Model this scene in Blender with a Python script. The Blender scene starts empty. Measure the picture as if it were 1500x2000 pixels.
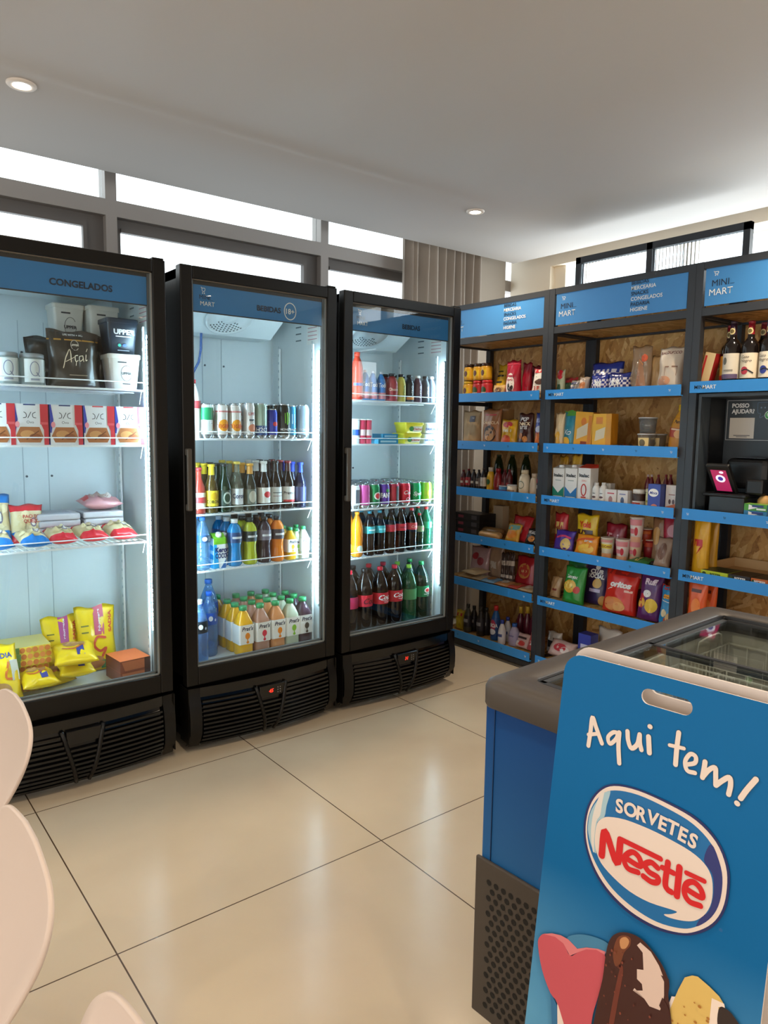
import bpy, bmesh, math, random
from mathutils import Matrix, Vector
from mathutils.geometry import tessellate_polygon
PI = math.pi
sc = bpy.context.scene
COL = sc.collection

# ---------------------------------------------------------------- camera
EYE = Vector((0, 0, 1.4))
RX = Vector((0.785059, -0.619256, 0.014319))      # right
RY = Vector((-0.059076, -0.097865, -0.993445))    # down
RZ = Vector((0.616598, 0.779067, -0.113413))      # forward
FPX = 1409.04
cam_d = bpy.data.cameras.new('camera')
cam = bpy.data.objects.new('camera', cam_d)
COL.objects.link(cam)
cam.matrix_world = Matrix(((RX[0], -RY[0], -RZ[0], 0), (RX[1], -RY[1], -RZ[1], 0), (RX[2], -RY[2], -RZ[2], 1.4), (0, 0, 0, 1)))
cam_d.sensor_fit = 'VERTICAL'
cam_d.sensor_height = 36.0
cam_d.sensor_width = 27.0
cam_d.lens = FPX / 2000 * 36
cam_d.clip_start = 0.02
sc.camera = cam

# ---------------------------------------------------------------- light and exposure
sc.view_settings.view_transform = 'Standard'
sc.view_settings.look = 'None'
sc.view_settings.gamma = 1.0
sc.view_settings.exposure = 0.0
sc.view_settings.use_curve_mapping = False
sc.cycles.use_denoising = True
sc.cycles.max_bounces = 8
sc.cycles.transparent_max_bounces = 24
sc.cycles.sample_clamp_indirect = 6.0
sc.cycles.caustics_reflective = False
sc.cycles.caustics_refractive = False
world = bpy.data.worlds.new('daylight')
sc.world = world
world.use_nodes = True
bg = world.node_tree.nodes['Background']
bg.inputs[0].default_value = (0.93, 0.96, 1.0, 1)
bg.inputs[1].default_value = 2.8
DOWN_W = 21.0          # each ceiling downlight
LED_S = 95.0           # strips in the fridges


def light(name, kind, loc, energy, color, rot=(0, 0, 0), **kw):
    d = bpy.data.lights.new(name, kind)
    d.energy = energy
    d.color = color
    for k, v in kw.items():
        setattr(d, k, v)
    o = bpy.data.objects.new(name, d)
    o.location = loc
    o.rotation_euler = rot
    COL.objects.link(o)
    return o



# fill lights added at the blank west and south walls, out of view
light('west_fill', 'AREA', (-3.5, .3, 1.5), 70, (1.0, .96, .92), (0, -PI / 2, 0), shape='RECTANGLE', size=1.9, size_y=5.0)
light('south_fill', 'AREA', (-1.4, -3.3, 1.5), 50, (1.0, .96, .92), (PI / 2, 0, 0), shape='RECTANGLE', size=3.6, size_y=1.9)
light('east_window_daylight', 'AREA', (4.46, 1.6, 2.1), 105, (.97, .98, 1.0), (0, PI / 2, 0), shape='RECTANGLE', size=1.1, size_y=4.0)

# ---------------------------------------------------------------- materials
def lin(h):
    h = h.lstrip('#')
    out = []
    for i in (0, 2, 4):
        c = int(h[i:i + 2], 16) / 255
        out.append(c / 12.92 if c <= .04045 else ((c + .055) / 1.055) ** 2.4)
    return (*out, 1)


_MC = {}


def mat(col, rough=.45, metal=0., spec=.5, emit=0., coat=0.):
    """plain principled material, cached; col is an sRGB hex"""
    key = (col, rough, metal, spec, emit, coat)
    if key in _MC:
        return _MC[key]
    m = bpy.data.materials.new('m_' + col.strip('#'))
    m.use_nodes = True
    b = m.node_tree.nodes['Principled BSDF']
    b.inputs['Base Color'].default_value = lin(col)
    b.inputs['Roughness'].default_value = rough
    b.inputs['Metallic'].default_value = metal
    b.inputs['Specular IOR Level'].default_value = spec
    b.inputs['Coat Weight'].default_value = coat
    if emit:
        b.inputs['Emission Color'].default_value = lin(col)
        b.inputs['Emission Strength'].default_value = emit
    _MC[key] = m
    return m


def clear(col, body=0.0, rough=.03, spec=.5, bodycol=None):
    """see-through plastic or glass: tinted transparency under a glossy skin, `body` = share of solid colour"""
    key = ('clear', col, body, rough, spec, bodycol)
    if key in _MC:
        return _MC[key]
    m = bpy.data.materials.new('clear_' + col.strip('#'))
    m.use_nodes = True
    nt = m.node_tree
    nt.nodes.clear()
    out = nt.nodes.new('ShaderNodeOutputMaterial')
    tr = nt.nodes.new('ShaderNodeBsdfTransparent')
    tr.inputs[0].default_value = lin(col)
    df = nt.nodes.new('ShaderNodeBsdfDiffuse')
    df.inputs[0].default_value = lin(bodycol or col)
    gl = nt.nodes.new('ShaderNodeBsdfGlossy')
    gl.inputs['Roughness'].default_value = rough
    gl.inputs['Color'].default_value = (1, 1, 1, 1)
    lw = nt.nodes.new('ShaderNodeLayerWeight')      # Schlick's law from the viewing angle, the same on both faces
    lw.inputs['Blend'].default_value = .5
    pw = nt.nodes.new('ShaderNodeMath')
    pw.operation = 'POWER'
    pw.inputs[1].default_value = 5
    nt.links.new(lw.outputs['Facing'], pw.inputs[0])
    fr = nt.nodes.new('ShaderNodeMath')
    fr.operation = 'MULTIPLY_ADD'
    fr.inputs[1].default_value = .95
    fr.inputs[2].default_value = .08 * spec
    nt.links.new(pw.outputs[0], fr.inputs[0])
    m1 = nt.nodes.new('ShaderNodeMixShader')
    m1.inputs[0].default_value = body
    m2 = nt.nodes.new('ShaderNodeMixShader')
    nt.links.new(tr.outputs[0], m1.inputs[1])
    nt.links.new(df.outputs[0], m1.inputs[2])
    nt.links.new(fr.outputs[0], m2.inputs[0])
    nt.links.new(m1.outputs[0], m2.inputs[1])
    nt.links.new(gl.outputs[0], m2.inputs[2])
    nt.links.new(m2.outputs[0], out.inputs[0])
    _MC[key] = m
    return m


def node_mat(name):
    m = bpy.data.materials.new(name)
    m.use_nodes = True
    return m, m.node_tree, m.node_tree.nodes['Principled BSDF']


# ---------------------------------------------------------------- text outlines
_TX = {}


def text2d(s, bold=0., shear=0., res=2):
    """(verts, faces, width) of a line of lettering, cap height 1, centred on x, baseline y=0"""
    key = (s, bold, shear, res)
    if key in _TX:
        return _TX[key]
    c = bpy.data.curves.new('txt', 'FONT')
    c.body = s
    c.offset = bold
    c.shear = shear
    c.resolution_u = res
    o = bpy.data.objects.new('txt', c)
    me = bpy.data.meshes.new_from_object(o)
    vs = [(v.co.x, v.co.y) for v in me.vertices]
    fs = [tuple(p.vertices) for p in me.polygons]
    bpy.data.objects.remove(o)
    bpy.data.meshes.remove(me)
    bpy.data.curves.remove(c)
    if not vs:
        return [], [], 0
    x0 = min(v[0] for v in vs)
    x1 = max(v[0] for v in vs)
    k = 1 / 0.73
    vs = [((x - (x0 + x1) / 2) * k, y * k) for x, y in vs]
    _TX[key] = (vs, fs, (x1 - x0) * k)
    return _TX[key]


def ribbon(pts, w, n=8):
    """outline polygon of a round-ended brush stroke through pts (Catmull-Rom); quads + end fans as (verts, faces)"""
    P = [Vector(p) for p in pts]
    path = []
    if len(P) == 2:
        path = [P[0], P[1]]
    else:
        Q = [P[0] * 2 - P[1]] + P + [P[-1] * 2 - P[-2]]
        for i in range(1, len(Q) - 2):
            for k in range(n):
                t = k / n
                a, b, c, d = Q[i - 1], Q[i], Q[i + 1], Q[i + 2]
                path.append(.5 * ((2 * b) + (c - a) * t + (2 * a - 5 * b + 4 * c - d) * t * t + (3 * b - a - 3 * c + d) * t ** 3))
        path.append(P[-1])
    vs, fs = [], []
    for i, p in enumerate(path):
        a = path[max(i - 1, 0)]
        b = path[min(i + 1, len(path) - 1)]
        d = (b - a).normalized()
        nn = Vector((-d.y, d.x)) * w / 2
        vs += [tuple(p + nn), tuple(p - nn)]
        if i:
            k = 2 * i
            fs.append((k - 2, k - 1, k + 1, k))
    for end in (0, len(path) - 1):      # half-round ends
        c = path[end]
        d = (path[0] - path[1]) if end == 0 else (path[-1] - path[-2])
        a0 = math.atan2(d.y, d.x) - PI / 2
        base = len(vs)
        for k in range(9):
            vs.append((c.x + math.cos(a0 + k * PI / 8) * w / 2, c.y + math.sin(a0 + k * PI / 8) * w / 2))
        fs.append(tuple(range(base, base + 9)))
    return vs, fs


# ---------------------------------------------------------------- mesh builder
class MB:
    def __init__(s):
        s.v, s.f, s.mi, s.sm, s.mats = [], [], [], [], []

    def add(s, vs, fs, m, smooth=False, T=None):
        if m not in s.mats:
            s.mats.append(m)
        k = s.mats.index(m)
        b = len(s.v)
        s.v += [tuple(T @ Vector(p)) for p in vs] if T is not None else [tuple(p) for p in vs]
        s.f += [tuple(i + b for i in f) for f in fs]
        s.mi += [k] * len(fs)
        s.sm += [smooth] * len(fs)
        return s

    def box(s, x0, y0, z0, x1, y1, z1, m, bev=0., T=None, seg=2):
        if bev:
            bm = bmesh.new()
            bmesh.ops.create_cube(bm, size=1)
            for v in bm.verts:
                v.co = Vector(((x0 + x1) / 2 + v.co.x * (x1 - x0), (y0 + y1) / 2 + v.co.y * (y1 - y0), (z0 + z1) / 2 + v.co.z * (z1 - z0)))
            bmesh.ops.bevel(bm, geom=list(bm.edges), offset=bev, segments=seg, affect='EDGES', profile=.5)
            bm.verts.index_update()
            s.add([v.co[:] for v in bm.verts], [[v.index for v in f.verts] for f in bm.faces], m, False, T)
            bm.free()
            return s
        vs = [(x0, y0, z0), (x1, y0, z0), (x1, y1, z0), (x0, y1, z0), (x0, y0, z1), (x1, y0, z1), (x1, y1, z1), (x0, y1, z1)]
        return s.add(vs, [(0, 3, 2, 1), (4, 5, 6, 7), (0, 1, 5, 4), (1, 2, 6, 5), (2, 3, 7, 6), (3, 0, 4, 7)], m, False, T)

    def lathe(s, prof, ms, seg=16, c=(0, 0, 0), sx=1., sy=1., T=None, caps=True):
        n = len(prof)
        vs = []
        for r, z in prof:
            for k in range(seg):
                a = 2 * PI * k / seg
                vs.append((c[0] + r * math.sin(a) * sx, c[1] - r * math.cos(a) * sy, c[2] + z))
        for i in range(n - 1):
            m = ms[i] if isinstance(ms, (list, tuple)) else ms
            fs = [(k, (k + 1) % seg, (k + 1) % seg + seg, k + seg) for k in range(seg)]
            sub = vs[i * seg:(i + 2) * seg]
            s.add(sub, fs, m, True, T)
        if caps:
            m0 = ms[0] if isinstance(ms, (list, tuple)) else ms
            m1 = ms[-1] if isinstance(ms, (list, tuple)) else ms
            s.add(vs[:seg], [tuple(range(seg))[::-1]], m0, False, T)
            s.add(vs[-seg:], [tuple(range(seg))], m1, False, T)
        return s

    def tube(s, pts, r, m, seg=6, closed=False, T=None):
        P = [Vector(p) for p in pts]
        n = len(P)
        vs, fs = [], []
        up = Vector((0, 0, 1))
        for i, p in enumerate(P):
            a = P[(i - 1) % n] if closed else P[max(i - 1, 0)]
            b = P[(i + 1) % n] if closed else P[min(i + 1, n - 1)]
            d = (b - a).normalized()
            u = d.cross(up)
            if u.length < 1e-3:
                u = d.cross(Vector((1, 0, 0)))
            u.normalize()
            w = u.cross(d)
            for k in range(seg):
                t = 2 * PI * (k + .5) / seg
                vs.append(tuple(p + u * math.cos(t) * r + w * math.sin(t) * r))
        for i in range(n if closed else n - 1):
            j = (i + 1) % n
            for k in range(seg):
                q = (k + 1) % seg
                fs.append((i * seg + k, i * seg + q, j * seg + q, j * seg + k))
        if not closed:
            fs.append(tuple(range(seg))[::-1])
            fs.append(tuple(range((n - 1) * seg, n * seg)))
        return s.add(vs, fs, m, seg > 4, T)

    def prism(s, pts, d0, d1, m, fn, smooth=False):
        """2D polygon pts, extruded between depths d0 and d1; fn(x, y, d) gives the 3D point"""
        n = len(pts)
        tri = tessellate_polygon([[Vector((x, y, 0)) for x, y in pts]])
        vs = [fn(x, y, d0) for x, y in pts] + [fn(x, y, d1) for x, y in pts]
        fs = [tuple(t) for t in tri] + [tuple(i + n for i in t)[::-1] for t in tri]
        fs += [(i, (i + 1) % n, (i + 1) % n + n, i + n) for i in range(n)]
        return s.add(vs, fs, m, smooth)

    def grid(s, fn, nu, nv, m, smooth=True):
        """fn(u, v) with u in -1..1 and v in 0..1; m a material or fn(u, v)->material"""
        vs = [fn(-1 + 2 * i / nu, j / nv) for j in range(nv + 1) for i in range(nu + 1)]
        by = {}
        for j in range(nv):
            for i in range(nu):
                k = j * (nu + 1) + i
                mm = m(-1 + 2 * (i + .5) / nu, (j + .5) / nv) if callable(m) else m
                by.setdefault(mm.name, (mm, []))[1].append((k, k + 1, k + nu + 2, k + nu + 1))
        for mm, fs in by.values():
            used = sorted({i for f in fs for i in f})
            ix = {a: b for b, a in enumerate(used)}
            s.add([vs[i] for i in used], [tuple(ix[i] for i in f) for f in fs], mm, smooth)
        return s

    def decals(s, S, W, H, items, off=.0006, sub=6):
        """flat print on a surface: S(x, y, off), x in -1..1 across W metres, y in 0..1 up H metres"""
        for n, it in enumerate(items):
            o = off * (n + 1) ** .8
            k = it[0]
            if k == 'r':
                _, x0, y0, x1, y1, m = it
                nu = max(1, int(abs(x1 - x0) * sub / 2 + .5))
                nv = max(1, int(abs(y1 - y0) * sub + .5))
                vs = [S(x0 + (x1 - x0) * i / nu, y0 + (y1 - y0) * j / nv, o) for j in range(nv + 1) for i in range(nu + 1)]
                fs = [(j * (nu + 1) + i, j * (nu + 1) + i + 1, (j + 1) * (nu + 1) + i + 1, (j + 1) * (nu + 1) + i) for j in range(nv) for i in range(nu)]
                s.add(vs, fs, m, True)
            elif k == 'e':
                _, cx, cy, rx, ry, m = it
                vs = [S(cx, cy, o)]
                for q in (.5, 1.):
                    vs += [S(cx + rx * q * math.cos(a * PI / 8), cy + ry * q * math.sin(a * PI / 8), o) for a in range(16)]
                fs = [(0, 1 + a, 1 + (a + 1) % 16) for a in range(16)] + [(1 + a, 17 + a, 17 + (a + 1) % 16, 1 + (a + 1) % 16) for a in range(16)]
                s.add(vs, fs, m, True)
            elif k == 'p':
                _, pts, m = it
                tri = tessellate_polygon([[Vector((x, y, 0)) for x, y in pts]])
                s.add([S(x, y, o) for x, y in pts], [tuple(t) for t in tri], m, True)
            elif k == 't':
                _, st, cx, cy, h, m = it[:6]
                opt = it[6] if len(it) > 6 else {}
                vs, fs, w = text2d(st, opt.get('b', 0), opt.get('s', 0), opt.get('res', 3 if h * H > .012 else 2))
                kx = h * H / (W / 2)
                if opt.get('w'):
                    kx = opt['w'] / max(w, 1e-6)
                elif w * kx > 1.9:
                    kx = 1.9 / w
                if opt.get('rot'):      # text running up the pack
                    ky = opt.get('w', h * w * W / H / 1.0) / max(w, 1e-6) if opt.get('w') else h * (W / 2) / H
                    s.add([S(cx - (y - .5) * h, cy + x * ky, o) for x, y in vs], fs, m, True)
                else:
                    s.add([S(cx + x * kx, cy + (y - .5) * h, o) for x, y in vs], fs, m, True)
            elif k == 'k':      # brush stroke in surface units, width in x-units
                _, pts, w, m = it
                asp = (W / 2) / H
                vs, fs = ribbon([(x, y / asp) for x, y in pts], w, 4)
                s.add([S(x, y * asp, o) for x, y in vs], fs, m, True)
        return s

    def build(s, name, parent=None, loc=None, rot=None):
        me = bpy.data.meshes.new(name)
        me.from_pydata(s.v, [], s.f)
        for m in s.mats:
            me.materials.append(m)
        me.polygons.foreach_set('material_index', s.mi)
        me.polygons.foreach_set('use_smooth', s.sm)
        bm = bmesh.new()
        bm.from_mesh(me)
        bmesh.ops.remove_doubles(bm, verts=bm.verts, dist=1e-6)
        bmesh.ops.recalc_face_normals(bm, faces=bm.faces)
        bm.to_mesh(me)
        bm.free()
        me.update()
        o = bpy.data.objects.new(name, me)
        COL.objects.link(o)
        if parent:
            o.parent = parent
        if loc:
            o.location = loc
        if rot:
            o.rotation_euler = rot
        return o


def tag(o, label=None, cat=None, group=None, kind=None):
    for k, v in (('label', label), ('category', cat), ('group', group), ('kind', kind)):
        if v:
            o[k] = v
    return o


def empty(name, loc=(0, 0, 0), rz=0., **kw):
    o = bpy.data.objects.new(name, None)
    o.empty_display_size = .05
    COL.objects.link(o)
    o.location = loc
    o.rotation_euler = (0, 0, rz)
    return tag(o, **kw)


def struct(mb, name):
    return tag(mb.build(name), kind='structure')


def dup(o, parent=None):
    c = o.copy()
    COL.objects.link(c)
    c.parent = parent
    for ch in list(o.children):
        dup(ch, c)
    return c

# ================================================================ the setting
def osb_material():
    """strand board: long flakes in random directions, each its own shade of tan"""
    m, nt, b = node_mat('osb_board')
    tc = nt.nodes.new('ShaderNodeTexCoord')
    sx = nt.nodes.new('ShaderNodeSeparateXYZ')
    nt.links.new(tc.outputs['Object'], sx.inputs[0])
    # flatten to the plane of whichever face is seen by summing x and z
    ad = nt.nodes.new('ShaderNodeMath')
    nt.links.new(sx.outputs['X'], ad.inputs[0])
    nt.links.new(sx.outputs['Z'], ad.inputs[1])
    cb = nt.nodes.new('ShaderNodeCombineXYZ')
    nt.links.new(sx.outputs['Y'], cb.inputs[0])
    nt.links.new(ad.outputs[0], cb.inputs[1])
    last = None
    for i, (rz, scl, sh) in enumerate(((.35, (12, 48, 1), 0), (2.0, (10, 40, 1), 3.3), (1.25, (14, 44, 1), 7.7))):
        mp = nt.nodes.new('ShaderNodeMapping')
        mp.vector_type = 'TEXTURE' if False else 'POINT'
        mp.inputs['Rotation'].default_value = (0, 0, rz)
        mp.inputs['Location'].default_value = (sh, sh, 0)
        nt.links.new(cb.outputs[0], mp.inputs[0])
        m2 = nt.nodes.new('ShaderNodeMapping')
        m2.inputs['Scale'].default_value = scl
        nt.links.new(mp.outputs[0], m2.inputs[0])
        v = nt.nodes.new('ShaderNodeTexVoronoi')
        v.voronoi_dimensions = '2D'
        v.inputs['Scale'].default_value = 1.0
        v.inputs['Randomness'].default_value = 1.0
        nt.links.new(m2.outputs[0], v.inputs['Vector'])
        bw_ = nt.nodes.new('ShaderNodeSeparateColor')
        nt.links.new(v.outputs['Color'], bw_.inputs[0])
        if last is None:
            last = bw_.outputs[0]
        else:      # a flake of this layer covers the one below where its second random number is high
            gt = nt.nodes.new('ShaderNodeMath')
            gt.operation = 'GREATER_THAN'
            gt.inputs[1].default_value = .5
            nt.links.new(bw_.outputs[1], gt.inputs[0])
            mx = nt.nodes.new('ShaderNodeMix')
            nt.links.new(gt.outputs[0], mx.inputs[0])
            nt.links.new(last, mx.inputs[2])
            nt.links.new(bw_.outputs[0], mx.inputs[3])
            last = mx.outputs[0]
    n = nt.nodes.new('ShaderNodeTexNoise')
    n.inputs['Scale'].default_value = 60
    n.inputs['Detail'].default_value = 4
    nt.links.new(tc.outputs['Object'], n.inputs['Vector'])
    mxn = nt.nodes.new('ShaderNodeMix')
    mxn.inputs[0].default_value = .35
    nt.links.new(last, mxn.inputs[2])
    nt.links.new(n.outputs[0], mxn.inputs[3])
    cr = nt.nodes.new('ShaderNodeValToRGB')
    e = cr.color_ramp.elements
    e[0].position, e[0].color = .12, lin('#8f6230')
    e[1].position, e[1].color = .88, lin('#e2bd82')
    for p_, h_ in ((.26, '#b58546'), (.6, '#cda05c')):
        x = e.new(p_)
        x.color = lin(h_)
    nt.links.new(mxn.outputs[0], cr.inputs[0])
    nt.links.new(cr.outputs[0], b.inputs['Base Color'])
    b.inputs['Roughness'].default_value = .55
    return m


def tile_material():
    m, nt, b = node_mat('porcelain_tile')
    tc = nt.nodes.new('ShaderNodeTexCoord')
    mp = nt.nodes.new('ShaderNodeMapping')
    mp.inputs['Location'].default_value = (-.5578, -1.8235 + .894 * 8, 0)
    nt.links.new(tc.outputs['Object'], mp.inputs[0])
    br = nt.nodes.new('ShaderNodeTexBrick')
    br.offset = 0
    br.squash = 1
    br.inputs['Scale'].default_value = 1
    br.inputs['Mortar Size'].default_value = .0022
    br.inputs['Mortar Smooth'].default_value = .1
    br.inputs['Brick Width'].default_value = .894
    br.inputs['Row Height'].default_value = .894
    br.inputs['Color1'].default_value = (1, 1, 1, 1)
    br.inputs['Color2'].default_value = (1, 1, 1, 1)
    br.inputs['Mortar'].default_value = (0, 0, 0, 1)
    nt.links.new(mp.outputs[0], br.inputs['Vector'])
    n = nt.nodes.new('ShaderNodeTexNoise')
    n.inputs['Scale'].default_value = 2.2
    n.inputs['Detail'].default_value = 6
    nt.links.new(tc.outputs['Object'], n.inputs['Vector'])
    cr = nt.nodes.new('ShaderNodeValToRGB')
    e = cr.color_ramp.elements
    e[0].position, e[0].color = .3, lin('#b9aa94')
    e[1].position, e[1].color = .7, lin('#c4b69f')
    nt.links.new(n.outputs[0], cr.inputs[0])
    mx = nt.nodes.new('ShaderNodeMixRGB')
    mx.inputs[1].default_value = lin('#4a3a2c')
    nt.links.new(br.outputs['Color'], mx.inputs[0])
    nt.links.new(cr.outputs[0], mx.inputs[2])
    nt.links.new(mx.outputs[0], b.inputs['Base Color'])
    b.inputs['Roughness'].default_value = .22
    b.inputs['Specular IOR Level'].default_value = .35
    return m


OSB = osb_material()
TILE = tile_material()
PLASTER = mat('#b8b5b3', .9, spec=.1)
WALLW = mat('#cfc8bd', .85, spec=.1)
ALU = mat('#a5a19e', .45, .25)
ALUD = mat('#6b6866', .5, .2)
CHAR = mat('#2e3136', .5, .1)
CREAM = mat('#efe6d6', .85, spec=.1)
WX0, WX1, WY0, WY1 = -3.6, 4.3, -3.4, 3.9       # inside faces of the room

struct(MB().box(WX0, WY0, -.1, WX1 + .3, WY1 + .3, 0, TILE), 'floor')
# main ceiling slab stops short of both glazed walls; a higher slab closes the gap
struct(MB().box(WX0, WY0, 2.6, 4.037, 3.642, 2.72, PLASTER), 'ceiling')
struct(MB().box(WX0, WY0, 2.95, WX1 + .3, WY1 + .3, 3.05, PLASTER), 'ceiling_upper')
# wall behind the fridges: sill wall, then glazing with grey frames
struct(MB().box(WX0, WY1, 0, WX1 + .3, WY1 + .2, 1.2, WALLW)
       .box(WX0, WY1, 2.86, WX1 + .3, WY1 + .2, 2.95, WALLW), 'wall_north')
struct(MB().box(WX0 - .2, WY0, 0, WX0, WY1 + .2, 2.95, WALLW), 'wall_west')
struct(MB().box(WX0, WY0 - .2, 0, WX1 + .3, WY0, 2.95, WALLW), 'wall_south')
# east wall: solid ends, a lintel and low sill around a bright strip window
struct(MB().box(WX1, WY0, 0, WX1 + .2, WY1, 1.3, WALLW)
       .box(WX1, WY0, 2.6, WX1 + .2, WY1, 2.95, CREAM)
       .box(WX1, 3.52, 1.3, WX1 + .2, WY1, 2.6, CREAM)
       .box(WX1, WY0, 1.3, WX1 + .2, -1.2, 2.6, WALLW), 'wall_east')
# window frames on the north wall

MXL = [1.246 - 1.31 * 3, 1.246 - 1.31 * 2, 1.246 - 1.31, 1.246, 2.556, 3.866]
for n, x0 in enumerate(MXL):
    x1 = x0 + 1.31
    w = empty('window_%d' % (n + 1), (x0, 3.9, 0))
    w['kind'] = 'structure'
    f = MB()
    f.box(0, 0, 1.2, .057, .10, 2.86, ALU)
    f.box(.057, 0, 2.470, 1.31, .10, 2.550, ALU)
    f.box(.057, 0, 1.2, 1.31, .10, 1.26, ALU)
    f.build('window_frame', w)
    if x1 < 4.9:
        s = MB()
        s.box(.057, .045, 2.425, 1.31, .10, 2.470, ALUD)
        for a, b_ in ((.057, .087), (1.225, 1.31)):
            s.box(a, .045, 1.26, b_, .10, 2.425, ALUD)
        s.box(.087, .03, 2.405, 1.225, .06, 2.425, ALUD)
        s.box(1.205, .03, 1.26, 1.225, .06, 2.405, ALUD)
        s.build('window_sash', w)
    g = MB().box(.087, .078, 1.26, 1.225, .084, 2.425, clear('#f4f8f8')).box(.057, .05, 2.55, 1.31, .056, 2.86, clear('#f4f8f8'))
    g.build('window_pane', w)
# east window
w = empty('window_7', (WX1, 0, 0))
w['kind'] = 'structure'
f = MB()
for y in (-1.2, .1, 1.4, 2.55, 3.42):
    f.box(.05, y, 1.3, .13, y + .1, 2.6, CREAM)
f.box(.05, -1.2, 1.3, .13, 3.52, 1.36, CREAM).build('window_frame', w)
MB().box(.085, -1.2, 1.36, .09, 3.42, 2.6, clear('#f4f8f8')).build('window_pane', w)
# column in the corner
struct(MB().box(3.86, 3.80, 0, 4.13, 3.9, 2.95, mat('#9a9186', .8, spec=.1)), 'column')

# curtain
random.seed(3)


def curtain_fn(u, v):
    x = (u + 1) / 2
    ph = x * 2 * PI * 10 + 1.5 * math.sin(x * 9)
    return (3.135 + x * .72, 3.79 + (.034 + .008 * math.sin(x * 31)) * math.sin(ph) + .01 * math.sin(v * 5 + x * 20), .03 + v * 2.8)


cm, nt, b = node_mat('curtain_linen')
b.inputs['Base Color'].default_value = lin('#a89d92')
b.inputs['Roughness'].default_value = .95
tl = nt.nodes.new('ShaderNodeBsdfTranslucent')
tl.inputs[0].default_value = lin('#a89d92')
mxs = nt.nodes.new('ShaderNodeMixShader')
mxs.inputs[0].default_value = .18
nt.links.new(b.outputs[0], mxs.inputs[1])
nt.links.new(tl.outputs[0], mxs.inputs[2])
nt.links.new(mxs.outputs[0], nt.nodes['Material Output'].inputs[0])
tag(MB().grid(curtain_fn, 160, 8, cm).build('curtain'), 'long grey-beige curtain hanging in folds in the corner beside the windows', 'curtain')

# ceiling downlights, a regular grid; two show in the photograph
ring_m = mat('#d8d0c8', .5)
lamp_m = mat('#fff0d8', .5, emit=50)
for i, x in enumerate((-1.62, .658, 2.937)):
    for j, y in enumerate((2.94, 1.15, -.65, -2.4)):
        r = empty('downlight', (x, y, 2.6), cat='ceiling light', group='recessed ceiling downlights')
        k = MB()
        k.lathe([(.050, .0), (.050, -.004), (.046, -.008), (.031, -.008), (.028, -.002), (.028, .0)], ring_m, 28, caps=False)
        k.build('trim_ring', r)
        MB().lathe([(.028, -.0035), (.0, -.0035)], lamp_m, 24, caps=False).build('lamp', r)
        if j == 0 and i == 1:
            r['label'] = 'round recessed downlight in the ceiling above the freezer-foods fridge'
        elif j == 0 and i == 2:
            r['label'] = 'small round recessed downlight in the ceiling near the curtain corner'
        else:
            r['label'] = 'round recessed ceiling downlight outside the picture, over the rest of the room'
        light('downlight_beam', 'SPOT', (x, y, 2.585), DOWN_W * 4 * (1.0 if j else .6), (1.0, .80, .58), (0, 0, 0), spot_size=2.2, spot_blend=.8, shadow_soft_size=.04).parent = None

# ================================================================ glass-door fridges
BLK = mat('#0f0d0a', .36, spec=.3)
BLKG = mat('#060607', .14, spec=.5)
LINER = mat('#d6e2e6', .35, spec=.4)
LINERD = mat('#a9bcc4', .5)
WIRE = mat('#eef4f5', .35)
SILV = mat('#b7b9b6', .3, .6)
LEDM = mat('#d2efff', .5, emit=LED_S)
GLASS = clear('#eef6f6', spec=.45, rough=.01)
BLUE = mat('#2f78b5', .35)
NAVY = mat('#15253c', .5)
WHT = mat('#e9ebe8', .45)
FW, FH, FY = .757, 2.045, 2.828      # width, height, front plane of the doors


def cart_icon(cx, cy, s, m, asp=1.):
    """little shopping-cart mark drawn with strokes, sized s in x-units"""
    return [('k', [(cx - s * .6, cy + s * .55 * asp), (cx - s * .4, cy + s * .5 * asp), (cx - s * .2, cy - s * .1 * asp), (cx + s * .45, cy - s * .1 * asp), (cx + s * .6, cy + s * .4 * asp), (cx - s * .38, cy + s * .42 * asp)], s * .16, m),
            ('e', cx - s * .15, cy - s * .45 * asp, s * .14, s * .14 * asp, m), ('e', cx + s * .4, cy - s * .45 * asp, s * .14, s * .14 * asp, m)]


def wire_shelf(mb, z, w=.32, y0=.10, y1=.46):
    """white wire shelf: dense rods front to back, doubled front lip"""
    mb.box(-w, y0, z - .005, w, y0 + .006, z + .002, WIRE)
    mb.tube([(-w, y0, z), (-w + .004, y0 - .002, z + .030), (w - .004, y0 - .002, z + .030), (w, y0, z)], .0024, WIRE, 5)
    n = 27
    for i in range(n):
        x = -w + .008 + (2 * w - .016) * i / (n - 1)
        mb.box(x - .0014, y0, z - .004, x + .0014, y1, z - .0006, WIRE)
    for y in (y0 + .12, y0 + .24, y1):
        mb.box(-w, y - .003, z - .009, w, y + .003, z - .004, WIRE)
    for s in (-1, 1):
        mb.box(s * w - .003, y0, z - .006, s * w + .003, y1, z, WIRE)
        mb.tube([(s * (w - .004), y0 + .02, z - .006), (s * (w + .001), y0 + .06, z - .055)], .002, WIRE, 4)


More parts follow.
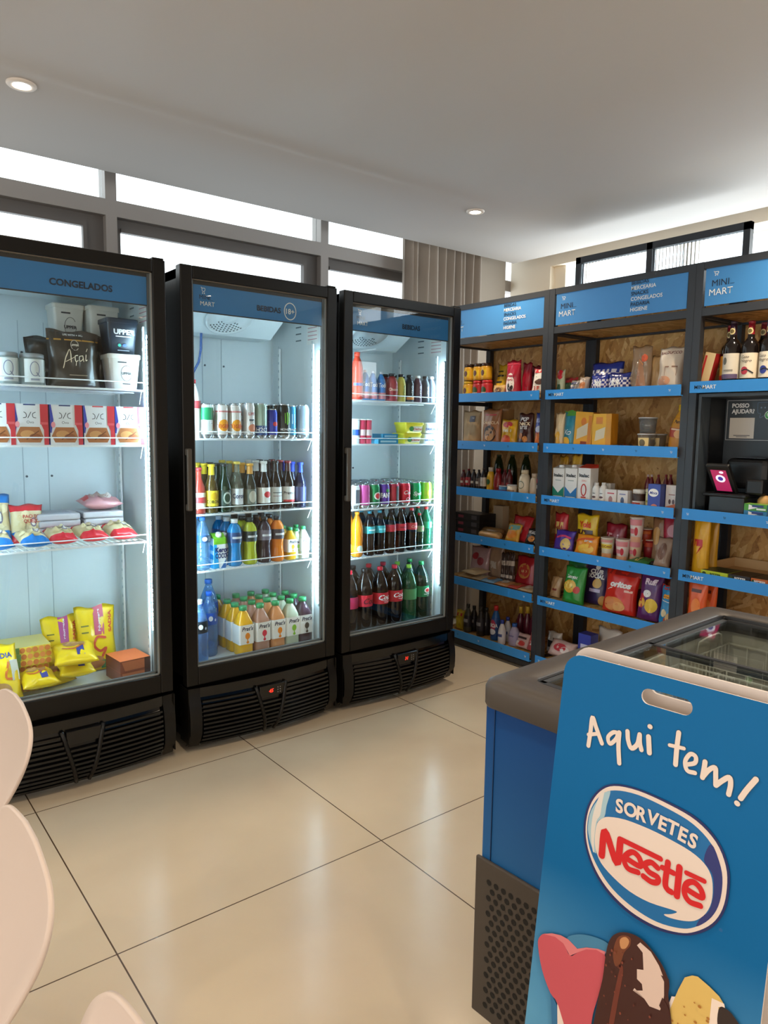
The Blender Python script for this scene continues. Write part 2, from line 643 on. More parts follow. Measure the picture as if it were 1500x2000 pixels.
def make_fridge(cx, zs, floor_z, banner, label, code=None, closer=False):
    r = empty('display_fridge', (cx, FY, 0), label=label, cat='fridge', group='black glass-door display fridges')
    h = FW / 2
    # outer cabinet: sides, top, back, base
    b = MB()
    y0, y1 = .052, .66
    b.box(-h + .004, y0, .10, -h + .036, y1, FH - .012, BLK)
    b.box(h - .036, y0, .10, h - .004, y1, FH - .012, BLK)
    b.box(-h + .004, y0, FH - .05, h - .004, y1, FH - .012, BLK)
    b.box(-h + .004, y1 - .05, .10, h - .004, y1, FH - .012, BLK)
    b.box(-h + .004, y0, .06, h - .004, y1, floor_z - .02, BLK)
    for sx in (-1, 1):
        for yy in (.12, .58):
            b.lathe([(.018, 0), (.018, .06)], BLK, 10, (sx * .3, yy, 0))
    b.build('cabinet', r)
    # white liner
    L = MB()
    w, yb, zt = h - .037, .53, FH - .052
    fz = floor_z
    L.add([(-w, y0 + .002, fz), (w, y0 + .002, fz), (w, yb, fz), (-w, yb, fz), (-w, y0 + .002, zt), (w, y0 + .002, zt), (w, yb, zt), (-w, yb, zt)],
          [(0, 1, 2, 3), (4, 7, 6, 5), (0, 3, 7, 4), (1, 5, 6, 2), (2, 6, 7, 3)], LINER)
    for x in (-.05, .05):
        L.box(x - .0012, yb - .002, fz, x + .0012, yb, 1.83, LINERD)
        for z in (1.70, 1.18):
            L.lathe([(.005, 0), (.005, .003)], mat('#3a4a55', .5), 8, T=Matrix.Translation((x + .012, yb - .001, z)) @ Matrix.Rotation(PI / 2, 4, 'X'))
    L.box(-w, y0, fz - .02, w, y0 + .03, fz + .012, LINER)
    L.build('inner_liner', r)
    U = MB()
    for s in (-1, 1):
        for yy in (.125, .44):
            U.box(s * (w - .010) - .004, yy, fz, s * (w - .010) + .004, yy + .014, 1.80, WIRE)
            for k in range(36):
                z = fz + .05 + k * .04
                U.box(s * (w - .0145) - .0008, yy + .004, z, s * (w - .0145) + .0008, yy + .010, z + .012, LINERD)
    U.build('shelf_rail', r)
    # evaporator housing with its round fan grille under the top
    E = MB()
    fan = banner != 'CONGELADOS'
    ez = 1.83 if fan else 1.925
    E.add([(-.30, .10, 1.99), (.238, .10, 1.99), (.238, .372, ez), (-.30, .372, ez), (-.30, .10, FH - .054), (.238, .10, FH - .054), (.238, .50, FH - .054), (-.30, .50, FH - .054), (-.30, .50, ez), (.238, .50, ez)],
          [(0, 1, 2, 3), (0, 4, 5, 1), (2, 9, 8, 3), (1, 5, 6, 9, 2), (0, 3, 8, 7, 4), (9, 6, 7, 8)], LINER)
    ev = E.build('evaporator_housing', r)
    G = MB()
    sl = math.atan2(-.16, .272)
    T = Matrix.Translation((-.035, .255, 1.894)) @ Matrix.Rotation(sl, 4, 'X') @ Matrix.Rotation(PI, 4, 'X')
    G.lathe([(.118, 0), (.116, .006), (.104, .009), (.104, .004), (.03, .004), (.028, .010), (0.0, .010)], LINER, 32, T=T, caps=False)
    for ring in range(5):
        rr = .042 + ring * .013
        n = 14 + ring * 5
        for k in range(n):
            a = 2 * PI * (k + .5 * (ring % 2)) / n
            if abs(math.sin(a)) > .86:
                continue
            G.box(-.0042, -.0028, .0035, .0042, .0028, .0050, mat('#3c4c52', .6), T=T @ Matrix.Rotation(a, 4, 'Z') @ Matrix.Translation((0, rr, 0)))
    if fan:
        G.build('fan_grille', ev)
    # instruction sheets on the right inner wall
    S = MB()
    x = w - .0015
    S.add([(x, .10, 1.80), (x, .20, 1.80), (x, .20, 1.95), (x, .10, 1.95)], [(0, 1, 2, 3)], mat('#dfe6e6', .6))
    for k in range(7):
        z = 1.93 - k * .018
        S.add([(x - .0006, .11, z), (x - .0006, .19, z), (x - .0006, .19, z + .004), (x - .0006, .11, z + .004)], [(0, 1, 2, 3)], mat('#b98a96', .6))
    for k in range(4):
        z = 1.92 - k * .032
        S.add([(x - .0006, .25, z), (x - .0006, .30, z), (x - .0006, .30, z + .006), (x - .0006, .25, z + .006)], [(0, 1, 2, 3)], mat('#5c6f78', .6))
    S.build('instruction_sheet', r, rot=None)
    # vertical light strips behind the door posts
    for s in (-1, 1):
        K = MB()
        K.box(s * .333 - .009, .062, .54, s * .333 + .009, .070, 1.77, LINERD)
        for k in range(60):
            z = .555 + k * .0202
            K.box(s * .333 - .0045 - s * .003, .0705, z, s * .333 + .0045 - s * .003, .0745, z + .0115, LEDM)
            K.box(s * .3225 - .0012, .063, z, s * .3225 + .0012, .0705, z + .0125, LEDM)
        K.build('light_strip', r)
    # wire shelves
    for z in zs:
        W = MB()
        wire_shelf(W, z)
        W.build('wire_shelf', r)
    # door: black frame, silver inner lip, glass, banner, handle
    D = MB()
    zb, t0, t1 = .300, .0, .046
    fr = .052
    D.box(-h, t0, zb, -h + fr, t1, FH, BLK, .004)
    D.box(h - fr, t0, zb, h, t1, FH, BLK, .004)
    D.box(-h + fr, t0, FH - .050, h - fr, t1, FH, BLK, .004)
    D.box(-h + fr, t0, zb, h - fr, t1, zb + .078, BLK, .004)
    door = D.build('door', r)
    g0, g1, gz0, gz1 = -h + fr, h - fr, zb + .078, FH - .05
    A = MB()
    A.box(g0, .012, gz0, g0 + .004, .040, gz1, SILV)
    A.box(g1 - .004, .012, gz0, g1, .040, gz1, SILV)
    A.box(g0, .012, gz0, g1, .040, gz0 + .004, SILV)
    A.box(g0, .012, gz1 - .003, g1, .040, gz1, mat('#6f6556', .4))
    A.box(g0 + .004, .026, gz0 + .004, g0 + .013, .040, gz1, mat('#55585a', .5))
    A.box(g1 - .013, .026, gz0 + .004, g1 - .004, .040, gz1, mat('#55585a', .5))
    A.box(g0 + .004, .026, gz0 + .004, g1 - .004, .040, gz0 + .012, mat('#55585a', .5))
    A.build('glass_spacer', door)
    MB().add([(g0, .018, gz0), (g1, .018, gz0), (g1, .018, gz1), (g0, .018, gz1)], [(0, 1, 2, 3)], GLASS).build('door_glass', door)
    # banner behind the glass
    bz0, bz1 = 1.872, 1.978
    N = MB()
    N.box(g0 + .004, .030, bz0 - .004, g1 - .004, .036, gz1, mat('#2a211b', .5))
    bw = (g1 - g0) - .028

    def S(x, y, o):
        return (x * bw / 2, .0298 - o, bz0 + y * (bz1 - bz0))
    it = [('r', -1, 0, 1, 1, BLUE)]
    it += cart_icon(-.86, .80, .045, WHT, 1.6 * bw / 2 / .106)
    it += [('t', 'MINI_', -.815, .56, .17, NAVY), ('t', 'MART', -.80, .32, .17, WHT)]
    if banner == 'CONGELADOS':
        it += [('t', 'CONGELADOS', .22, .42, .23, NAVY, {'b': .03})]
    elif code == '18+':
        it += [('t', 'BEBIDAS', .12, .42, .22, NAVY, {'b': .03})]
        ring = [(.46 + .095 * math.cos(a * PI / 12), .43 + .34 * math.sin(a * PI / 12)) for a in range(25)]
        it += [('k', ring, .013, WHT), ('t', '18+', .46, .43, .22, WHT, {'b': .02})]
    else:
        it += [('t', 'BEBIDAS', .18, .42, .22, NAVY, {'b': .03})]
    N.decals(S, bw, bz1 - bz0, it, .0005)
    N.build('banner', door)
    Hd = MB()
    zc = 1.184
    hx = -h + .016
    Hd.box(hx - .011, -.022, zc - .128, hx + .011, -.001, zc - .100, mat('#4b463e', .4), .005)
    Hd.box(hx - .011, -.022, zc + .100, hx + .011, -.001, zc + .128, mat('#4b463e', .4), .005)
    Hd.box(hx - .011, -.030, zc - .128, hx + .011, -.018, zc + .128, mat('#4b463e', .4), .005)
    Hd.build('handle', door)
    Hg = MB()
    Hg.box(h - .05, .004, FH, h - .004, .06, FH + .008, BLK, .003)
    Hg.build('hinge', r)
    # bowed louvred grille
    bow = .045
    zt, zb2 = .292, .028

    def front(x, z):
        q = (z - zb2) / (zt - zb2)
        prof = .020 * math.sin(min(1, q * 1.15) * PI) ** .6 if 0 < q < 1 else 0
        return -.002 - bow * (1 - (x / h) ** 2) * .8 - prof + .03 * max(0, (.25 - q)) * 3
    K = MB()

    def back_fn(u, v):
        return (u * (h - .002), front(u * (h - .002), zb2 + v * (zt - zb2)) + .014, zb2 + v * (zt - zb2))
    K.grid(back_fn, 24, 8, BLKG)

    def band(x0, x1, z0, z1, lift, m, n=14, bt=.012, shift=0.):
        """curved bar between heights, following the bow"""
        vs = []
        for i in range(n + 1):
            x = x0 + (x1 - x0) * i / n
            for (dz, dy) in ((0, .0), (0, -1), (1, -1), (1, 0)):
                z = z0 if dz == 0 else z1
                xx = x + (shift * (z - zb2) if shift else 0)
                vs.append((xx, front(xx, (z0 + z1) / 2) + bt - (lift + bt) * (-dy), z))
        fs = []
        for i in range(n):
            for k in range(4):
                q = (k + 1) % 4
                fs.append((i * 4 + k, i * 4 + q, i * 4 + 4 + q, i * 4 + 4 + k))
        fs += [(0, 1, 2, 3), tuple(range(n * 4, n * 4 + 4))]
        K.add(vs, fs, m)
    band(-h + .002, h - .002, zt - .042, zt, .0, BLKG, 20)
    for x0, x1 in ((-h + .002, -h + .052), (h - .052, h - .002)):
        K.grid(lambda u, v, a=x0, b_=x1: ((a + b_) / 2 + u * (b_ - a) / 2, front((a + b_) / 2 + u * (b_ - a) / 2, zb2 + v * (zt - zb2)) - .002, zb2 + v * (zt - zb2)), 4, 8, BLK)
    nl = 11
    for k in range(nl):
        z = zb2 + .006 + k * (.212 / nl)
        q = k / (nl - 1)
        xi = .030 + .052 * q     # inner edge runs along the V ribs
        for s in (-1, 1):
            a, b_ = sorted((s * xi, s * (h - .058)))
            band(a, b_, z, z + .0085, .002, BLKG, 10)
        if k < nl - 3:
            band(-xi + .014, xi - .014, z, z + .0085, .002, BLKG, 4)
    for s in (-1, 1):
        pts = [(s * (.024 + .052 * i / 8), 0, zb2 + .004 + (zt - .045 - zb2) * i / 8) for i in range(9)]
        K.tube([(x, front(x, z) - .002, z) for x, _, z in pts], .0085, BLK, 6)
    # side returns down to the cabinet
    for s in (-1, 1):
        K.box(s * h - (.004 if s > 0 else 0), -.012, zb2 + .02, s * h + (0 if s > 0 else .004), .08, zt, BLK)
    gr = K.build('ventilation_grille', r)
    C = MB()
    yc = front(.0, .225) - .004
    C.box(-.062, yc, .196, .066, yc + .02, .250, BLKG, .003)
    if code:
        pass
    C.build('controller', r)
    if closer:
        Q = MB()
        txt = closer
        vs, fs, wd = text2d(txt, .01, .15, 1)
        Q.add([(-.004 + x * .017, yc - .0006, .214 + y * .017) for x, y in vs], fs, mat('#ff2a1a', .5, emit=3))
        for k in range(3):
            Q.box(.028, yc - .0006, .208 + k * .011, .032, yc, .212 + k * .011, mat('#8c8c8c', .5))
            Q.box(.040, yc - .0006, .208 + k * .011, .044, yc, .212 + k * .011, mat('#8c8c8c', .5))
        Q.build('digit_display', r)
    return r


F1X, F2X, F3X = .7485, 1.5655, 2.363
fr1 = make_fridge(F1X, (1.544, 1.322, .925), .333, 'CONGELADOS', 'tall black glass-door freezer with a CONGELADOS banner and frozen foods, nearest the white chairs')
fr2 = make_fridge(F2X, (1.350, 1.020, .770), .352, 'BEBIDAS', 'tall black glass-door fridge with a BEBIDAS 18+ banner, between the two others', '18+', '45')
fr3 = make_fridge(F3X, (1.545, 1.325, .995, .745), .339, 'BEBIDAS', 'tall black glass-door drinks fridge next to the blue-edged shelving', None, '31')
# drain hose in the middle fridge
hm = clear('#8fb4e8', .25)
hp = [(-.13, .36, 1.83), (-.128, .37, 1.76), (-.135, .38, 1.70), (-.165, .39, 1.64), (-.22, .40, 1.605), (-.30, .41, 1.60)]
tube_o = MB().tube(hp, .006, hm, 8)
tube_o.build('drain_hose', fr2)

# ================================================================ shelving along the east side
SX = 3.248                       # front plane of the posts
POST = [3.504, 2.656, 1.808, .960]
SD = .43                         # depth of the units
SIGNB = mat('#3f86c4', .4)
STRIPB = mat('#2f8ad6', .45)
ZSH = [1.612, 1.318, 1.026, .732, .444, .090]     # board tops


def make_unit(y_far, y_near, zs, label, words=True, side_back=True):
    """rack between two posts; local origin at the front far post on the floor, local x along +X (depth), local y along -Y"""
    r = empty('shelving_unit', (SX, y_far, 0), label=label, cat='shelving', group='black metal shelving units with blue edges')
    L = y_far - y_near
    f = MB()
    p = .036

    def post(x, y, m=CHAR):
        f.box(x, -y - p / 2, 0, x + p, -y + p / 2, 2.182, m)
    h0 = p / 2 + .0006
    post(0, h0)
    post(0, L - h0)
    post(SD - p, h0)
    post(SD - p, L - h0)
    for z0, z1 in ((2.150, 2.182), (1.940, 1.976)):
        f.box(.002, -L + p, z0, .032, -p, z1, CHAR)
        f.box(SD - .032, -L + p, z0, SD - .002, -p, z1, CHAR)
        for y in (h0, L - h0):
            f.box(p, -y - .012, z0, SD - p, -y + .012, z1, CHAR)
    for z in zs[:5] if len(zs) > 5 else zs:
        for y in (h0, L - h0):
            f.box(p, -y - .010, z - .045, SD - p, -y + .010, z - .020, CHAR)
    f.box(.004, -L + p, .012, .03, -p, .042, CHAR)
    f.build('metal_frame', r)
    t = MB()
    t.box(.034, -L + p + .002, 1.950, SD - .034, -p - .002, 1.966, OSB)
    t.build('top_board', r)
    if side_back:
        MB().box(SD + .001, -L + .02, .02, SD + .013, -.035, 2.14, OSB).build('back_panel', r)
    for k, z in enumerate(zs):
        b = MB().box(.004, -L + p + .003, z - .018, SD - .012, -p - .003, z, OSB).build('shelf_board', r)
        s = MB()
        hh = .052
        zt = z + .020
        y0, y1 = -.008 - (.012 if False else 0), -L + .030
        s.box(-.022, y1, zt - hh, -.018, -.014, zt, STRIPB)
        s.box(-.018, y1, zt - hh, .004, -.014, zt - hh + .003, STRIPB)
        W = abs(y1 + .014)

        def S(x, y, o, z0=zt - hh, yc=(y1 - .014) / 2, W=W):
            return (-.0221 - o, yc - x * W / 2, z0 + y * hh)
        if k % 2 == 0:
            it = [('t', 'MINI', -.885, .5, .34, NAVY, {'b': .01}), ('t', 'MART', -.765, .5, .34, WHT, {'b': .01})] + cart_icon(.86, .5, .022, WHT, W / 2 / hh)
        else:
            it = []
            for q, x in enumerate((-.93, -.49, -.02, .46, .93)):
                it += cart_icon(x, .5, .022, WHT if q % 2 == 0 else NAVY, W / 2 / hh)
        s.decals(S, W, hh, it, .0004)
        s.build('edge_strip', b)
    g = MB()
    y0, y1 = -p - .002, -L + p + .002
    z0, z1 = 1.984, 2.158
    if y_far > 3.4:
        z0, z1 = 1.980, 2.150
    g.box(.006, y1 + .004, z0, .010, y0 - .006, z1, SIGNB)
    W = abs(y1 - y0)

    def S2(x, y, o):
        return (.0058 - o, (y0 + y1) / 2 - x * W / 2, z0 + y * (z1 - z0))
    asp = W / 2 / (z1 - z0)
    it = cart_icon(-.86, .80, .045, WHT, asp) + [('t', 'MINI', -.80, .565, .17, NAVY), ('r', -.685, .49, -.635, .50, NAVY), ('t', 'MART', -.79, .335, .175, WHT)]
    for q, wd in enumerate(('BEBIDAS', 'MERCEARIA', 'SNACKS', 'CONGELADOS', 'PADARIA', 'HIGIENE')):
        vs, fs, wid = text2d(wd, .012)
        hh2 = .108
        cxw = .22 + wid * hh2 * (z1 - z0) / (W / 2) / 2
        it.append(('t', wd, cxw, .915 - q * .150, hh2, NAVY if q % 2 == 0 else WHT, {'b': .012}))
    g.decals(S2, W, z1 - z0, it, .0004)
    g.build('header_sign', r)
    return r


make_unit(POST[0], POST[1], ZSH, 'black metal shelving unit with blue shelf edges in the corner beside the drinks fridge')
make_unit(POST[1], POST[2], ZSH, 'black metal shelving unit with blue shelf edges, between the corner unit and the payment terminal')
make_unit(POST[2], POST[3], [1.622, 1.030, .735, .44, .09], 'black metal shelving unit holding wine bottles and a payment terminal')

# fluted glass partition behind the units
r = empty('glass_partition', (3.745, 0, 0), label='black framed partition with fluted glass panes standing behind the shelving', cat='partition')
f = MB()
for y in (1.813, 2.353, 2.835):
    f.box(0, y - (.0 if y > 1.9 else 0), 0, .035, y + .035, 2.463, CHAR)
f.box(0, 1.813, 2.425, .035, 2.870, 2.463, CHAR)
f.box(0, 1.813, 1.1, .035, 2.870, 1.14, CHAR)
f.box(0, 1.813, 0, .035, 2.870, .04, CHAR)
f.build('partition_frame', r)
fl = bpy.data.materials.new('fluted_glass')
fl.use_nodes = True
pb = fl.node_tree.nodes['Principled BSDF']
pb.inputs['Base Color'].default_value = lin('#a4aab0')
pb.inputs['Roughness'].default_value = .12
pb.inputs['Transmission Weight'].default_value = 1.0
pb.inputs['IOR'].default_value = 1.35
for y0, y1 in ((1.848, 2.353), (2.388, 2.835)):
    g = MB()
    n = int((y1 - y0) / .0028)
    vs = []
    for i in range(n + 1):
        y = y0 + (y1 - y0) * i / n
        x = .012 + .0035 * abs(math.sin(PI * (y - y0) / .022))
        vs += [(x, y, 1.14), (x, y, 2.425), (.022, y, 1.14), (.022, y, 2.425)]
    fs = []
    for i in range(n):
        a = i * 4
        fs += [(a, a + 1, a + 5, a + 4), (a + 2, a + 6, a + 7, a + 3)]
    fs += [(0, 2, 3, 1), (n * 4, n * 4 + 1, n * 4 + 3, n * 4 + 2)]
    g.add(vs, fs, fl, True)
    g.build('fluted_pane', r)

# ================================================================ packaging builders
def colx(px, y, z):
    """x of the point at depth y and height z that stands in a given column of the photograph"""
    k = (px - 750) / FPX
    a = RX - RZ * k
    return -(a[1] * y + a[2] * (z - 1.4)) / a[0]


def coly(px, x, z):
    k = (px - 750) / FPX
    a = RX - RZ * k
    return -(a[0] * x + a[2] * (z - 1.4)) / a[1]


def rowz(py, x, y):
    k = (py - 1000) / FPX
    a = RY - RZ * k
    return 1.4 - (a[0] * x + a[1] * y) / a[2]


ALLP = []      # (object, base label) of every placed product; look-alikes get a place phrase at the end


def place(o, x, y, z, label, cat, group=None, rz=0., lean=0., roll=0.):
    o.location = (x, y, z)
    o.rotation_euler = (lean, roll, rz)
    tag(o, label, cat, group)
    ALLP.append(o)
    if lean or roll:        # a tilted pack rests on its lowest point
        R3 = o.rotation_euler.to_matrix()
        lo = min((R3 @ v.co).z for q in ([o] if o.type == 'MESH' else list(o.children)) for v in q.data.vertices)
        o.location.z = z - lo + .0008
    return o


WH = '#eceeee'


def c(col, r=.4):
    return mat(col, r)


def S_flat(W, D, H):
    return lambda x, y, o: (x * W / 2, -D / 2 - o, y * H)


def S_cyl(R, z0, H, th=1.35):
    rf = R if callable(R) else (lambda z: R)
    def f(x, y, o):
        a = x * th
        z = z0 + y * H
        r = rf(z) + o
        return (r * math.sin(a), -r * math.cos(a), z)
    return f


def box(name, W, D, H, front, side=None, top=None, dec=(), bev=.0015, off=.0006):
    """carton: one mesh, its print in the same mesh"""
    f, s_, t = c(front), c(side or front), c(top or side or front)
    m = MB()
    x, y = W / 2, D / 2
    vs = [(-x, -y, 0), (x, -y, 0), (x, y, 0), (-x, y, 0), (-x, -y, H), (x, -y, H), (x, y, H), (-x, y, H)]
    m.add(vs, [(0, 1, 5, 4), (2, 3, 7, 6)], f)
    m.add(vs, [(1, 2, 6, 5), (3, 0, 4, 7)], s_)
    m.add(vs, [(4, 5, 6, 7), (0, 3, 2, 1)], t)
    m.decals(S_flat(W, D, H), W, H, list(dec), off)
    return m.build(name)


def bag(name, W, H, D, col, dec=(), crimp=(.0, 1.), zones=None, wr=.0025, seed=1, rough=.28, nu=14, nv=16, stand=True, off=.0007, back=None, m=None):
    """foil or plastic bag with flat crimped ends; zones(u, v) may name another colour for a region"""
    rnd = random.Random(seed)
    ph = [rnd.uniform(0, 6.28) for _ in range(6)]
    base = m or c(col, rough)

    def depth(u, v):
        e = max(0., 1 - abs(u) ** 2.6)
        if stand:
            g = min(1, (v + .04) / .10) ** .5 * max(0., 1 - v ** 2.6) ** .8
        else:
            g = max(0., 1 - abs(2 * v - 1) ** 2.4) ** .7
        return D / 2 * e ** .6 * g

    def wrk(u, v):
        e = (1 - abs(u) ** 4) * min(1, 6 * v, 6 * (1 - v))
        return wr * e * (math.sin(7 * u + 9 * v + ph[0]) + .7 * math.sin(-11 * u + 6 * v + ph[1]) + .6 * math.sin(17 * v + 3 * u + ph[2]) + .5 * math.sin(19 * u + ph[3] + 4 * v))

    def wid(v):
        return W / 2 * (1 - .07 * math.sin(PI * v) - (.02 * math.sin(ph[4] + v * 9)))

    def F(u, v, s, o=0.):
        zz = v * H + (.006 * math.sin(u * 5 + ph[5]) * H / .25 if v > .98 else 0)
        return (u * wid(v), s * (depth(u, v) + o + max(0, wrk(u, v) if s < 0 else 0)), zz)
    mb = MB()
    zf = (lambda u, v: c(zones(u, v), rough) if zones(u, v) else base) if zones else base
    mb.grid(lambda u, v: F(u, v, -1), nu, nv, zf)
    mb.grid(lambda u, v: F(-u, v, 1), nu, nv, c(back, rough) if back else zf)
    if not stand:
        z = .018
    S = lambda x, y, o: (F(x, min(1, max(0, y)), -1, o + .0008))
    mb.decals(S, W, H, list(dec), off)
    return mb.build(name)


def can(name, h, r, col, dec=(), band=None):
    root = empty(name)
    b = MB()
    sil = mat('#b9bdc0', .25, .9)
    b.lathe([(r * .78, 0), (r * .96, .008), (r, .016), (r, h - .018), (r * .84, h - .004), (r * .84, h)], [sil, sil, mat(col, .28, .35), mat(col, .28, .35), sil], 16, caps=False)
    b.decals(S_cyl(r + .0003, .014, h - .03), r * 2.7, h - .03, list(dec), .0004, 8)
    b.build('can_body', root)
    MB().lathe([(r * .84, h), (r * .80, h + .001), (r * .76, h - .004), (0, h - .004)], sil, 16, caps=False).build('can_lid', root)
    return root


PROF = {
    'pet': [(.85, 0), (1, .03), (1, .10), (.97, .14), (1, .2), (1, .60), (.97, .66), (.80, .76), (.50, .86), (.32, .92), (.32, .95)],
    'soda': [(.80, 0), (1, .04), (1, .12), (.94, .22), (.94, .28), (1, .36), (1, .62), (.93, .70), (.72, .80), (.42, .90), (.30, .94), (.30, .96)],
    'two': [(.75, 0), (.98, .03), (1, .10), (1, .38), (.985, .40), (.985, .60), (1, .62), (.97, .70), (.78, .80), (.50, .88), (.28, .93), (.26, .955)],
    'beer': [(.95, 0), (1, .02), (1, .52), (.94, .58), (.62, .70), (.46, .78), (.42, .94), (.44, .95), (.44, .965)],
    'wine': [(.95, 0), (1, .02), (1, .58), (.94, .65), (.62, .71), (.42, .75), (.38, .80), (.38, .985)],
    'sport': [(.85, 0), (1, .04), (1, .14), (.86, .30), (.86, .42), (1, .52), (1, .70), (.92, .78), (.66, .86), (.42, .90), (.42, .93)],
    'juice': [(.93, 0), (1, .03), (1, .62), (.97, .68), (.70, .82), (.42, .90), (.40, .93)],
    'squeeze': [(.92, 0), (1, .03), (1, .5), (.9, .68), (.7, .8), (.5, .84), (.5, .86)],
    'jar': [(.95, 0), (1, .03), (1, .74), (.92, .80), (.86, .82), (.86, .84)],
    'dome': [(.9, 0), (1, .05), (1, .4), (.9, .62), (.68, .80), (.4, .92), (.34, .96)],
    'jug': [(.92, 0), (1, .04), (1, .45), (.86, .62), (.6, .76), (.38, .84), (.36, .88)],
}


def bottle(name, h, r, prof, liquid, cap, label=None, dec=(), lab=(.35, .60), square=False, capr=1.25, caph=None, neck=None, neckz=.72, sx=1., sy=1., cap_m=None, top=None):
    """bottle with body, cap and wrap label; liquid is a material"""
    root = empty(name)
    P = [(a * r, b * h) for a, b in PROF[prof]]
    b = MB()
    seg = 18
    if square:
        rings = []
        for rr, z in P:
            k = min(1, max(0, (z / h - .66) / .2))
            ring = []
            for i in range(24):
                a = 2 * PI * i / 24 + PI / 24
                ca, sa = math.cos(a), math.sin(a)
                q = (abs(ca) ** 5 + abs(sa) ** 5) ** (-1 / 5)
                q = q * (1 - k) + k
                ring.append((rr * sa * q, -rr * ca * q, z))
            rings.append(ring)
        vs = [p for g in rings for p in g]
        fs = []
        for i in range(len(rings) - 1):
            for k in range(24):
                j = (k + 1) % 24
                fs.append((i * 24 + k, i * 24 + j, i * 24 + 24 + j, i * 24 + 24 + k))
        fs.append(tuple(range(24))[::-1])
        b.add(vs, fs, liquid, True)
    else:
        ms = [liquid] * (len(P) - 1)
        if neck:
            ms = [(neck if P[i][1] / h >= neckz else liquid) for i in range(len(P) - 1)]
        if top:      # empty headspace above the drink
            ms = [(top if P[i][1] / h >= .78 else m_) for i, m_ in enumerate(ms)]
        b.lathe(P, ms, seg, sx=sx, sy=sy)
    b.build('bottle_body', root)
    tr, tz = P[-1]
    capm = cap_m or c(cap, .35)
    ch = caph or max(.008, h - tz)
    MB().lathe([(tr * capr, tz - .004), (tr * capr, tz + ch - .002), (tr * capr * .9, tz + ch)], capm, 14, sx=sx if prof == 'jar' else 1, sy=sy if prof == 'jar' else 1).build('cap', root)
    if label:
        z0, z1 = lab[0] * h, lab[1] * h

        def R(z):
            for i in range(len(P) - 1):
                if P[i][1] <= z <= P[i + 1][1]:
                    t_ = (z - P[i][1]) / max(1e-6, P[i + 1][1] - P[i][1])
                    return P[i][0] + (P[i + 1][0] - P[i][0]) * t_ + .0006
            return r
        L = MB()
        if square:
            q = r + .0006
            rr = r * .86
            L.add([(-rr, -q, z0), (rr, -q, z0), (rr, -q, z1), (-rr, -q, z1), (-q, -rr, z0), (-q, rr, z0), (-q, rr, z1), (-q, -rr, z1), (q, -rr, z0), (q, rr, z0), (q, rr, z1), (q, -rr, z1)],
                  [(0, 1, 2, 3), (0, 3, 7, 4), (4, 7, 6, 5), (1, 8, 11, 2), (8, 9, 10, 11)], label)
            L.decals(lambda x, y, o: (x * rr, -q - o, z0 + y * (z1 - z0)), 2 * rr, z1 - z0, list(dec), .0005)
        else:
            n = 5
            L.lathe([(R(z0 + (z1 - z0) * i / n), z0 + (z1 - z0) * i / n) for i in range(n + 1)], label, seg, caps=False, sx=sx, sy=sy)
            S0 = S_cyl(lambda z: R(z) + .0005, z0, z1 - z0, 1.2)
            L.decals(lambda x, y, o: (S0(x, y, o)[0] * sx, S0(x, y, o)[1] * sy, S0(x, y, o)[2]), r * 2.4, z1 - z0, list(dec), .0004, 8)
        L.build('label', root)
    return root


def tub(name, W, D, H, col, lid, dec=(), taper=.88, lidh=.012, body=None):
    """tapered rectangular tub with an overhanging lid"""
    root = empty(name)

    def ring(k, z, r=.012):
        return [(x, y, z) for x, y in rrect(-W / 2 * k, -D / 2 * k, W / 2 * k, D / 2 * k, r, 3)]
    b = MB()
    A, B = ring(taper, 0), ring(1, H - lidh)
    n = len(A)
    b.add(A + B, [(k, (k + 1) % n, (k + 1) % n + n, k + n) for k in range(n)] + [tuple(range(n))[::-1]], body or c(col, .35), True)
    b.decals(lambda x, y, o: (x * W / 2 * (taper + (1 - taper) * y), -D / 2 * (taper + (1 - taper) * y) - .0003 - o, y * (H - lidh)), W, H, list(dec))
    b.build('tub_body', root)
    L = MB()
    A, B, C_ = ring(1.05, H - lidh), ring(1.05, H - .003), ring(1.02, H)
    L.add(A + B + C_, [(i * n + k, i * n + (k + 1) % n, (i + 1) * n + (k + 1) % n, (i + 1) * n + k) for i in (0, 1) for k in range(n)] + [tuple(range(n))[::-1], tuple(range(2 * n, 3 * n))], c(lid, .35))
    L.build('lid', root)
    return root


def cup(name, h, r, col, lid, dec=(), taper=.78):
    root = empty(name)
    b = MB()
    b.lathe([(r * taper, 0), (r, h - .006)], col if not isinstance(col, str) else c(col), 18)
    b.decals(S_cyl(lambda z: r * (taper + (1 - taper) * z / h) + .0006, 0, h - .006, 1.3), r * 2.5, h, list(dec), .0005, 8)
    b.build('cup_body', root)
    MB().lathe([(r * 1.03, h - .006), (r * 1.05, h - .002), (r * .9, h)], c(lid, .3) if isinstance(lid, str) else lid, 18).build('lid', root)
    return root


def row_labels():
    """give look-alikes in the same place their own position words"""
    by = {}
    for o in ALLP:
        by.setdefault(o['label'], []).append(o)
    nth = ['leftmost', 'second from left', 'third from left', 'fourth from left', 'fifth from left', 'sixth from left', 'seventh from left', 'eighth from left', 'ninth from left', 'tenth from left']
    for lab, os_ in by.items():
        if len(os_) < 2:
            continue
        if len({tuple(round(v, 2) for v in o.location[:2]) for o in os_}) == 1:
            os_.sort(key=lambda o: -o.location.z)
            wd = ['topmost', 'second from top', 'third from top', 'fourth from top', 'fifth from top']
        else:
            def sx(o):
                p = Vector(o.location) - EYE
                return p.dot(RX) / p.dot(RZ)
            os_.sort(key=sx)
            wd = nth
        for k, o in enumerate(os_):
            last = k == len(os_) - 1
            ph = (wd[0] if k == 0 else ('rightmost' if wd is nth else 'lowest') if last else wd[min(k, len(wd) - 1)])
            o['label'] = lab + ', ' + ph

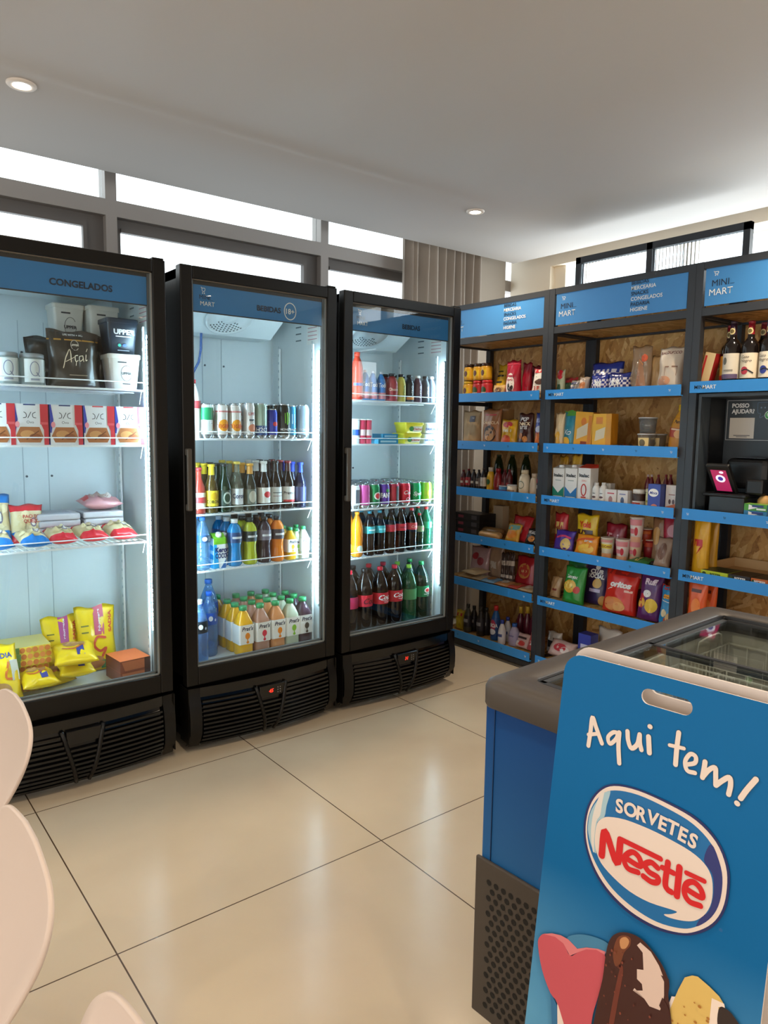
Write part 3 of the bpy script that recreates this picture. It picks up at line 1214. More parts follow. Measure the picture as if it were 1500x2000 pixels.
# ================================================================ chest freezer
FRG = mat('#4c4641', .45, spec=.3)
FRGD = mat('#2b2c2e', .4)
fz = empty('chest_freezer', (1.116, 1.066, 0), math.radians(2.8), label='long blue chest freezer with grey rim and sliding glass lids, behind the ice cream sign', cat='freezer')
FL, FD, ZR = 1.085, .66, .865
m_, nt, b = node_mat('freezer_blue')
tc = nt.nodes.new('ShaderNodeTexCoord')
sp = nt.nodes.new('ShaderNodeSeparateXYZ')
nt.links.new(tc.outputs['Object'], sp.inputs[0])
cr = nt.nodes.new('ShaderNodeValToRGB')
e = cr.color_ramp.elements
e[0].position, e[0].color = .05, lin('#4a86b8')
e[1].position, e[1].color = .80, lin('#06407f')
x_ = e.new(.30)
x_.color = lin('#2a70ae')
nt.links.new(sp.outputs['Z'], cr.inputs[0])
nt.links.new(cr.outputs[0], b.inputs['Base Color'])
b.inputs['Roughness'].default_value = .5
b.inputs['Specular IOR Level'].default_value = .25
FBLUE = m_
b_ = MB()
# hollow cabinet: outer walls with an open tub
t = .06
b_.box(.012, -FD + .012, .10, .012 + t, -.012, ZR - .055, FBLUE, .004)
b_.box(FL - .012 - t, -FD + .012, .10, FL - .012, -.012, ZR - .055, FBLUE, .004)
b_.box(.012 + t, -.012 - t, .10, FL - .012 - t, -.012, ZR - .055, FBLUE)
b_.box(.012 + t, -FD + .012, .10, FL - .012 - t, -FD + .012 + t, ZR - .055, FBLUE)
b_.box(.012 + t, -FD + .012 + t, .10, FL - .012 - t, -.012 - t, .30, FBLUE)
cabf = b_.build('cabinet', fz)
q = MB()
q.box(.0095, -.04, .10, .0115, -.0385, ZR - .055, mat('#0a2f5c', .5))
# round logo edge on the end panel
def SE(x, y, o):
    return (.0118 - o, -FD / 2 - .02 - x * .3, .47 + y * .3)
q.decals(SE, .6, .3, [('e', .18, .42, .53, .62, mat('#123a7a', .4)), ('e', .18, .42, .50, .585, mat('#efe6dc', .4)), ('e', .18, .42, .42, .47, mat('#1d6fb8', .4)), ('e', .20, .36, .36, .33, mat('#efe6dc', .4))])
q.build('end_panel_print', cabf)
t2 = t + .0145
MB().add([(t2, -t2, .305), (FL - t2, -t2, .305), (FL - t2, -FD + t2, .305), (t2, -FD + t2, .305), (t2, -t2, ZR - .05), (FL - t2, -t2, ZR - .05), (FL - t2, -FD + t2, ZR - .05), (t2, -FD + t2, ZR - .05)],
         [(0, 1, 2, 3), (0, 4, 5, 1), (1, 5, 6, 2), (2, 6, 7, 3), (3, 7, 4, 0)], mat('#d8d5cc', .4)).build('inner_tub', fz)
# rim: rounded rectangle ring
def rrect(x0, y0, x1, y1, r, n=6):
    out = []
    for cx, cy, a0 in ((x1 - r, y1 - r, 0), (x0 + r, y1 - r, PI / 2), (x0 + r, y0 + r, PI), (x1 - r, y0 + r, 1.5 * PI)):
        out += [(cx + r * math.cos(a0 + PI / 2 * k / n), cy + r * math.sin(a0 + PI / 2 * k / n)) for k in range(n + 1)]
    return out
R_ = MB()
rings = []
for (ins, z, rr) in ((.004, ZR - .062, .03), (0, ZR - .055, .035), (0, ZR - .018, .035), (.005, ZR - .006, .034), (.016, ZR, .03), (.078, ZR - .002, .035), (.082, ZR - .008, .033), (.084, ZR - .05, .033)):
    rings.append([(x, y, z) for x, y in rrect(ins, -FD + ins, FL - ins, -ins, rr)])
n = len(rings[0])
vs = [p for r_ in rings for p in r_]
fs = []
for i in range(len(rings) - 1):
    for k in range(n):
        j = (k + 1) % n
        fs.append((i * n + k, i * n + j, (i + 1) * n + j, (i + 1) * n + k))
R_.add(vs, fs, FRG, True)
R_.build('top_rim', fz)
# two sliding glass lids, the far one under the near one, with dark rails and pull handles
K = MB()
K.box(.084, -FD + .084, ZR - .022, FL - .084, -FD + .092, ZR - .004, FRGD)
K.box(.084, -.092, ZR - .022, FL - .084, -.084, ZR - .004, FRGD)
K.box(.084, -FD + .09, ZR - .022, .09, -.09, ZR - .004, FRGD)
K.box(FL - .09, -FD + .09, ZR - .022, FL - .084, -.09, ZR - .004, FRGD)
K.build('lid_rail', fz)
for (x0, x1, z) in ((.09, .56, ZR - .010), (.535, FL - .09, ZR - .018)):
    lid = MB().box(x0, -FD + .093, z, x1, -.093, z + .004, clear('#f0f4f2', spec=.45, rough=.02)).build('glass_lid', fz)
    fr_ = MB()
    for a in (x0, x1 - .012):
        fr_.box(a, -FD + .093, z - .001, a + .012, -.093, z + .0055, FRGD)
    fr_.box(x0, -.108, z - .001, x1, -.094, z + .0055, mat('#3f4143', .4))
    fr_.build('lid_frame', lid)
# baskets with wire handles
for bx in (.12, .43, .74):
    W = MB()
    wm = mat('#f2f0ea', .35)
    x0, x1, y0, y1 = bx, bx + .26, -FD + .12, -.11
    for z in (.505, .60, .70, .78):
        W.tube([(x0, y0, z), (x1, y0, z), (x1, y1, z), (x0, y1, z)], .003, wm, 4, closed=True)
    for i in range(12):
        x = x0 + (x1 - x0) * i / 11
        W.tube([(x, y1, .78), (x, y1, .505), (x, y0, .505), (x, y0, .78)], .0018, wm, 4)
    for i in range(9):
        y = y0 + (y1 - y0) * i / 8
        W.tube([(x0, y, .78), (x0, y, .505), (x1, y, .505), (x1, y, .78)], .0018, wm, 4)
    for y in (y0, y1):
        sg = .10 if y == y0 else -.10
        W.tube([(bx + .05, y, .78), (bx + .06, y, .818), (bx + .10, y + sg * .1, .830), (bx + .16, y + sg * .1, .830), (bx + .20, y, .818), (bx + .21, y, .78)], .003, wm, 5)
    W.build('wire_basket', fz)
# vent plate with rows of round holes on the end, low down
V = MB()
V.box(.002, -.34, .075, .0115, -.004, .452, FRG, .003)
V.build('vent_plate', fz)
Hh = MB()
dk = mat('#0b0b0c', .7)
for j in range(17):
    for i in range(13):
        y = -.045 - i * .0205 - (.010 if j % 2 else 0)
        z = .11 + j * .0185
        Hh.add([(.0014, y + .0072 * math.cos(a * PI / 4), z + .0072 * math.sin(a * PI / 4)) for a in range(8)], [tuple(range(8))], dk)
Hh.build('vent_holes', fz)
for (cx, cy) in ((.07, -.07), (FL - .07, -.07), (.07, -FD + .07), (FL - .07, -FD + .07)):
    W = MB()
    W.lathe([(.030, -.011), (.032, -.008), (.032, .008), (.030, .011)], mat('#141414', .4), 18, T=Matrix.Translation((cx - .03, cy, .032)) @ Matrix.Rotation(PI / 2, 4, 'X'))
    W.box(cx - .045, cy - .016, .05, cx + .02, cy - .0125, .098, mat('#9a9a98', .3, .7))
    W.box(cx - .045, cy + .0125, .05, cx + .02, cy + .016, .098, mat('#9a9a98', .3, .7))
    W.box(cx - .045, cy - .016, .093, cx + .03, cy + .016, .099, mat('#9a9a98', .3, .7))
    W.build('caster', fz)

# ice cream packs lying in the baskets
for k, (x, y, z, w_, d_, h_, m, rz, lab) in enumerate((
        (.22, -.22, .515, .14, .11, .10, '#d9cdbb', .1, 'cream ice cream box in the basket at the corner by the sign'),
        (.21, -.40, .515, .15, .12, .07, '#b8c6d0', -.1, 'pale blue ice cream box in the near basket beside the sign'),
        (.52, -.20, .515, .13, .10, .13, '#cfc4b4', 0, 'tall cream ice cream box in the centre basket'),
        (.60, -.34, .515, .10, .12, .09, '#a8552f', .2, 'orange-brown ice cream box in the centre basket'),
        (.50, -.45, .515, .14, .11, .12, '#d8d4cc', -.1, 'white ice cream box in the centre basket'),
        (.83, -.20, .515, .12, .12, .16, '#c9a478', 0, 'tan ice cream box standing in the far basket'),
        (.92, -.36, .515, .10, .13, .12, '#b09a82', .1, 'brownish ice cream box in the far basket'),
        (.81, -.42, .515, .11, .11, .09, '#e0dcd4', 0, 'low white ice cream box in the far basket'))):
    o = box('ice_cream_box', w_, d_, h_, m, None, None, [('r', -.7, .3, .7, .7, c('#6a7a8c' if k % 2 else '#a84a4a'))])
    T = Matrix.Translation((1.116, 1.066, 0)) @ Matrix.Rotation(math.radians(2.8), 4, 'Z') @ Matrix.Translation((x, y, z))
    o.location = T.translation
    o.rotation_euler = (0, 0, math.radians(2.8) + rz)
    tag(o, lab, 'ice cream box', 'ice cream boxes in the chest freezer')

# ================================================================ goods in the fridges
Y1 = FY + .13      # front row of a fridge shelf


EDGE = {}


def column(make, px, z, rows, lab, cat, group, y=Y1, pitch=.07, vis=None, rz=0.):
    """a file of the same product running back into a fridge; the first faces the door, files stand side by side"""
    first = make()
    vs = [v.co for q in first.children for v in q.data.vertices]
    hw = max(abs(v.x) for v in vs)
    x = colx(px, y, z + .08)
    cx = min((F1X, F2X, F3X), key=lambda q: abs(q - x))
    key = (cx, z, round(y, 1))
    x = max(x, EDGE.get(key, cx - .314) + hw + .0006)
    x = min(x, cx + .3145 - hw)
    EDGE[key] = x + hw
    names = (', front row', ', second row', ', third row', ', fourth row', ', fifth row')
    for k in range(rows):
        o = first if k == 0 else dup(first)
        place(o, x, y + k * max(pitch, 2 * hw + .001), z, lab.replace(' @', names[k]), cat, group, rz)


# ---- middle fridge
Z21, Z22, Z23, Z20 = 1.3525, 1.0225, .7725, .3525
G = 'tall drink cans in the middle fridge'
PL = '@, 18+ fridge top shelf'
B_ = c
CANS = [
    (402, .148, .031, '#e7eee9', [('r', -1, .55, 1, 1, c('#1f8a57')), ('t', 'PATH', .1, .46, .14, c(WH), {'b': .02}), ('p', [(-.2, .55), (.9, .55), (.35, .40)], c('#16523a'))], 'white and green tall can', 2),
    (432, .148, .031, '#e9e6e0', [('e', 0, .36, .6, .22, c('#e79a1f')), ('t', 'TIGER', 0, .33, .14, c('#c93a1c'), {'b': .02}), ('r', -1, .84, 1, .9, c('#c9837f'))], 'white can with orange tiger-stripe emblem', 3),
    (457, .148, .031, '#e5e2dc', [('e', 0, .36, .6, .22, c('#e79a1f')), ('t', 'TIGER', 0, .33, .14, c('#c93a1c'), {'b': .02}), ('r', -1, .84, 1, .9, c('#c9837f'))], 'cream can with orange tiger-stripe emblem', 3),
    (486, .158, .029, '#dfe1e2', [('t', 'LIFE', 0, .75, .10, c('#b23b3b'), {'b': .02}), ('e', .1, .25, .5, .14, c('#d58a6a')), ('r', -.3, .5, .3, .56, c('#4a5a66'))], 'silver-white slim can with small red lettering', 3),
    (508, .158, .030, '#9fb6a6', [('r', -1, .0, 1, .34, c('#26497e')), ('t', 'H2O', -.2, .2, .16, c(WH), {'b': .02}), ('p', [(.2, 1), (.9, 1), (.2, .3), (-.2, .3)], c('#dfe6ea'))], 'green and silver can with navy base', 3),
    (531, .134, .027, '#2b3aa0', [('p', [(-.8, .62), (.9, .62), (.9, 0), (-.1, 0)], c('#d9dde2')), ('e', .1, .5, .34, .10, c('#c8322f')), ('p', [(-1, .0), (.0, .0), (-1, .5)], c('#1c2a86'))], 'small blue and silver energy drink can', 3),
    (554, .158, .032, '#1c211d', [('k', [(-.22, .8), (-.18, .45)], .09, c('#7ccf3a')), ('k', [(.02, .82), (.04, .40)], .09, c('#7ccf3a')), ('k', [(.26, .8), (.24, .45)], .09, c('#7ccf3a')), ('t', 'MONSTER', 0, .22, .08, c(WH), {'b': .02})], 'black energy can with green claw mark', 3),
    (579, .158, .032, '#2d86b4', [('k', [(-.18, .8), (-.14, .45)], .08, c('#bfe3f2')), ('k', [(.1, .8), (.1, .4)], .08, c('#bfe3f2')), ('t', 'MONSTER', 0, .22, .08, c(WH), {'b': .02})], 'blue energy can with pale claw mark', 3),
    (601, .158, .032, '#9fb8cc', [('t', 'MONSTER', 0, .22, .08, c(WH), {'b': .02})], 'pale blue energy can', 3),
]
for px, h, r_, col, dec, lab, n in CANS:
    column(lambda: can('drink_can', h, r_, col, dec), px, Z21, n, lab + ' ' + PL, 'can', G, y=FY + .145, pitch=.072)
place(bottle('drink_bottle', .25, .030, 'pet', c('#ece9e6'), '#b8313a', c('#efecea'), [('r', -1, .55, 1, .75, c('#c2474b'))], (.15, .8)), colx(384, FY + .15, 1.45), FY + .15, Z21, 'tall white bottle with red band at the door edge of the 18+ fridge top shelf', 'bottle')

G = 'beer bottles in the middle fridge'
PL = '@, 18+ fridge second shelf'
dk = clear('#4a2c14', .75, bodycol='#20130a')
gn = clear('#2d5a35', .7, bodycol='#13301c')
cl = clear('#dfe6dc', .25, bodycol='#9aa08c')
BE = [
    (388, .20, .030, 'beer', clear('#d9c8b0', .7, bodycol='#b8463a'), '#a52a2e', '#e4dccf', [('r', -1, .3, 1, .7, c('#a8383a'))], None, 'reddish bottle with cream label', 1),
    (408, .215, .030, 'beer', clear('#a8924e', .6, bodycol='#5d4a20'), '#e2c72e', '#e3cf36', [('e', 0, .65, .4, .24, c('#caa11c')), ('t', 'CORONA', 0, .3, .2, c('#3a3512'), {'b': .02})], '#dcc52c', 'beer bottle with yellow foil and yellow label', 3),
    (437, .215, .031, 'beer', gn, '#1a1d1a', '#20362a', [('e', 0, .5, .5, .4, c('#aeb8ac')), ('e', 0, .5, .36, .28, c('#233c2c'))], None, 'dark green beer bottle with oval label', 3),
    (463, .225, .029, 'beer', cl, '#c9b04a', '#dfe6ea', [('t', 'Corona', 0, .55, .3, c('#20386a'), {'b': .02})], None, 'clear beer bottle with pale blue label', 3),
    (488, .215, .031, 'beer', clear('#7c7a60', .6, bodycol='#3e3f30'), '#d8a23e', '#5c6256', [('e', 0, .5, .5, .4, c('#b9b6a4'))], '#d49a45', 'olive beer bottle with gold foil neck', 3),
    (515, .225, .031, 'beer', dk, '#dfe3e0', '#e9ebe6', [('p', [(-.9, .0), (.9, .0), (0, .35)], c('#2f6a3a')), ('e', .1, .55, .45, .2, c('#c62f33'))], '#dfe3e0', 'brown beer bottle with white foil neck and red emblem', 3),
    (536, .225, .030, 'beer', dk, '#20201e', '#c6ccca', [('r', -.7, .6, .7, .66, c('#5c6468')), ('r', -.7, .4, .7, .44, c('#8c6a6a'))], '#1c1512', 'brown beer bottle with grey-white label', 3),
    (562, .225, .031, 'beer', dk, '#7a1f22', '#dfe0dc', [('r', -1, 0, 1, .14, c('#bd2f33')), ('t', 'Premium', 0, .6, .2, c('#4a4a52'), {'b': .02})], '#3a1012', 'brown beer bottle with dark red cap and white label', 3),
    (586, .215, .029, 'beer', clear('#3f4a86', .6, bodycol='#232a4c'), '#2b49b8', '#3a3f66', [], '#2b49b8', 'beer bottle with blue foil neck', 3),
]
for px, h, r_, pf, liq, cap_, lb, dec, nk, lab, n in BE:
    column(lambda: bottle('beer_bottle', h, r_, pf, liq, cap_, c(lb), dec, (.14, .46), neck=c(nk, .3) if nk else None, neckz=.74), px, Z22, n, lab + ' ' + PL, 'beer bottle', G, y=FY + .15, pitch=.075)

G = 'soft drinks in the middle fridge'
PL = '@, 18+ fridge third shelf'
wat = clear('#b9dcf2', .28, bodycol='#8db9da')
column(lambda: bottle('water_bottle', .235, .033, 'pet', wat, '#2f6ac0', c('#24507e'), [('e', -.1, .5, .3, .3, c(WH)), ('r', .3, .2, .9, .8, c('#7c94ac'))], (.52, .66)), 396, Z23, 2, 'clear water bottle with dark blue label ' + PL, 'water bottle', G, y=FY + .145)


def coco():
    root = empty('coconut_water_carton')
    W, D, H = .058, .055, .155
    m = MB()
    m.box(-W / 2, -D / 2, 0, W / 2, D / 2, H - .02, c('#e8f0f0'))
    m.add([(-W / 2, -D / 2, H - .02), (W / 2, -D / 2, H - .02), (W / 2, D / 2, H - .02), (-W / 2, D / 2, H - .02), (-W / 2, D / 2, H), (W / 2, D / 2, H), (-W / 2, 0, H), (W / 2, 0, H)],
          [(0, 1, 7, 6), (6, 7, 5, 4), (0, 6, 4, 3), (1, 2, 5, 7), (2, 3, 4, 5)], c('#7cc32f'))
    S = S_flat(W, D, H - .02)
    m.decals(S, W, H, [('r', -1, .8, 1, 1, c('#7cc32f')), ('p', [(-1, 0), (-.1, 0), (-.5, .8), (-1, .8)], c('#2f9ad2')), ('t', 'Kero', .2, .62, .16, c('#1b2c6b'), {'b': .04}), ('t', 'COCO', .2, .42, .16, c('#1b2c6b'), {'b': .04}), ('p', [(.1, 0), (1, 0), (1, .3), (.5, .12)], c('#2d6cb0'))])
    for z in (.0, .04, .08):
        m.add([(-W / 2 - .0005, -D / 2, z), (-W / 2 - .0005, D / 2, z), (-W / 2 - .0005, D / 2, z + .03), (-W / 2 - .0005, -D / 2, z + .02)], [(0, 1, 2, 3)], c('#39a4d8'))
    m.build('carton_body', root)
    MB().lathe([(.014, 0), (.014, .014), (.012, .016)], c(WH), 14, T=Matrix.Translation((0, -.012, H - .012)) @ Matrix.Rotation(.4, 4, 'X')).build('cap', root)
    return root


for k, (px, yy) in enumerate(((443, FY + .145), (424, FY + .150))):
    place(coco(), colx(px, yy, .84), yy, Z23, 'green and blue coconut water carton with white cap on the 18+ fridge third shelf', 'carton', G)


def sport(col, capc, lb):
    return lambda: bottle('sports_drink_bottle', .215, .034, 'sport', clear(col, .8, bodycol=col), capc, c(lb), [('r', -.6, .4, .7, .6, c('#c9ced2'))], (.50, .72), capr=1.15)


for px, col, capc, lb, lab, n in ((458, '#1a86c8', '#e2e6e8', '#1c3f6c', 'bright blue sports drink bottle', 3), (488, '#b5c12f', '#1d2a2c', '#23302c', 'yellow-green sports drink bottle', 3),
                                  (516, '#3c3038', '#1d1a1c', '#6a6470', 'dark cola-brown sports drink bottle', 3), (541, '#e8852a', '#20242a', '#3a3038', 'orange sports drink bottle', 3)):
    column(sport(col, capc, lb), px, Z23, n, lab + ' ' + PL, 'sports drink', G, y=FY + .15, pitch=.078)


def prats(liq, dot, big=True, txt=True):
    k = .97 if big else .66
    d = [('t', "Prat's", .1, .80, .20, c('#1e2a4a'), {'b': .03, 's': .25})] if txt else [('r', -.5, .3, .5, .8, c('#c9d2d2'))]
    if dot:
        d += [('e', .1, .42, .38, .17, c(dot)), ('r', .02, .12, .18, .3, c(dot)), ('e', .1, .10, .22, .07, c(dot))]
    return lambda: bottle('juice_bottle', .235 * k, .0385 * k, 'juice', clear(liq, .88, bodycol=liq), '#2f9a5c', c('#eef0ee'), d, (.24, .64), square=True, capr=1.25)


for px, liq, dot, lab, n in ((566, '#e9b52c', '#e9b52c', 'small yellow juice bottle with green cap', 2), (585, '#cfe0c0', '#9ccf52', 'small pale green juice bottle with green cap', 2), (602, '#e9efe9', '#e8b48c', 'small whitish juice bottle with green cap', 2)):
    column(prats(liq, dot, False), px, Z23, n, lab + ' ' + PL, 'juice bottle', G, y=FY + .15, pitch=.065)
G = 'juice bottles on the floor of the middle fridge'
PL = '@, 18+ fridge floor'
for px, liq, dot, lab, n in ((475, '#f0b51e', '#e88a1c', 'orange juice bottle with green cap', 4), (508, '#b98a74', '#d8324a', 'brownish guava juice bottle with red print', 4), (538, '#d9925c', '#ee8a1a', 'peach-coloured juice bottle with orange print', 4),
                             (567, '#c9d4bd', '#8cc63a', 'pale green juice bottle with lime print', 4), (597, '#4a3440', '#4b4238', 'dark grape juice bottle with grey print', 3)):
    column(prats(liq, dot), px, Z20, n, lab + ' ' + PL, 'juice bottle', G, y=FY + .135, pitch=.082)
for px, y, h, r_, lb, cp, lab in ((391, FY + .115, .29, .038, '#17222c', '#dfe7ec', 'clear water bottle with black label at the front'), (409, FY + .21, .30, .037, '#2450a4', '#2f6fe0', 'water bottle with bright blue cap'), (425, FY + .33, .33, .045, '#2447a0', '#3a6fc4', 'large blue-labelled water bottle at the back')):
    wb = bottle('water_bottle', h, r_, 'pet', clear('#a9cdee', .32, bodycol='#7da9d6'), cp, c(lb), [('e', -.2, .55, .22, .22, c(WH)), ('e', .3, .4, .10, .12, c('#c9d8f2'))], (.50, .68))
    place(wb, colx(px, y, .48), y, Z20, lab + ' on the 18+ fridge floor', 'water bottle', 'water bottles on the floor of the middle fridge')

# ---- right fridge
Z31, Z32, Z33, Z34, Z30 = 1.5475, 1.3275, .9975, .7475, .3395
G = 'dairy drinks in the drinks fridge'
PL = 'on the drinks fridge top shelf'
yy = FY + .14
place(bottle('drink_bottle', .235, .030, 'juice', c('#e2492f'), '#e2492f', c('#e2492f'), [('r', -1, .3, 1, .5, c('#5a6ab0'))], (.2, .5)), colx(697, yy, 1.6), yy, Z31, 'tall red bottle ' + PL, 'bottle', G)
for px, h in ((713, .150), (728, .148), (744, .146)):
    place(bottle('yogurt_bottle', h, .024, 'pet', c('#3f83c4'), '#dfe7ee', c('#3c78bd'), [('r', -1, 0, 1, .3, c('#d98f96')), ('t', 'Toddy', 0, .65, .2, c(WH), {'b': .02})], (.05, .8)), colx(px, yy, 1.6), yy, Z31, 'blue and pink yogurt bottle ' + PL, 'bottle', G)
for px, w, col, tx, tcol, capc, lab in ((765, .062, '#9a2f33', 'Chocomil', '#f0e0c8', '#20242a', 'wide red chocolate drink bottle'), (783, .050, '#d8cf62', 'Vita', '#3a6a32', '#20242a', 'yellow shake bottle'), (799, .050, '#2e2b2c', 'YoPRO', '#f0f0ee', '#202226', 'black shake bottle with orange base'),
                                        (815, .050, '#5a3a48', 'YoPRO', '#f0f0ee', '#e4e8ea', 'plum shake bottle with pale cap'), (830, .050, '#4a4c52', 'YoPRO', '#f0f0ee', '#202226', 'grey shake bottle with dark cap'), (845, .050, '#8f98a8', 'YoPRO', '#22325e', '#e4e8ea', 'silver-blue shake bottle with pale cap'),
                                        (857, .050, '#c9b8bc', 'YoPRO', '#8a4a5a', '#e4e8ea', 'pinkish white shake bottle')):
    for k in range(2):
        dd = [('t', tx, 0, .5, .28, c(tcol), {'b': .02, 'rot': 1, 'w': .8})] if w < .06 else [('t', tx, 0, .6, .18, c(tcol), {'b': .02})]
        if 'orange' in lab:
            dd.append(('r', -1, 0, 1, .22, c('#d98a2a')))
        place(bottle('shake_bottle', .142, w / 2, 'juice', c(col), capc, c(col), dd, (.08, .66), capr=1.5), colx(px, yy, 1.6), yy + k * .06, Z31, lab + (' in front ' if not k else ' behind ') + PL, 'bottle', G)
PL = 'on the drinks fridge second shelf'
for px, col, c2, lab in ((694, '#e6eaee', '#2f55a8', 'white cup with blue wave'), (706, '#c23a54', '#f0d8dc', 'dark pink yogurt cup'), (717, '#d8475e', '#f2e4e4', 'bright pink yogurt cup')):
    place(cup('yogurt_cup', .125, .024, col, '#e8eaea', [('r', -1, .35, 1, .6, c(c2))], taper=.92), colx(px, yy, 1.4), yy, Z32, lab + ' ' + PL, 'cup', G)
for px, z, y, w in ((748, Z32, yy, .13), (752, Z32 + .027, yy + .03, .10)):
    place(box('cheese_pack', w, .09, .024, '#2a93c8', '#58b4dc', '#3c9fce', [('r', -.8, .3, .8, .7, c('#a9d8ec'))]), colx(px, y, z), y, z, 'flat blue pack ' + ('' if z == Z32 else 'laid on top ') + PL, 'pack', G)
for k in range(2):
    place(tub('margarine_tub', .125, .10, .056, '#e8df3e', '#e9e23a', [('r', -.2, .15, .9, .8, c('#e9ecd8')), ('e', -.35, .5, .28, .3, c('#3f8a3a')), ('t', 'Deline', .35, .5, .3, c('#c0402e'), {'b': .02, 's': .3})]), colx(798, yy, 1.36), yy, Z32 + k * .0565, 'yellow margarine tub ' + PL, 'tub', G)
for k in range(2):
    place(tub('cream_cheese_tub', .095, .09, .056, '#dfe6ee', '#e6ecf2', [('t', 'DANUBIO', 0, .5, .3, c('#2b4a8c'), {'b': .04})]), colx(838, yy, 1.36), yy, Z32 + k * .0565, 'white tub with blue lettering ' + PL, 'tub', G)
G = 'soft drink cans in the drinks fridge'
PL = '@, drinks fridge can shelf'
CN = [
    (691, '#e2e4e4', [('r', -.2, .1, .5, .9, c('#4a4f58'))], 'white and black soft drink can'),
    (707, '#c9549a', [('p', [(-1, 0), (0, 0), (.6, 1), (-1, 1)], c('#8a3f9c')), ('t', 'V', .4, .5, .2, c(WH))], 'pink and purple soft drink can'),
    (727, '#1f7f4c', [('e', .1, .5, .55, .22, c('#e8e8e0')), ('e', .1, .5, .36, .16, c('#c42f34')), ('r', -1, 0, 1, .2, c('#145c3c'))], 'green guarana can with red berry emblem'),
    (747, '#5a3590', [('t', 'FANTA', .1, .52, .26, c(WH), {'b': .05}), ('e', .1, .78, .3, .10, c('#3a9a4a'))], 'purple grape soda can'),
    (768, '#a82838', [('r', -.1, 0, .35, 1, c('#1e1a1e'))], 'red and black cola can'),
    (790, '#c92436', [('t', 'Coca', .1, .62, .22, c(WH), {'b': .02, 's': .4}), ('t', 'Cola', .2, .24, .18, c(WH), {'b': .02, 's': .4})], 'red cola can with white script'),
    (811, '#179a55', [('t', 'Sprite', .1, .52, .22, c(WH), {'b': .03, 's': .3, 'w': 1.7})], 'green lemon soda can with white lettering'),
    (829, '#22a862', [('t', 'Sprite', -.2, .52, .22, c(WH), {'b': .03, 's': .3, 'w': 1.6}), ('e', .5, .2, .14, .07, c(WH))], 'bright green lemon soda can'),
    (847, '#9fc238', [('e', .2, .5, .5, .25, c('#e8c83a'))], 'yellow-green soda can'),
]
for px, col, dec, lab in CN:
    column(lambda: can('soft_drink_can', .122, .0318, col, dec), px, Z33, 5, lab + ' ' + PL, 'can', G, y=FY + .145, pitch=.0665)
G = 'small soda bottles in the drinks fridge'
PL = '@, drinks fridge fourth shelf'
cola = clear('#3a2418', .82, bodycol='#150c0a')
head = clear('#9a8f86', .25, bodycol='#4c3a32')
SB = [
    (697, '#ee9a22', clear('#f09a20', .85, bodycol='#f09a20'), '#ef8f1c', None, [('e', 0, .5, .5, .5, c('#cfe4dc'))], 'orange soda bottle'),
    (721, '#3fa8cc', cola, '#3aa9b8', '#3fb0bc', [('r', -.6, .4, .6, .6, c('#d8f0f0'))], 'dark soda bottle with teal cap and label'),
    (741, '#3fa8cc', cola, '#3aa9b8', '#3fb0bc', [('r', -.6, .4, .6, .6, c('#8fd6da'))], 'slim dark soda bottle with teal cap and label'),
    (762, '#1e1a1a', cola, '#b02a34', '#b82838', [], 'cola bottle with black cap and plain red label'),
    (782, '#1e1a1a', cola, '#c02a34', '#c62b3a', [('r', -.6, .4, .6, .6, c('#8c1c28'))], 'cola bottle with black cap and red label'),
    (803, '#d33a3c', cola, '#c92436', '#c83a3e', [('t', 'Coca', 0, .5, .4, c('#f0e0d0'), {'s': .4})], 'cola bottle with red cap'),
    (822, '#c23234', clear('#2f5a34', .75, bodycol='#14301c'), '#2a5a3a', '#7f9a62', [('e', .3, .5, .3, .3, c('#a03a4a'))], 'dark green soda bottle'),
    (838, '#d8403e', clear('#52b08a', .55, bodycol='#2a8a62'), '#1c7c54', '#2aa070', [('r', .1, .1, .8, .9, c('#dff0e8'))], 'green lemon soda bottle with red cap'),
]
for px, cp, liq, _, lb, dec, lab in SB:
    column(lambda: bottle('soda_bottle', .232, .031, 'soda', liq, cp, c(lb or '#f0a02a'), dec, (.50, .66) if lb else (.12, .26), top=head if liq is cola else None), px, Z34, 2, lab + ' ' + PL, 'soda bottle', G, y=FY + .14, pitch=.07)
G = 'two-litre bottles in the drinks fridge'
PL = '@, drinks fridge floor'
for px, liq, cp, lb, dec, lab, top_ in (
        (682, cola, '#c92436', '#a82848', [], 'big cola bottle at the door edge', head),
        (709, cola, '#1e1a1a', '#cb2838', [('t', 'Coca', .2, .5, .5, c('#5a0f18'), {'b': .02, 's': .4})], 'big sugar-free cola bottle with black script label', head),
        (741, cola, '#c92436', '#c42234', [('t', 'Coca', .12, .62, .42, c(WH), {'b': .03, 's': .4, 'w': 1.5}), ('k', [(-.4, .38), (.0, .30), (.7, .38)], .05, c(WH)), ('r', -.1, .12, .7, .2, c('#e8b8b8'))], 'big cola bottle with white script label', head),
        (769, cola, '#c92436', '#ba2030', [('t', 'Coca', .12, .62, .40, c(WH), {'b': .02, 's': .4, 'w': 1.4}), ('k', [(-.1, .3), (.3, .22), (.7, .3)], .05, c(WH))], 'big cola bottle with darker red script label', head),
        (799, clear('#6fb07a', .45, bodycol='#356f4a'), '#8fcf3a', '#4f8a5a', [], 'big green lemon soda bottle', None),
        (828, clear('#3c5a40', .72, bodycol='#1c3024'), '#1f8a4c', '#157a4c', [('e', .2, .6, .42, .24, c('#e8e6dc')), ('e', .2, .6, .28, .17, c('#c4302e')), ('t', 'GUARANA', .2, .26, .13, c(WH), {'b': .02}), ('t', '2 L', .2, .08, .12, c(WH))], 'big guarana bottle with green label', None)):
    column(lambda: bottle('soda_bottle', .335, .0475, 'two', liq, cp, c(lb), dec, (.42, .60), top=top_), px, Z30, 2, lab + ' ' + PL, 'soda bottle', G, y=FY + .155, pitch=.1)

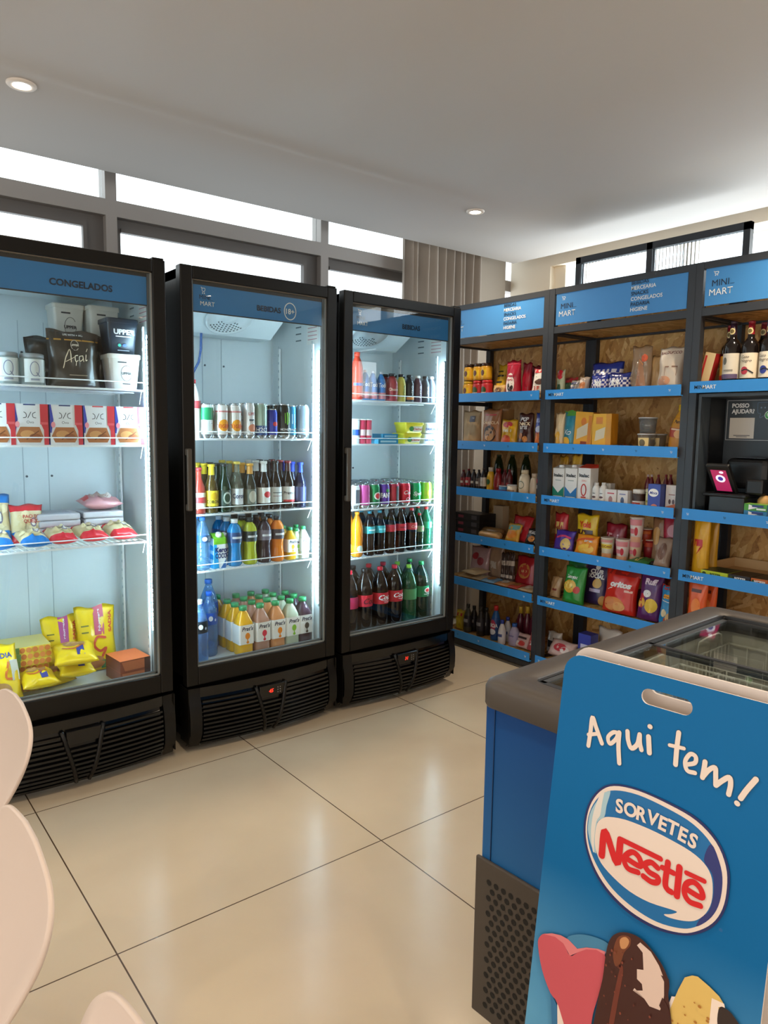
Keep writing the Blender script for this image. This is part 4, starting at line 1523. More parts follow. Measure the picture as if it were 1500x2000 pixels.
# ---- left freezer
Z11, Z12, Z13, Z10 = 1.5465, 1.3245, .9275, .3335
G = 'acai products on the top shelf of the freezer cabinet'
PL = 'on the CONGELADOS top shelf'


def qjar():
    root = bottle('glass_jar', .125, .046, 'jar', clear('#cfd9d6', .45, bodycol='#b9c3c0'), '#8f9496', None, capr=1.06, caph=.012)
    L = MB()
    S = S_cyl(.0466, .01, .085, .8)
    ring = [(.42 * math.cos(a * PI / 12), .58 + .30 * math.sin(a * PI / 12)) for a in range(25)]
    L.decals(S, .075, .085, [('r', -1, 0, 1, 1, c('#cdd2cf')), ('k', ring, .07, c('#6e7390')), ('k', [(.15, .42), (.42, .26)], .08, c('#6e7390')), ('r', -.4, .08, .4, .16, c('#8f94a4'))], .0005, 8)
    L.build('label', root)
    return root


for k, px in enumerate((12, 63)):
    place(qjar(), colx(px, FY + .16, 1.58), FY + .16, Z11, 'squat frosted jar with a round Q mark ' + PL, 'jar', G)
W = .195
acai = bag('acai_bag', W, .215, .09, '#3b342c', [('r', -1, .86, 1, 1, c('#4a4038')), ('r', -1, .82, 1, .845, c('#b98a3c')), ('t', 'LIFE WITH + ACAI', .0, .925, .035, c(WH), {'b': .02}),
           ('e', 0, .74, .17, .10, c('#3b342c')), ('k', [(.15 * math.cos(a * PI / 10), .74 + .09 * math.sin(a * PI / 10)) for a in range(19)], .018, c('#d8cfc0')), ('t', 'UPPER', 0, .745, .035, c('#e8e0d0'), {'b': .03}),
           ('k', [(-.52, .33), (-.40, .52), (-.22, .66), (-.20, .44)], .035, c('#e8dcc0')), ('k', [(-.42, .44), (-.1, .52)], .02, c('#e8dcc0')), ('k', [(.06, .56), (-.06, .54), (-.04, .45), (.06, .47)], .03, c('#e8dcc0')), ('k', [(-.02, .44), (-.03, .38)], .02, c('#e8dcc0')),
           ('k', [(.28, .56), (.14, .54), (.15, .46), (.28, .50), (.28, .56), (.31, .46)], .03, c('#e8dcc0')), ('k', [(.42, .58), (.40, .48), (.46, .49)], .03, c('#e8dcc0')), ('k', [(.43, .64), (.48, .69)], .02, c('#e8dcc0')), ('r', -.3, .20, .4, .215, c('#a89c88')), ('r', -.2, .13, .3, .145, c('#a89c88'))], seed=5, wr=.004, nv=20)
place(acai, colx(143, FY + .17, 1.62), FY + .17, Z11, 'large black bag with Açaí in cream script ' + PL, 'bag', G)
for k, (px, yy_, hh, lab) in enumerate(((92, FY + .27, .20, 'crumpled black bag behind the glass jars'), (120, FY + .33, .21, 'black bag farther back behind the lettered bag'), (178, FY + .28, .235, 'black bag with rounded top behind the stacked tubs'))):
    place(bag('acai_bag', .17, hh, .07, '#2b2722', [], seed=11 + k, wr=.009, rough=.2), colx(px, yy_, 1.6), yy_, Z11, lab + ' ' + PL, 'bag', G, rz=-.2 + .2 * k)


def upper(black, hh=.138):
    bc, tc_ = ('#1c2632', WH) if black else ('#d9d5cc', '#3a3a3e')
    d = [('t', 'UPPER', .1, .72, .16, c(tc_), {'b': .05}), ('r', -.5, .55, .6, .58, c(tc_)), ('e', -.25, .28, .12, .05, c('#3fb89a')), ('e', .15, .28, .16, .05, c('#5a7ad0')), ('r', -.4, .1, .5, .13, c('#8c98a4'))] if black else \
        [('r', -.5, .86, .1, .90, c(tc_)), ('k', [(.1 + .40 * math.cos(a * PI / 10), .52 + .25 * math.sin(a * PI / 10)) for a in range(2, 21)], .03, c(tc_)), ('t', 'UPPER', .1, .52, .08, c(tc_), {'b': .04}), ('r', -.2, .16, .4, .19, c(tc_))]
    return tub('acai_tub', .122, .115, hh, bc, '#26303c' if black else '#dedad0', d, taper=.82, lidh=.018)


xt, yt = colx(236, FY + .175, 1.6), FY + .175
place(upper(False), xt, yt, Z11, 'cream tub with round logo beneath the black tub ' + PL, 'tub', G)
place(upper(True), xt - .006, yt, Z11 + .1385, 'black tub stacked on a cream tub ' + PL, 'tub', G)
for px, lab in ((150, 'left'), (196, 'right')):
    yb_ = FY + (.36 if lab == 'right' else .40)
    xb = colx(px, yb_, 1.8)
    for k in range(2):
        place(upper(False, .172), xb, yb_, Z11 + k * .1725, 'cream tub ' + ('on top' if k else 'at the bottom') + ' of the ' + lab + ' back stack ' + PL, 'tub', G)
G = 'frozen meal boxes in the freezer cabinet'
for k, px in enumerate((-8, 58, 126, 190, 256)):
    first = None
    for rr_ in range(2):
        if rr_ == 0:
            o = box('frozen_meal_box', .118, .055, .152, '#e3e6e8', '#3340a0', '#5a60b8', [('p', [(-1, 1), (-.92, 1), (-.78, .62), (-.92, .3), (-1, .3)], c('#3340a0')), ('p', [(.52, 1), (1, 1), (1, 0), (.72, 0), (.72, .36), (.52, .55)], c('#c2303a')),
                ('p', [(-.72, .06), (-.92, .22), (-.66, .44), (.46, .44), (.68, .20), (.5, .06)], c('#a8683c')), ('e', -.25, .26, .42, .10, c('#c89058')), ('e', .2, .2, .35, .08, c('#8f4f28')), ('k', [(-.3, .14), (.4, .34)], .06, c('#6e3a1e')),
                ('k', [(-.42, .80), (-.30, .76), (-.30, .68), (-.46, .66)], .04, c('#2a2a30')), ('k', [(-.2, .66), (-.02, .80)], .04, c('#2a2a30')), ('k', [(.24, .80), (.08, .76), (.1, .68), (.26, .66)], .04, c('#2a2a30')), ('t', 'Ovo', -.08, .56, .07, c('#4a4a50')),
                ('r', -.45, .965, .25, .995, c('#2b3f78' if k < 3 else '#c8404a')), ('e', -.82, .5, .13, .075, c('#e8949c')), ('r', .5, .5, .95, .56, c('#d85a62'))])
            first = o
        else:
            o = dup(first)
        yy_ = FY + .14 + rr_ * .062
        place(o, colx(px, FY + .14, 1.4), yy_, Z12, 'white meal box with blue side under the açaí shelf, ' + ('in front' if rr_ == 0 else 'behind'), 'box', G)
G = 'cheese bread bags on the third shelf of the freezer cabinet'
PL = 'on the CONGELADOS third shelf'


def pao(col, W=.15, H=.20, seed=1, txt=False):
    def z(u, v):
        if v < .24:
            return col
        if v > .80:
            return col
        return None
    rn = random.Random(seed)
    d = [('e', rn.uniform(-.7, .7), rn.uniform(.32, .74), .22, .085, c('#ecdcae' if k % 2 else '#d9c48e')) for k in range(12)]
    d += [('e', .3, .5, .2, .12, c('#7c7284')), ('e', .3, .5, .13, .08, c('#e8e2d4'))]
    if txt:
        d += [('t', 'PAO DE', .2, .66, .09, c('#b8402e'), {'b': .03}), ('t', 'QUEIJO', .2, .54, .09, c('#b8402e'), {'b': .03})]
    return bag('cheese_bread_bag', W, H, .062, '#e0cfa2', d, zones=z, seed=seed, stand=False, wr=.005, rough=.22)


for k, (px, col, lab) in enumerate(((8, '#2379c4', 'blue-ended cheese bread bag lying at the front'), (72, '#2379c4', 'blue-ended cheese bread bag lying at the front'), (136, '#d12f34', 'red-ended cheese bread bag lying at the front'), (194, '#d12f34', 'red-ended cheese bread bag lying at the front'), (248, '#d12f34', 'red-ended cheese bread bag lying at the front'))):
    xx = colx(px, FY + .12, .95)
    place(pao(col, .124, .20, 20 + k), min(xx, F1X + .258), FY + .125, Z13 + .001, lab + ' ' + PL, 'bag', G, lean=-1.42, rz=(-.05, .04, -.03, .05, 0)[k])
place(pao('#cf2f34', .145, .18, 31, True), colx(44, FY + .30, 1.02), FY + .30, Z13 + .001, 'upright cheese bread bag with red lettering ' + PL, 'bag', G, lean=-.25)
place(pao('#2379c4', .13, .20, 32), colx(-10, FY + .30, 1.04), FY + .31, Z13 + .001, 'blue cheese bread bag standing at the door edge ' + PL, 'bag', G, lean=-.3)
for s_, px in enumerate((110, 196)):
    for k in range(4):
        yy_ = FY + .335
        pk = MB().box(-.082, -.08, 0, .082, .08, .027, mat('#c4c3c8', .3), .007).box(-.05, -.05, .0268, .05, .05, .0275, mat('#aeadb4', .4))
        place(pk.build('frozen_pack'), colx(px, yy_, 1.0) + .004 * (k % 2), yy_ + .03, Z13 + .001 + k * .028, 'pale grey frozen pack in the ' + ('left' if not s_ else 'right') + ' CONGELADOS stack', 'pack', 'grey frozen packs stacked in the freezer cabinet', rz=.05 * ((k * 7) % 3 - 1))
place(bag('frozen_pack', .16, .15, .06, '#c98f92', [('e', 0, .5, .6, .3, c('#d8b8a8')), ('e', .3, .3, .2, .12, c('#efe4dc')), ('r', -.95, .3, -.7, .8, c('#c22f34'))], stand=False, seed=51, wr=.006), colx(208, FY + .27, 1.03), FY + .285, Z13 + .114, 'pinkish clear bag lying on the grey packs ' + PL, 'bag', G, lean=-1.52)

G = 'frozen snacks on the freezer cabinet floor'
PL = 'on the CONGELADOS floor'


def sadia(W, H, D, seed, band='#a8447c', stand=True):
    d = [('r', -.12, .55, .40, 1, c(band)), ('t', 'SADIA', .72, .74, .16, c('#c2402a'), {'rot': 1, 'w': .34, 'b': .04}), ('t', 'Nuggets', .14, .78, .12, c(WH), {'rot': 1, 'w': .34, 'b': .02}),
         ('k', [(.42, .50), (.0, .52), (-.2, .40), (.1, .30), (.42, .34), (.2, .22)], .13, c('#c2482a')), ('r', -.8, .6, -.45, .62, c('#6a6a2a')), ('r', -.8, .7, -.4, .72, c('#6a6a2a')), ('e', -.2, .14, .5, .10, c('#a86a3a')), ('r', .1, .03, .5, .16, c('#2f7a4a'))]
    return bag('frozen_snack_bag', W, H, D, '#e8c61c', d, seed=seed, wr=.003, stand=stand)


place(sadia(.155, .25, .05, 61), colx(125, FY + .37, .45), FY + .37, Z10, 'yellow snack bag with purple stripe propped against the back ' + PL, 'bag', G, lean=-.12)
place(sadia(.17, .28, .05, 62, '#b8485c'), colx(190, FY + .35, .45), FY + .35, Z10, 'tall yellow snack bag with pink stripe propped against the back ' + PL, 'bag', G, lean=-.12)
# pizza boxes stacked
for k in range(7):
    pb_ = box('frozen_pizza_box', .21, .17, .026, '#e9cf4a', '#e0b84a', '#d8c878', [('r', -1, 0, -.1, 1, c('#6f9a5a' if k > 3 else '#5a5f9a' if k < 2 else '#7fa04a'))] + [('e', -.0 + q * .22, .5, .10, .42, c('#d98c4a' if q % 2 else '#c8763a')) for q in range(5)])
    place(pb_, colx(40, FY + .30, .42), FY + .325, Z10 + .001 + k * .0265, 'frozen pizza box in the stack ' + PL, 'box', 'stacked frozen pizza boxes in the freezer cabinet', rz=.03 * ((k % 3) - 1))
for k, (px, yy_, zz, W_, H_, D_, ln, rz, lab) in enumerate((
        (18, FY + .135, 0, .15, .225, .065, -.38, .12, 'yellow snack bag standing at the front door edge'),
        (88, FY + .115, .034, .155, .15, .065, -1.4, .05, 'yellow snack bag lying flat at the front'),
        (160, FY + .115, .036, .16, .15, .07, -1.42, -.1, 'lower yellow snack bag of the front pair'),
        (152, FY + .125, .102, .165, .165, .06, -1.35, -.15, 'upper yellow snack bag with blue band, on the front pair'),
        (122, FY + .235, .001, .13, .11, .05, -1.2, .3, 'yellow snack bag lying behind the front bags'))):
    d = [('r', .05, .18, .42, .5, c('#3a3f8c')), ('e', .0, .72, .55, .2, c('#a87a4a')), ('e', -.1, .72, .35, .12, c('#c89a5c')), ('k', [(-.6, .5), (-.1, .42), (.5, .55)], .10, c('#d0642a'))] if k != 0 else \
        [('t', 'SADIA', .2, .80, .09, c('#2a3f86'), {'b': .03}), ('k', [(-.5, .72), (-.2, .45), (-.3, .35)], .12, c('#d8702a')), ('k', [(.4, .66), (.2, .42), (.5, .38)], .12, c('#d8702a')), ('e', -.2, .2, .6, .14, c('#b98a4a')), ('r', .5, .35, .95, .7, c('#d8d8c8'))]
    place(bag('frozen_snack_bag', W_, H_, D_, '#ecc915', d, stand=(k < 1), seed=70 + k, wr=.005, rough=.25), colx(px, yy_, .40), yy_, Z10 + zz, lab + ' ' + PL, 'bag', G, lean=ln, rz=rz)
for k in range(2):
    o = box('frozen_meal_box', .13, .15, .048, '#8a4a34', '#7c4230', '#e0703a', [('p', [(-.9, .9), (.9, .9), (.7, .1), (-.7, .1)], c('#b86a44')), ('r', .6, 0, 1, 1, c('#4a2c24'))])
    place(o, colx(256, FY + .17, .40), FY + .185, Z10 + .001 + k * .0485, ('orange' if k else 'brown lower') + ' frozen meal box ' + PL + (', on top' if k else ', under the orange one'), 'box', G, rz=.08)

# ================================================================ goods on the shelving
SXF = SX + .012       # front line of the goods on a board
GZ = -PI / 2          # goods face the room


def spot(l, r, t, zi, x=None, zb=None):
    """middle along the shelf, width and height of a pack seen between two columns and below a row of the photograph"""
    x = x or SXF + .03
    z = (zb if zb is not None else ZSH[zi]) + .0008
    y0, y1 = coly(l, x, z + .06), coly(r, x, z + .06)
    return x, (y0 + y1) / 2, z, abs(y0 - y1), max(.01, rowz(t, x, (y0 + y1) / 2) - z)


SHN = ['top', 'second', 'third', 'fourth', 'fifth', 'bottom']


def shelf_label(lab, unit, zi):
    return '%s on the %s %s shelf' % (lab, {'A': 'corner shelving', 'B': 'middle shelving', 'C': 'wine shelving'}[unit], SHN[zi])


def gbag(unit, zi, l, r, t, col, lab, dec=(), D=.07, lean=0., rz=0., x=None, zones=None, seed=None, zb=None, stand=True, kind='snack_bag', cat='bag', wr=.004, rough=.3, k=1., m=None, dz=0.):
    X, y, z, W, H = spot(l, r, t, zi, x, zb)
    o = bag(kind, W * k, H / max(.5, math.cos(lean)), min(D, W * .7), col, dec, zones=zones, seed=seed or int(l), stand=stand, wr=wr, rough=rough, m=m)
    return place(o, X + D / 2, y, z + dz, shelf_label(lab, unit, zi), cat, None, GZ + rz, lean)


def gflat(unit, zi, l, r, col, lab, dec=(), D=.03, L=.16, x=None, dz=0., rz=0., seed=None, kind='food_packet', cat='packet', zones=None):
    """packet lying on its back"""
    X, y, z, W, H = spot(l, r, 0, zi, x)
    o = bag(kind, W, L, D, col, dec, zones=zones, seed=seed or int(l), stand=False, wr=.002)
    return place(o, X - .005, y, z + dz, shelf_label(lab, unit, zi), cat, None, GZ + rz, -PI / 2 + .08)


def gbox(unit, zi, l, r, t, col, lab, dec=(), D=.06, side=None, top=None, rz=0., roll=0., x=None, kind='food_box', cat='box', lean=0., zb=None):
    X, y, z, W, H = spot(l, r, t, zi, x, zb)
    o = box(kind, W, D, H, col, side, top, dec)
    return place(o, X + D / 2, y, z, shelf_label(lab, unit, zi), cat, None, GZ + rz, lean, roll)


def gbot(unit, zi, px, t, r_, prof, liq, cap_, lab, label=None, dec=(), lab_z=(.2, .6), x=None, kind='bottle', cat='bottle', zb=None, **kw):
    X, y, z, _, H = spot(px - 1, px + 1, t, zi, x, zb)
    o = bottle(kind, H, r_, prof, liq if not isinstance(liq, str) else c(liq), cap_, c(label) if label else None, dec, lab_z, **kw)
    return place(o, X + r_, y, z, shelf_label(lab, unit, zi), cat, None, GZ)


W_ = c(WH)
# ---------------- unit A, top shelf
for k, (px, zt) in enumerate(((917, 1), (935, 1), (950, 1), (915, 0))):
    z0 = ZSH[0] + (.106 if zt else 0)
    o = bottle('spread_jar', .103, .036, 'jar', c('#c9931f'), '#3a2418' if zt else '#d8b02a', c('#d8a31e'), [('r', -.6, .2, .6, .8, c('#e0c030')), ('e', 0, .5, .3, .3, c('#5a2a16'))], (.12, .7), capr=1.06)
    x_ = SXF + .075
    place(o, x_, coly(px, x_, z0), z0 + .0008, 'yellow jar ' + ('stacked on another' if zt else 'underneath the stacked ones') + ' on the corner shelving top shelf', 'jar', None, GZ)
for px, col in ((934, '#a8242a'), (951, '#b8262e')):
    x_ = SXF + .075
    place(bottle('spread_jar', .103, .036, 'jar', c(col), '#c22a30', c(col), [('e', 0, .5, .5, .36, c('#2c4a24')), ('r', -.5, .1, .5, .3, c('#e8c8b0'))], (.1, .7), capr=1.06), x_, coly(px, x_, 1.65), ZSH[0] + .0008, 'red jar underneath the yellow ones on the corner shelving top shelf', 'jar', None, GZ)
gbag('A', 0, 962, 984, 712, '#d8b01e', 'yellow coffee bag behind the red one', [('r', -.7, .6, .7, .66, c('#1c1a12')), ('r', -.6, .4, .4, .46, c('#1c1a12')), ('r', -.7, .75, .3, .79, c('#1c1a12'))], lean=-.1, x=SXF + .09)
gbag('A', 0, 960, 984, 752, '#c9a56a', 'beige packet with brown print standing low', [('e', 0, .5, .6, .3, c('#6a4422'))], D=.04)
gbag('A', 0, 984, 1012, 701, '#a31630', 'large red coffee bag with white cup label', [('e', 0, .34, .62, .30, c('#e9e0da')), ('e', .1, .24, .4, .12, c('#241a1a')), ('r', -.5, .52, .5, .58, c('#a31630')), ('t', 'GRAO', 0, .45, .06, c('#a31630'), {'b': .03}), ('r', -1, .88, 1, .9, c('#c23a50'))], D=.09, rough=.22)
gbag('A', 0, 1012, 1030, 708, '#8e1428', 'dark red coffee bag beside the cup-label bag', D=.08, x=SXF + .06)
gbag('A', 0, 1029, 1046, 714, '#6e1020', 'wine red coffee bag at the back', D=.08, x=SXF + .13)
gbag('A', 0, 1033, 1064, 720, '#e0ddd4', 'white bag with red top and green swoosh', [('r', -1, .82, 1, 1, c('#c8303a')), ('p', [(-1, .8), (1, .68), (1, .52), (-.4, .66), (-1, .55)], c('#2c7a4a')), ('e', .2, .46, .5, .12, c('#4a2a1a')), ('t', '3 F', -.1, .2, .18, c('#b84a3a'), {'b': .04})], D=.06, lean=-.12)
# second shelf
gbag('A', 1, 899, 934, 802, '#b39872', 'beige paper bag with dark label', [('r', -.1, .66, .5, .84, c('#2c2238')), ('t', 'MINI', .2, .78, .06, W_)], D=.06, rough=.7)
gbag('A', 1, 936, 972, 799, '#a5724e', 'brown granola bag with round photo', [('t', 'GRANOLA', .1, .62, .09, c('#e8d0b0'), {'b': .02}), ('e', .1, .30, .65, .24, c('#3a2a22')), ('e', .1, .28, .5, .18, c('#b98a5a')), ('r', -.6, .82, .6, .86, c('#c23a3c'))], D=.07)
gbox('A', 1, 974, 992, 799, '#9a7448', 'tan carton standing behind the yellow pouch', x=SXF + .10, D=.05)
gbag('A', 1, 973, 1005, 820, '#dba924', 'yellow pouch with red brand oval', [('e', -.1, .80, .6, .12, c('#c42a2c')), ('r', -.6, .5, .5, .6, c('#e9dfc0')), ('e', -.1, .2, .6, .18, c('#c4522a'))], D=.05, lean=-.05)
gbag('A', 1, 1007, 1036, 807, '#46241e', 'dark brown popcorn bag with white lettering', [('t', 'POP', 0, .82, .12, W_, {'b': .03}), ('t', 'SNACK', 0, .68, .1, c('#e8d8b8'), {'b': .03}), ('t', 'BITES', 0, .56, .1, W_, {'b': .03}), ('e', -.3, .3, .3, .1, c('#a8682e')), ('e', .3, .2, .3, .1, c('#b87a3a'))], D=.06)
gbag('A', 1, 1040, 1060, 805, '#2a3f94', 'blue bag with orange pasta picture', [('e', 0, .22, .8, .24, c('#d8783a')), ('r', -.7, .7, .7, .82, c('#9aa8d8')), ('e', 0, .5, .6, .10, c('#d0d8ee'))], D=.06)
# third shelf
for k, (px, t_, col, lb, cp) in enumerate(((901, 918, '#4a1a1c', '#8a3030', '#6a1420'), (911, 916, '#241416', '#a83038', '#7a1824'), (921, 917, '#20161a', '#2a2226', '#2a2022'), (931, 918, '#1c1618', '#6a5a50', '#20181a'), (940, 915, '#181416', '#d8d0c4', '#2a1a1e'))):
    gbot('A', 2, px, t_, .020, 'pet', col, cp, ('small dark red sauce bottle' if k < 2 else 'small black seasoning bottle'), lb, [('r', -.5, .3, .5, .6, c('#c9c0b0'))], kind='sauce_bottle')
gbot('A', 2, 953, 913, .024, 'squeeze', '#d8a81e', '#cfc8b8', 'mustard squeeze bottle', '#d0a01c', [('e', 0, .5, .5, .3, c('#2c5a2c'))], kind='sauce_bottle')
gbot('A', 2, 967, 915, .026, 'squeeze', '#7c1418', '#8c1a1e', 'ketchup bottle with white keystone label', '#8c1a1e', [('p', [(-.5, .1), (.5, .1), (.7, .9), (-.7, .9)], c('#cfc4b4'))], kind='sauce_bottle')
for px in (981, 990):
    gbot('A', 2, px, 917, .021, 'pet', '#5a1014', '#6a1418', 'dark red pepper sauce bottle', '#4a1014', [('r', -.5, .3, .5, .6, c('#8a3a3a'))], kind='sauce_bottle', x=SXF + .05)
place(cup('tuna_tin', .045, .034, '#3a7aa8', '#b8bcc0', [('r', -.9, .2, .9, .5, c('#5a3a7a'))], taper=1), SXF + .05, coly(985, SXF + .05, 1.05), ZSH[2] + .0008, 'small blue tin in front of the pepper sauces on the corner shelving third shelf', 'tin', None, GZ)
place(cup('cream_tin', .055, .030, '#cfc6b4', '#b8bcc0', [('r', -.9, .2, .9, .5, c('#8a6a4a'))], taper=1), SXF + .04, coly(1000, SXF + .04, 1.05), ZSH[2] + .0008, 'small cream tin beside the mayonnaise on the corner shelving third shelf', 'tin', None, GZ)
gbot('A', 2, 1017, 918, .036, 'squeeze', '#d8cdb4', '#cfc2a4', 'wide mayonnaise squeeze bottle', '#d8cdb4', [('e', 0, .5, .5, .4, c('#6a7a6a')), ('e', 0, .5, .42, .32, c('#dcd2ba'))], kind='sauce_bottle')
gbot('A', 2, 1038, 925, .027, 'squeeze', '#c9b8a0', '#c9b8a0', 'beige sauce squeeze bottle behind the dark one', '#c9b8a0', kind='sauce_bottle')
gbot('A', 2, 1049, 904, .026, 'beer', c('#1e1418'), '#c9b26a', 'dark soy bottle with gold cap', '#3a2a2a', [('r', -.5, .5, .5, .8, c('#a83a4a')), ('r', -.4, .1, .6, .35, c('#d0ccc4'))], kind='sauce_bottle', x=SXF + .01)
gn2 = clear('#46603a', .65, bodycol='#26361c')
for k, px in enumerate((966, 992, 1019)):
    gbot('A', 2, px, 888, .036, 'dome', gn2, '#2c3a24', 'domed dark green bottle at the back', None, x=SXF + .20, kind='oil_bottle')
# fourth shelf
for k in range(3):
    X, y, z, W, H = spot(893, 962, 0, 3, SXF + .11)
    place(box('black_carton', .24, .15, .044, '#1a1718', '#141213', '#242022', [('r', -.6, .3, -.2, .7, c('#7c2a3a')), ('r', .4, .2, .8, .8, c('#4a4648'))]), SXF + .13, 3.325, z + k * .045, 'flat black carton in the pile on the corner shelving fourth shelf', 'box', None, GZ)
for px0, px1, dz, x_, lab in ((925, 989, .0, SXF + .0, 'lower tan roll of biscuits'), (924, 985, .0, SXF + .075, 'tan cylindrical bread pack behind')):
    X, y, z, W, H = spot(px0, px1, 0, 3, x_)
    m_ = MB()
    r_ = .030 if 'lower' in lab else .036
    T_ = Matrix.Translation((0, 0, r_ * .8)) @ Matrix.Rotation(PI / 2, 4, 'Y')
    m_.lathe([(.004, -W * .33), (r_ * .7, -W * .30), (r_, -W * .25), (r_ * 1.03, 0), (r_, W * .25), (r_ * .7, W * .30), (.004, W * .33)], c('#b08a5a' if 'lower' in lab else '#8c6a42', .3), 16, sx=.8, T=T_)
    o = m_.build('biscuit_roll')
    place(o, x_ + r_, y + (.02 if 'lower' in lab else -.01), z, shelf_label(lab, 'A', 3), 'packet', None, GZ)
gbox('A', 3, 963, 981, 988, '#c2ae90', 'beige carton standing at the back', x=SXF + .22, D=.06)
gbag('A', 3, 983, 1010, 1025, '#d8a23a', 'yellow-orange noodle packet leaning at the front', [('r', -.8, .62, .8, .9, c('#6aa8a0')), ('e', 0, .35, .7, .22, c('#e0872a'))], D=.03, lean=-.35)
gbag('A', 3, 992, 1030, 1010, '#b3242c', 'red packet leaning behind the yellow one', [('e', -.2, .4, .5, .2, c('#d8bba0'))], D=.03, lean=-.3, x=SXF + .075)
gbag('A', 3, 1021, 1047, 1036, '#1c1a1c', 'black packet with white lettering', [('t', 'VIGOR', 0, .72, .2, W_, {'b': .03}), ('e', .1, .3, .5, .2, c('#c9803a'))], D=.03, lean=-.45)
# fifth shelf
gbag('A', 4, 914, 952, 1068, '#c9a8aa', 'pinkish clear bag with a red bow', [('e', -.3, .66, .35, .12, c('#b8303c')), ('e', .3, .5, .35, .14, c('#a8404a'))], D=.06, lean=-.1, x=SXF + .14, rough=.15)
gbag('A', 4, 950, 978, 1062, '#b89a80', 'brown and white bag at the back', [('r', -.6, .3, .6, .5, c('#e0d8cc'))], D=.07, x=SXF + .17)
for k in range(3):
    gbag('A', 4, 976 + k * 8, 986 + k * 8, 1080, '#4a3a34', 'narrow brown and white packet on edge', [('r', -1, .2, 1, .3, c('#d8ccc0')), ('r', -1, .6, 1, .75, c('#c9bcae'))], D=.03, x=SXF + .12)
gbag('A', 4, 1000, 1041, 1089, '#a8202c', 'red pasta bag with gold oval', [('e', 0, .5, .6, .26, c('#c98a4a')), ('e', 0, .5, .5, .2, c('#b83a30')), ('t', 'PASTA', 0, .5, .08, c('#e8c890'), {'b': .03})], D=.06, lean=-.12, x=SXF + .14)
for k, (l, r, col, lab) in enumerate(((896, 925, '#c0a070', 'tan packet lying flat'), (920, 940, '#cfc0a4', 'cream packet lying flat'), (937, 966, '#7fa8c8', 'light blue and white packet lying flat'), (964, 992, '#c89060', 'orange-brown packet lying flat'), (990, 1012, '#b8483c', 'reddish packet lying flat'), (1010, 1040, '#cbb088', 'pale brown packet lying flat'))):
    gflat('A', 4, l, r, col, lab, [('e', 0, .5, .5, .3, c('#e0d6c4' if k % 2 else '#b07a40'))], L=.11, D=.026, rz=(.04, -.03, .03, -.03, .02, 0)[k], kind='pasta_packet')
gflat('A', 4, 902, 938, '#d0b890', 'pale packet lying on top of the tan one', dz=.036, L=.14, D=.03, rz=-.15, kind='pasta_packet')
# bottom shelf
gbag('A', 5, 886, 903, 1192, '#c9b02a', 'yellow detergent bag at the left end', [('r', -.6, .7, .6, .85, c('#b8302c'))], D=.06)
for k, (px, t_) in enumerate(((908, 1180), (920, 1184), (933, 1186), (944, 1188))):
    gbot('A', 5, px, t_, .027, 'jug', c('#26221f' if k else '#46463a'), '#2a2a26', 'dark cleaning bottle', '#2c2830', [('r', -.6, .4, .6, .7, c('#8c8c90'))], kind='cleaning_bottle', x=SXF + .02 + (k % 2) * .05)
gbot('A', 5, 961, 1184, .032, 'jug', '#1f5a9c', '#c22a2c', 'blue bleach bottle with red cap', '#2a4a86', [('e', 0, .6, .6, .3, c('#b03a5a')), ('t', 'QBOA', 0, .6, .2, W_, {'b': .04}), ('e', 0, .25, .6, .16, c('#dfe3ea'))], kind='bleach_bottle', lab_z=(.12, .66))
for px, t_, lab in ((975, 1212, 'white cleaner bottle with blue cap'), (986, 1206, 'white cleaner bottle with blue cap')):
    gbot('A', 5, px, t_, .025, 'jug', '#d0cdd0', '#2a3f9c', lab, '#cfd0d8', [('r', -.6, .3, .6, .6, c('#3a4a86'))], kind='cleaning_bottle', x=SXF + (.0 if px < 980 else .07))
gbot('A', 5, 997, 1219, .036, 'jug', '#a9a0bc', '#2f5fae', 'lilac softener bottle with blue cap', '#a39ab8', [('t', 'Downy', 0, .7, .2, c('#3a3f7c'), {'b': .02})], kind='cleaning_bottle')
for k, px in enumerate((1010, 1024, 1036)):
    gbot('A', 5, px, 1190, .030, 'jug', c('#5a1a2c', .25), '#c9a83e', 'wine-coloured cleaner bottle with gold cap', None, kind='cleaning_bottle', x=SXF + .16, caph=.04)
gbag('A', 5, 1006, 1032, 1242, '#c9a8a4', 'red and white cloth pack leaning at the front', [('r', -.8, .6, .6, .75, c('#3a2a2a')), ('e', .1, .3, .5, .18, c('#c2403c')), ('r', -.9, .1, -.3, .4, c('#e9e2dc'))], D=.04, lean=-.35)
gbag('A', 5, 1026, 1044, 1240, '#b04a4c', 'red cloth pack leaning at the right end', [('r', -.5, .3, .6, .5, c('#e0d6d0'))], D=.04, lean=-.3)

# ---------------- unit B, top shelf
gbag('B', 0, 1083, 1098, 722, '#b9c2a0', 'gift pack with a red bow', [('e', 0, .8, .8, .2, c('#c8202c')), ('r', -.6, .1, .4, .4, c('#3a5a3a'))], D=.05)
gbag('B', 0, 1095, 1120, 738, '#3c5236', 'dark green packet with red top', [('r', -1, .6, 1, 1, c('#a8222c'))], D=.05, lean=-.3)
gbag('B', 0, 1108, 1128, 744, '#8e8a86', 'small striped packet', [('r', -.6, .2, .6, .4, c('#2a3a6a')), ('r', -.6, .6, .6, .8, c('#2a3a6a'))], D=.04, lean=-.3)
gbag('B', 0, 1124, 1144, 737, '#a89a90', 'greyish packet with biscuit picture', [('e', .2, .4, .5, .25, c('#c07a4a'))], D=.05, lean=-.2)


def checks(u, v):
    return '#d9d4da' if (int(u * 6 + 20) + int(v * 8)) % 2 == 0 and v < .75 else None


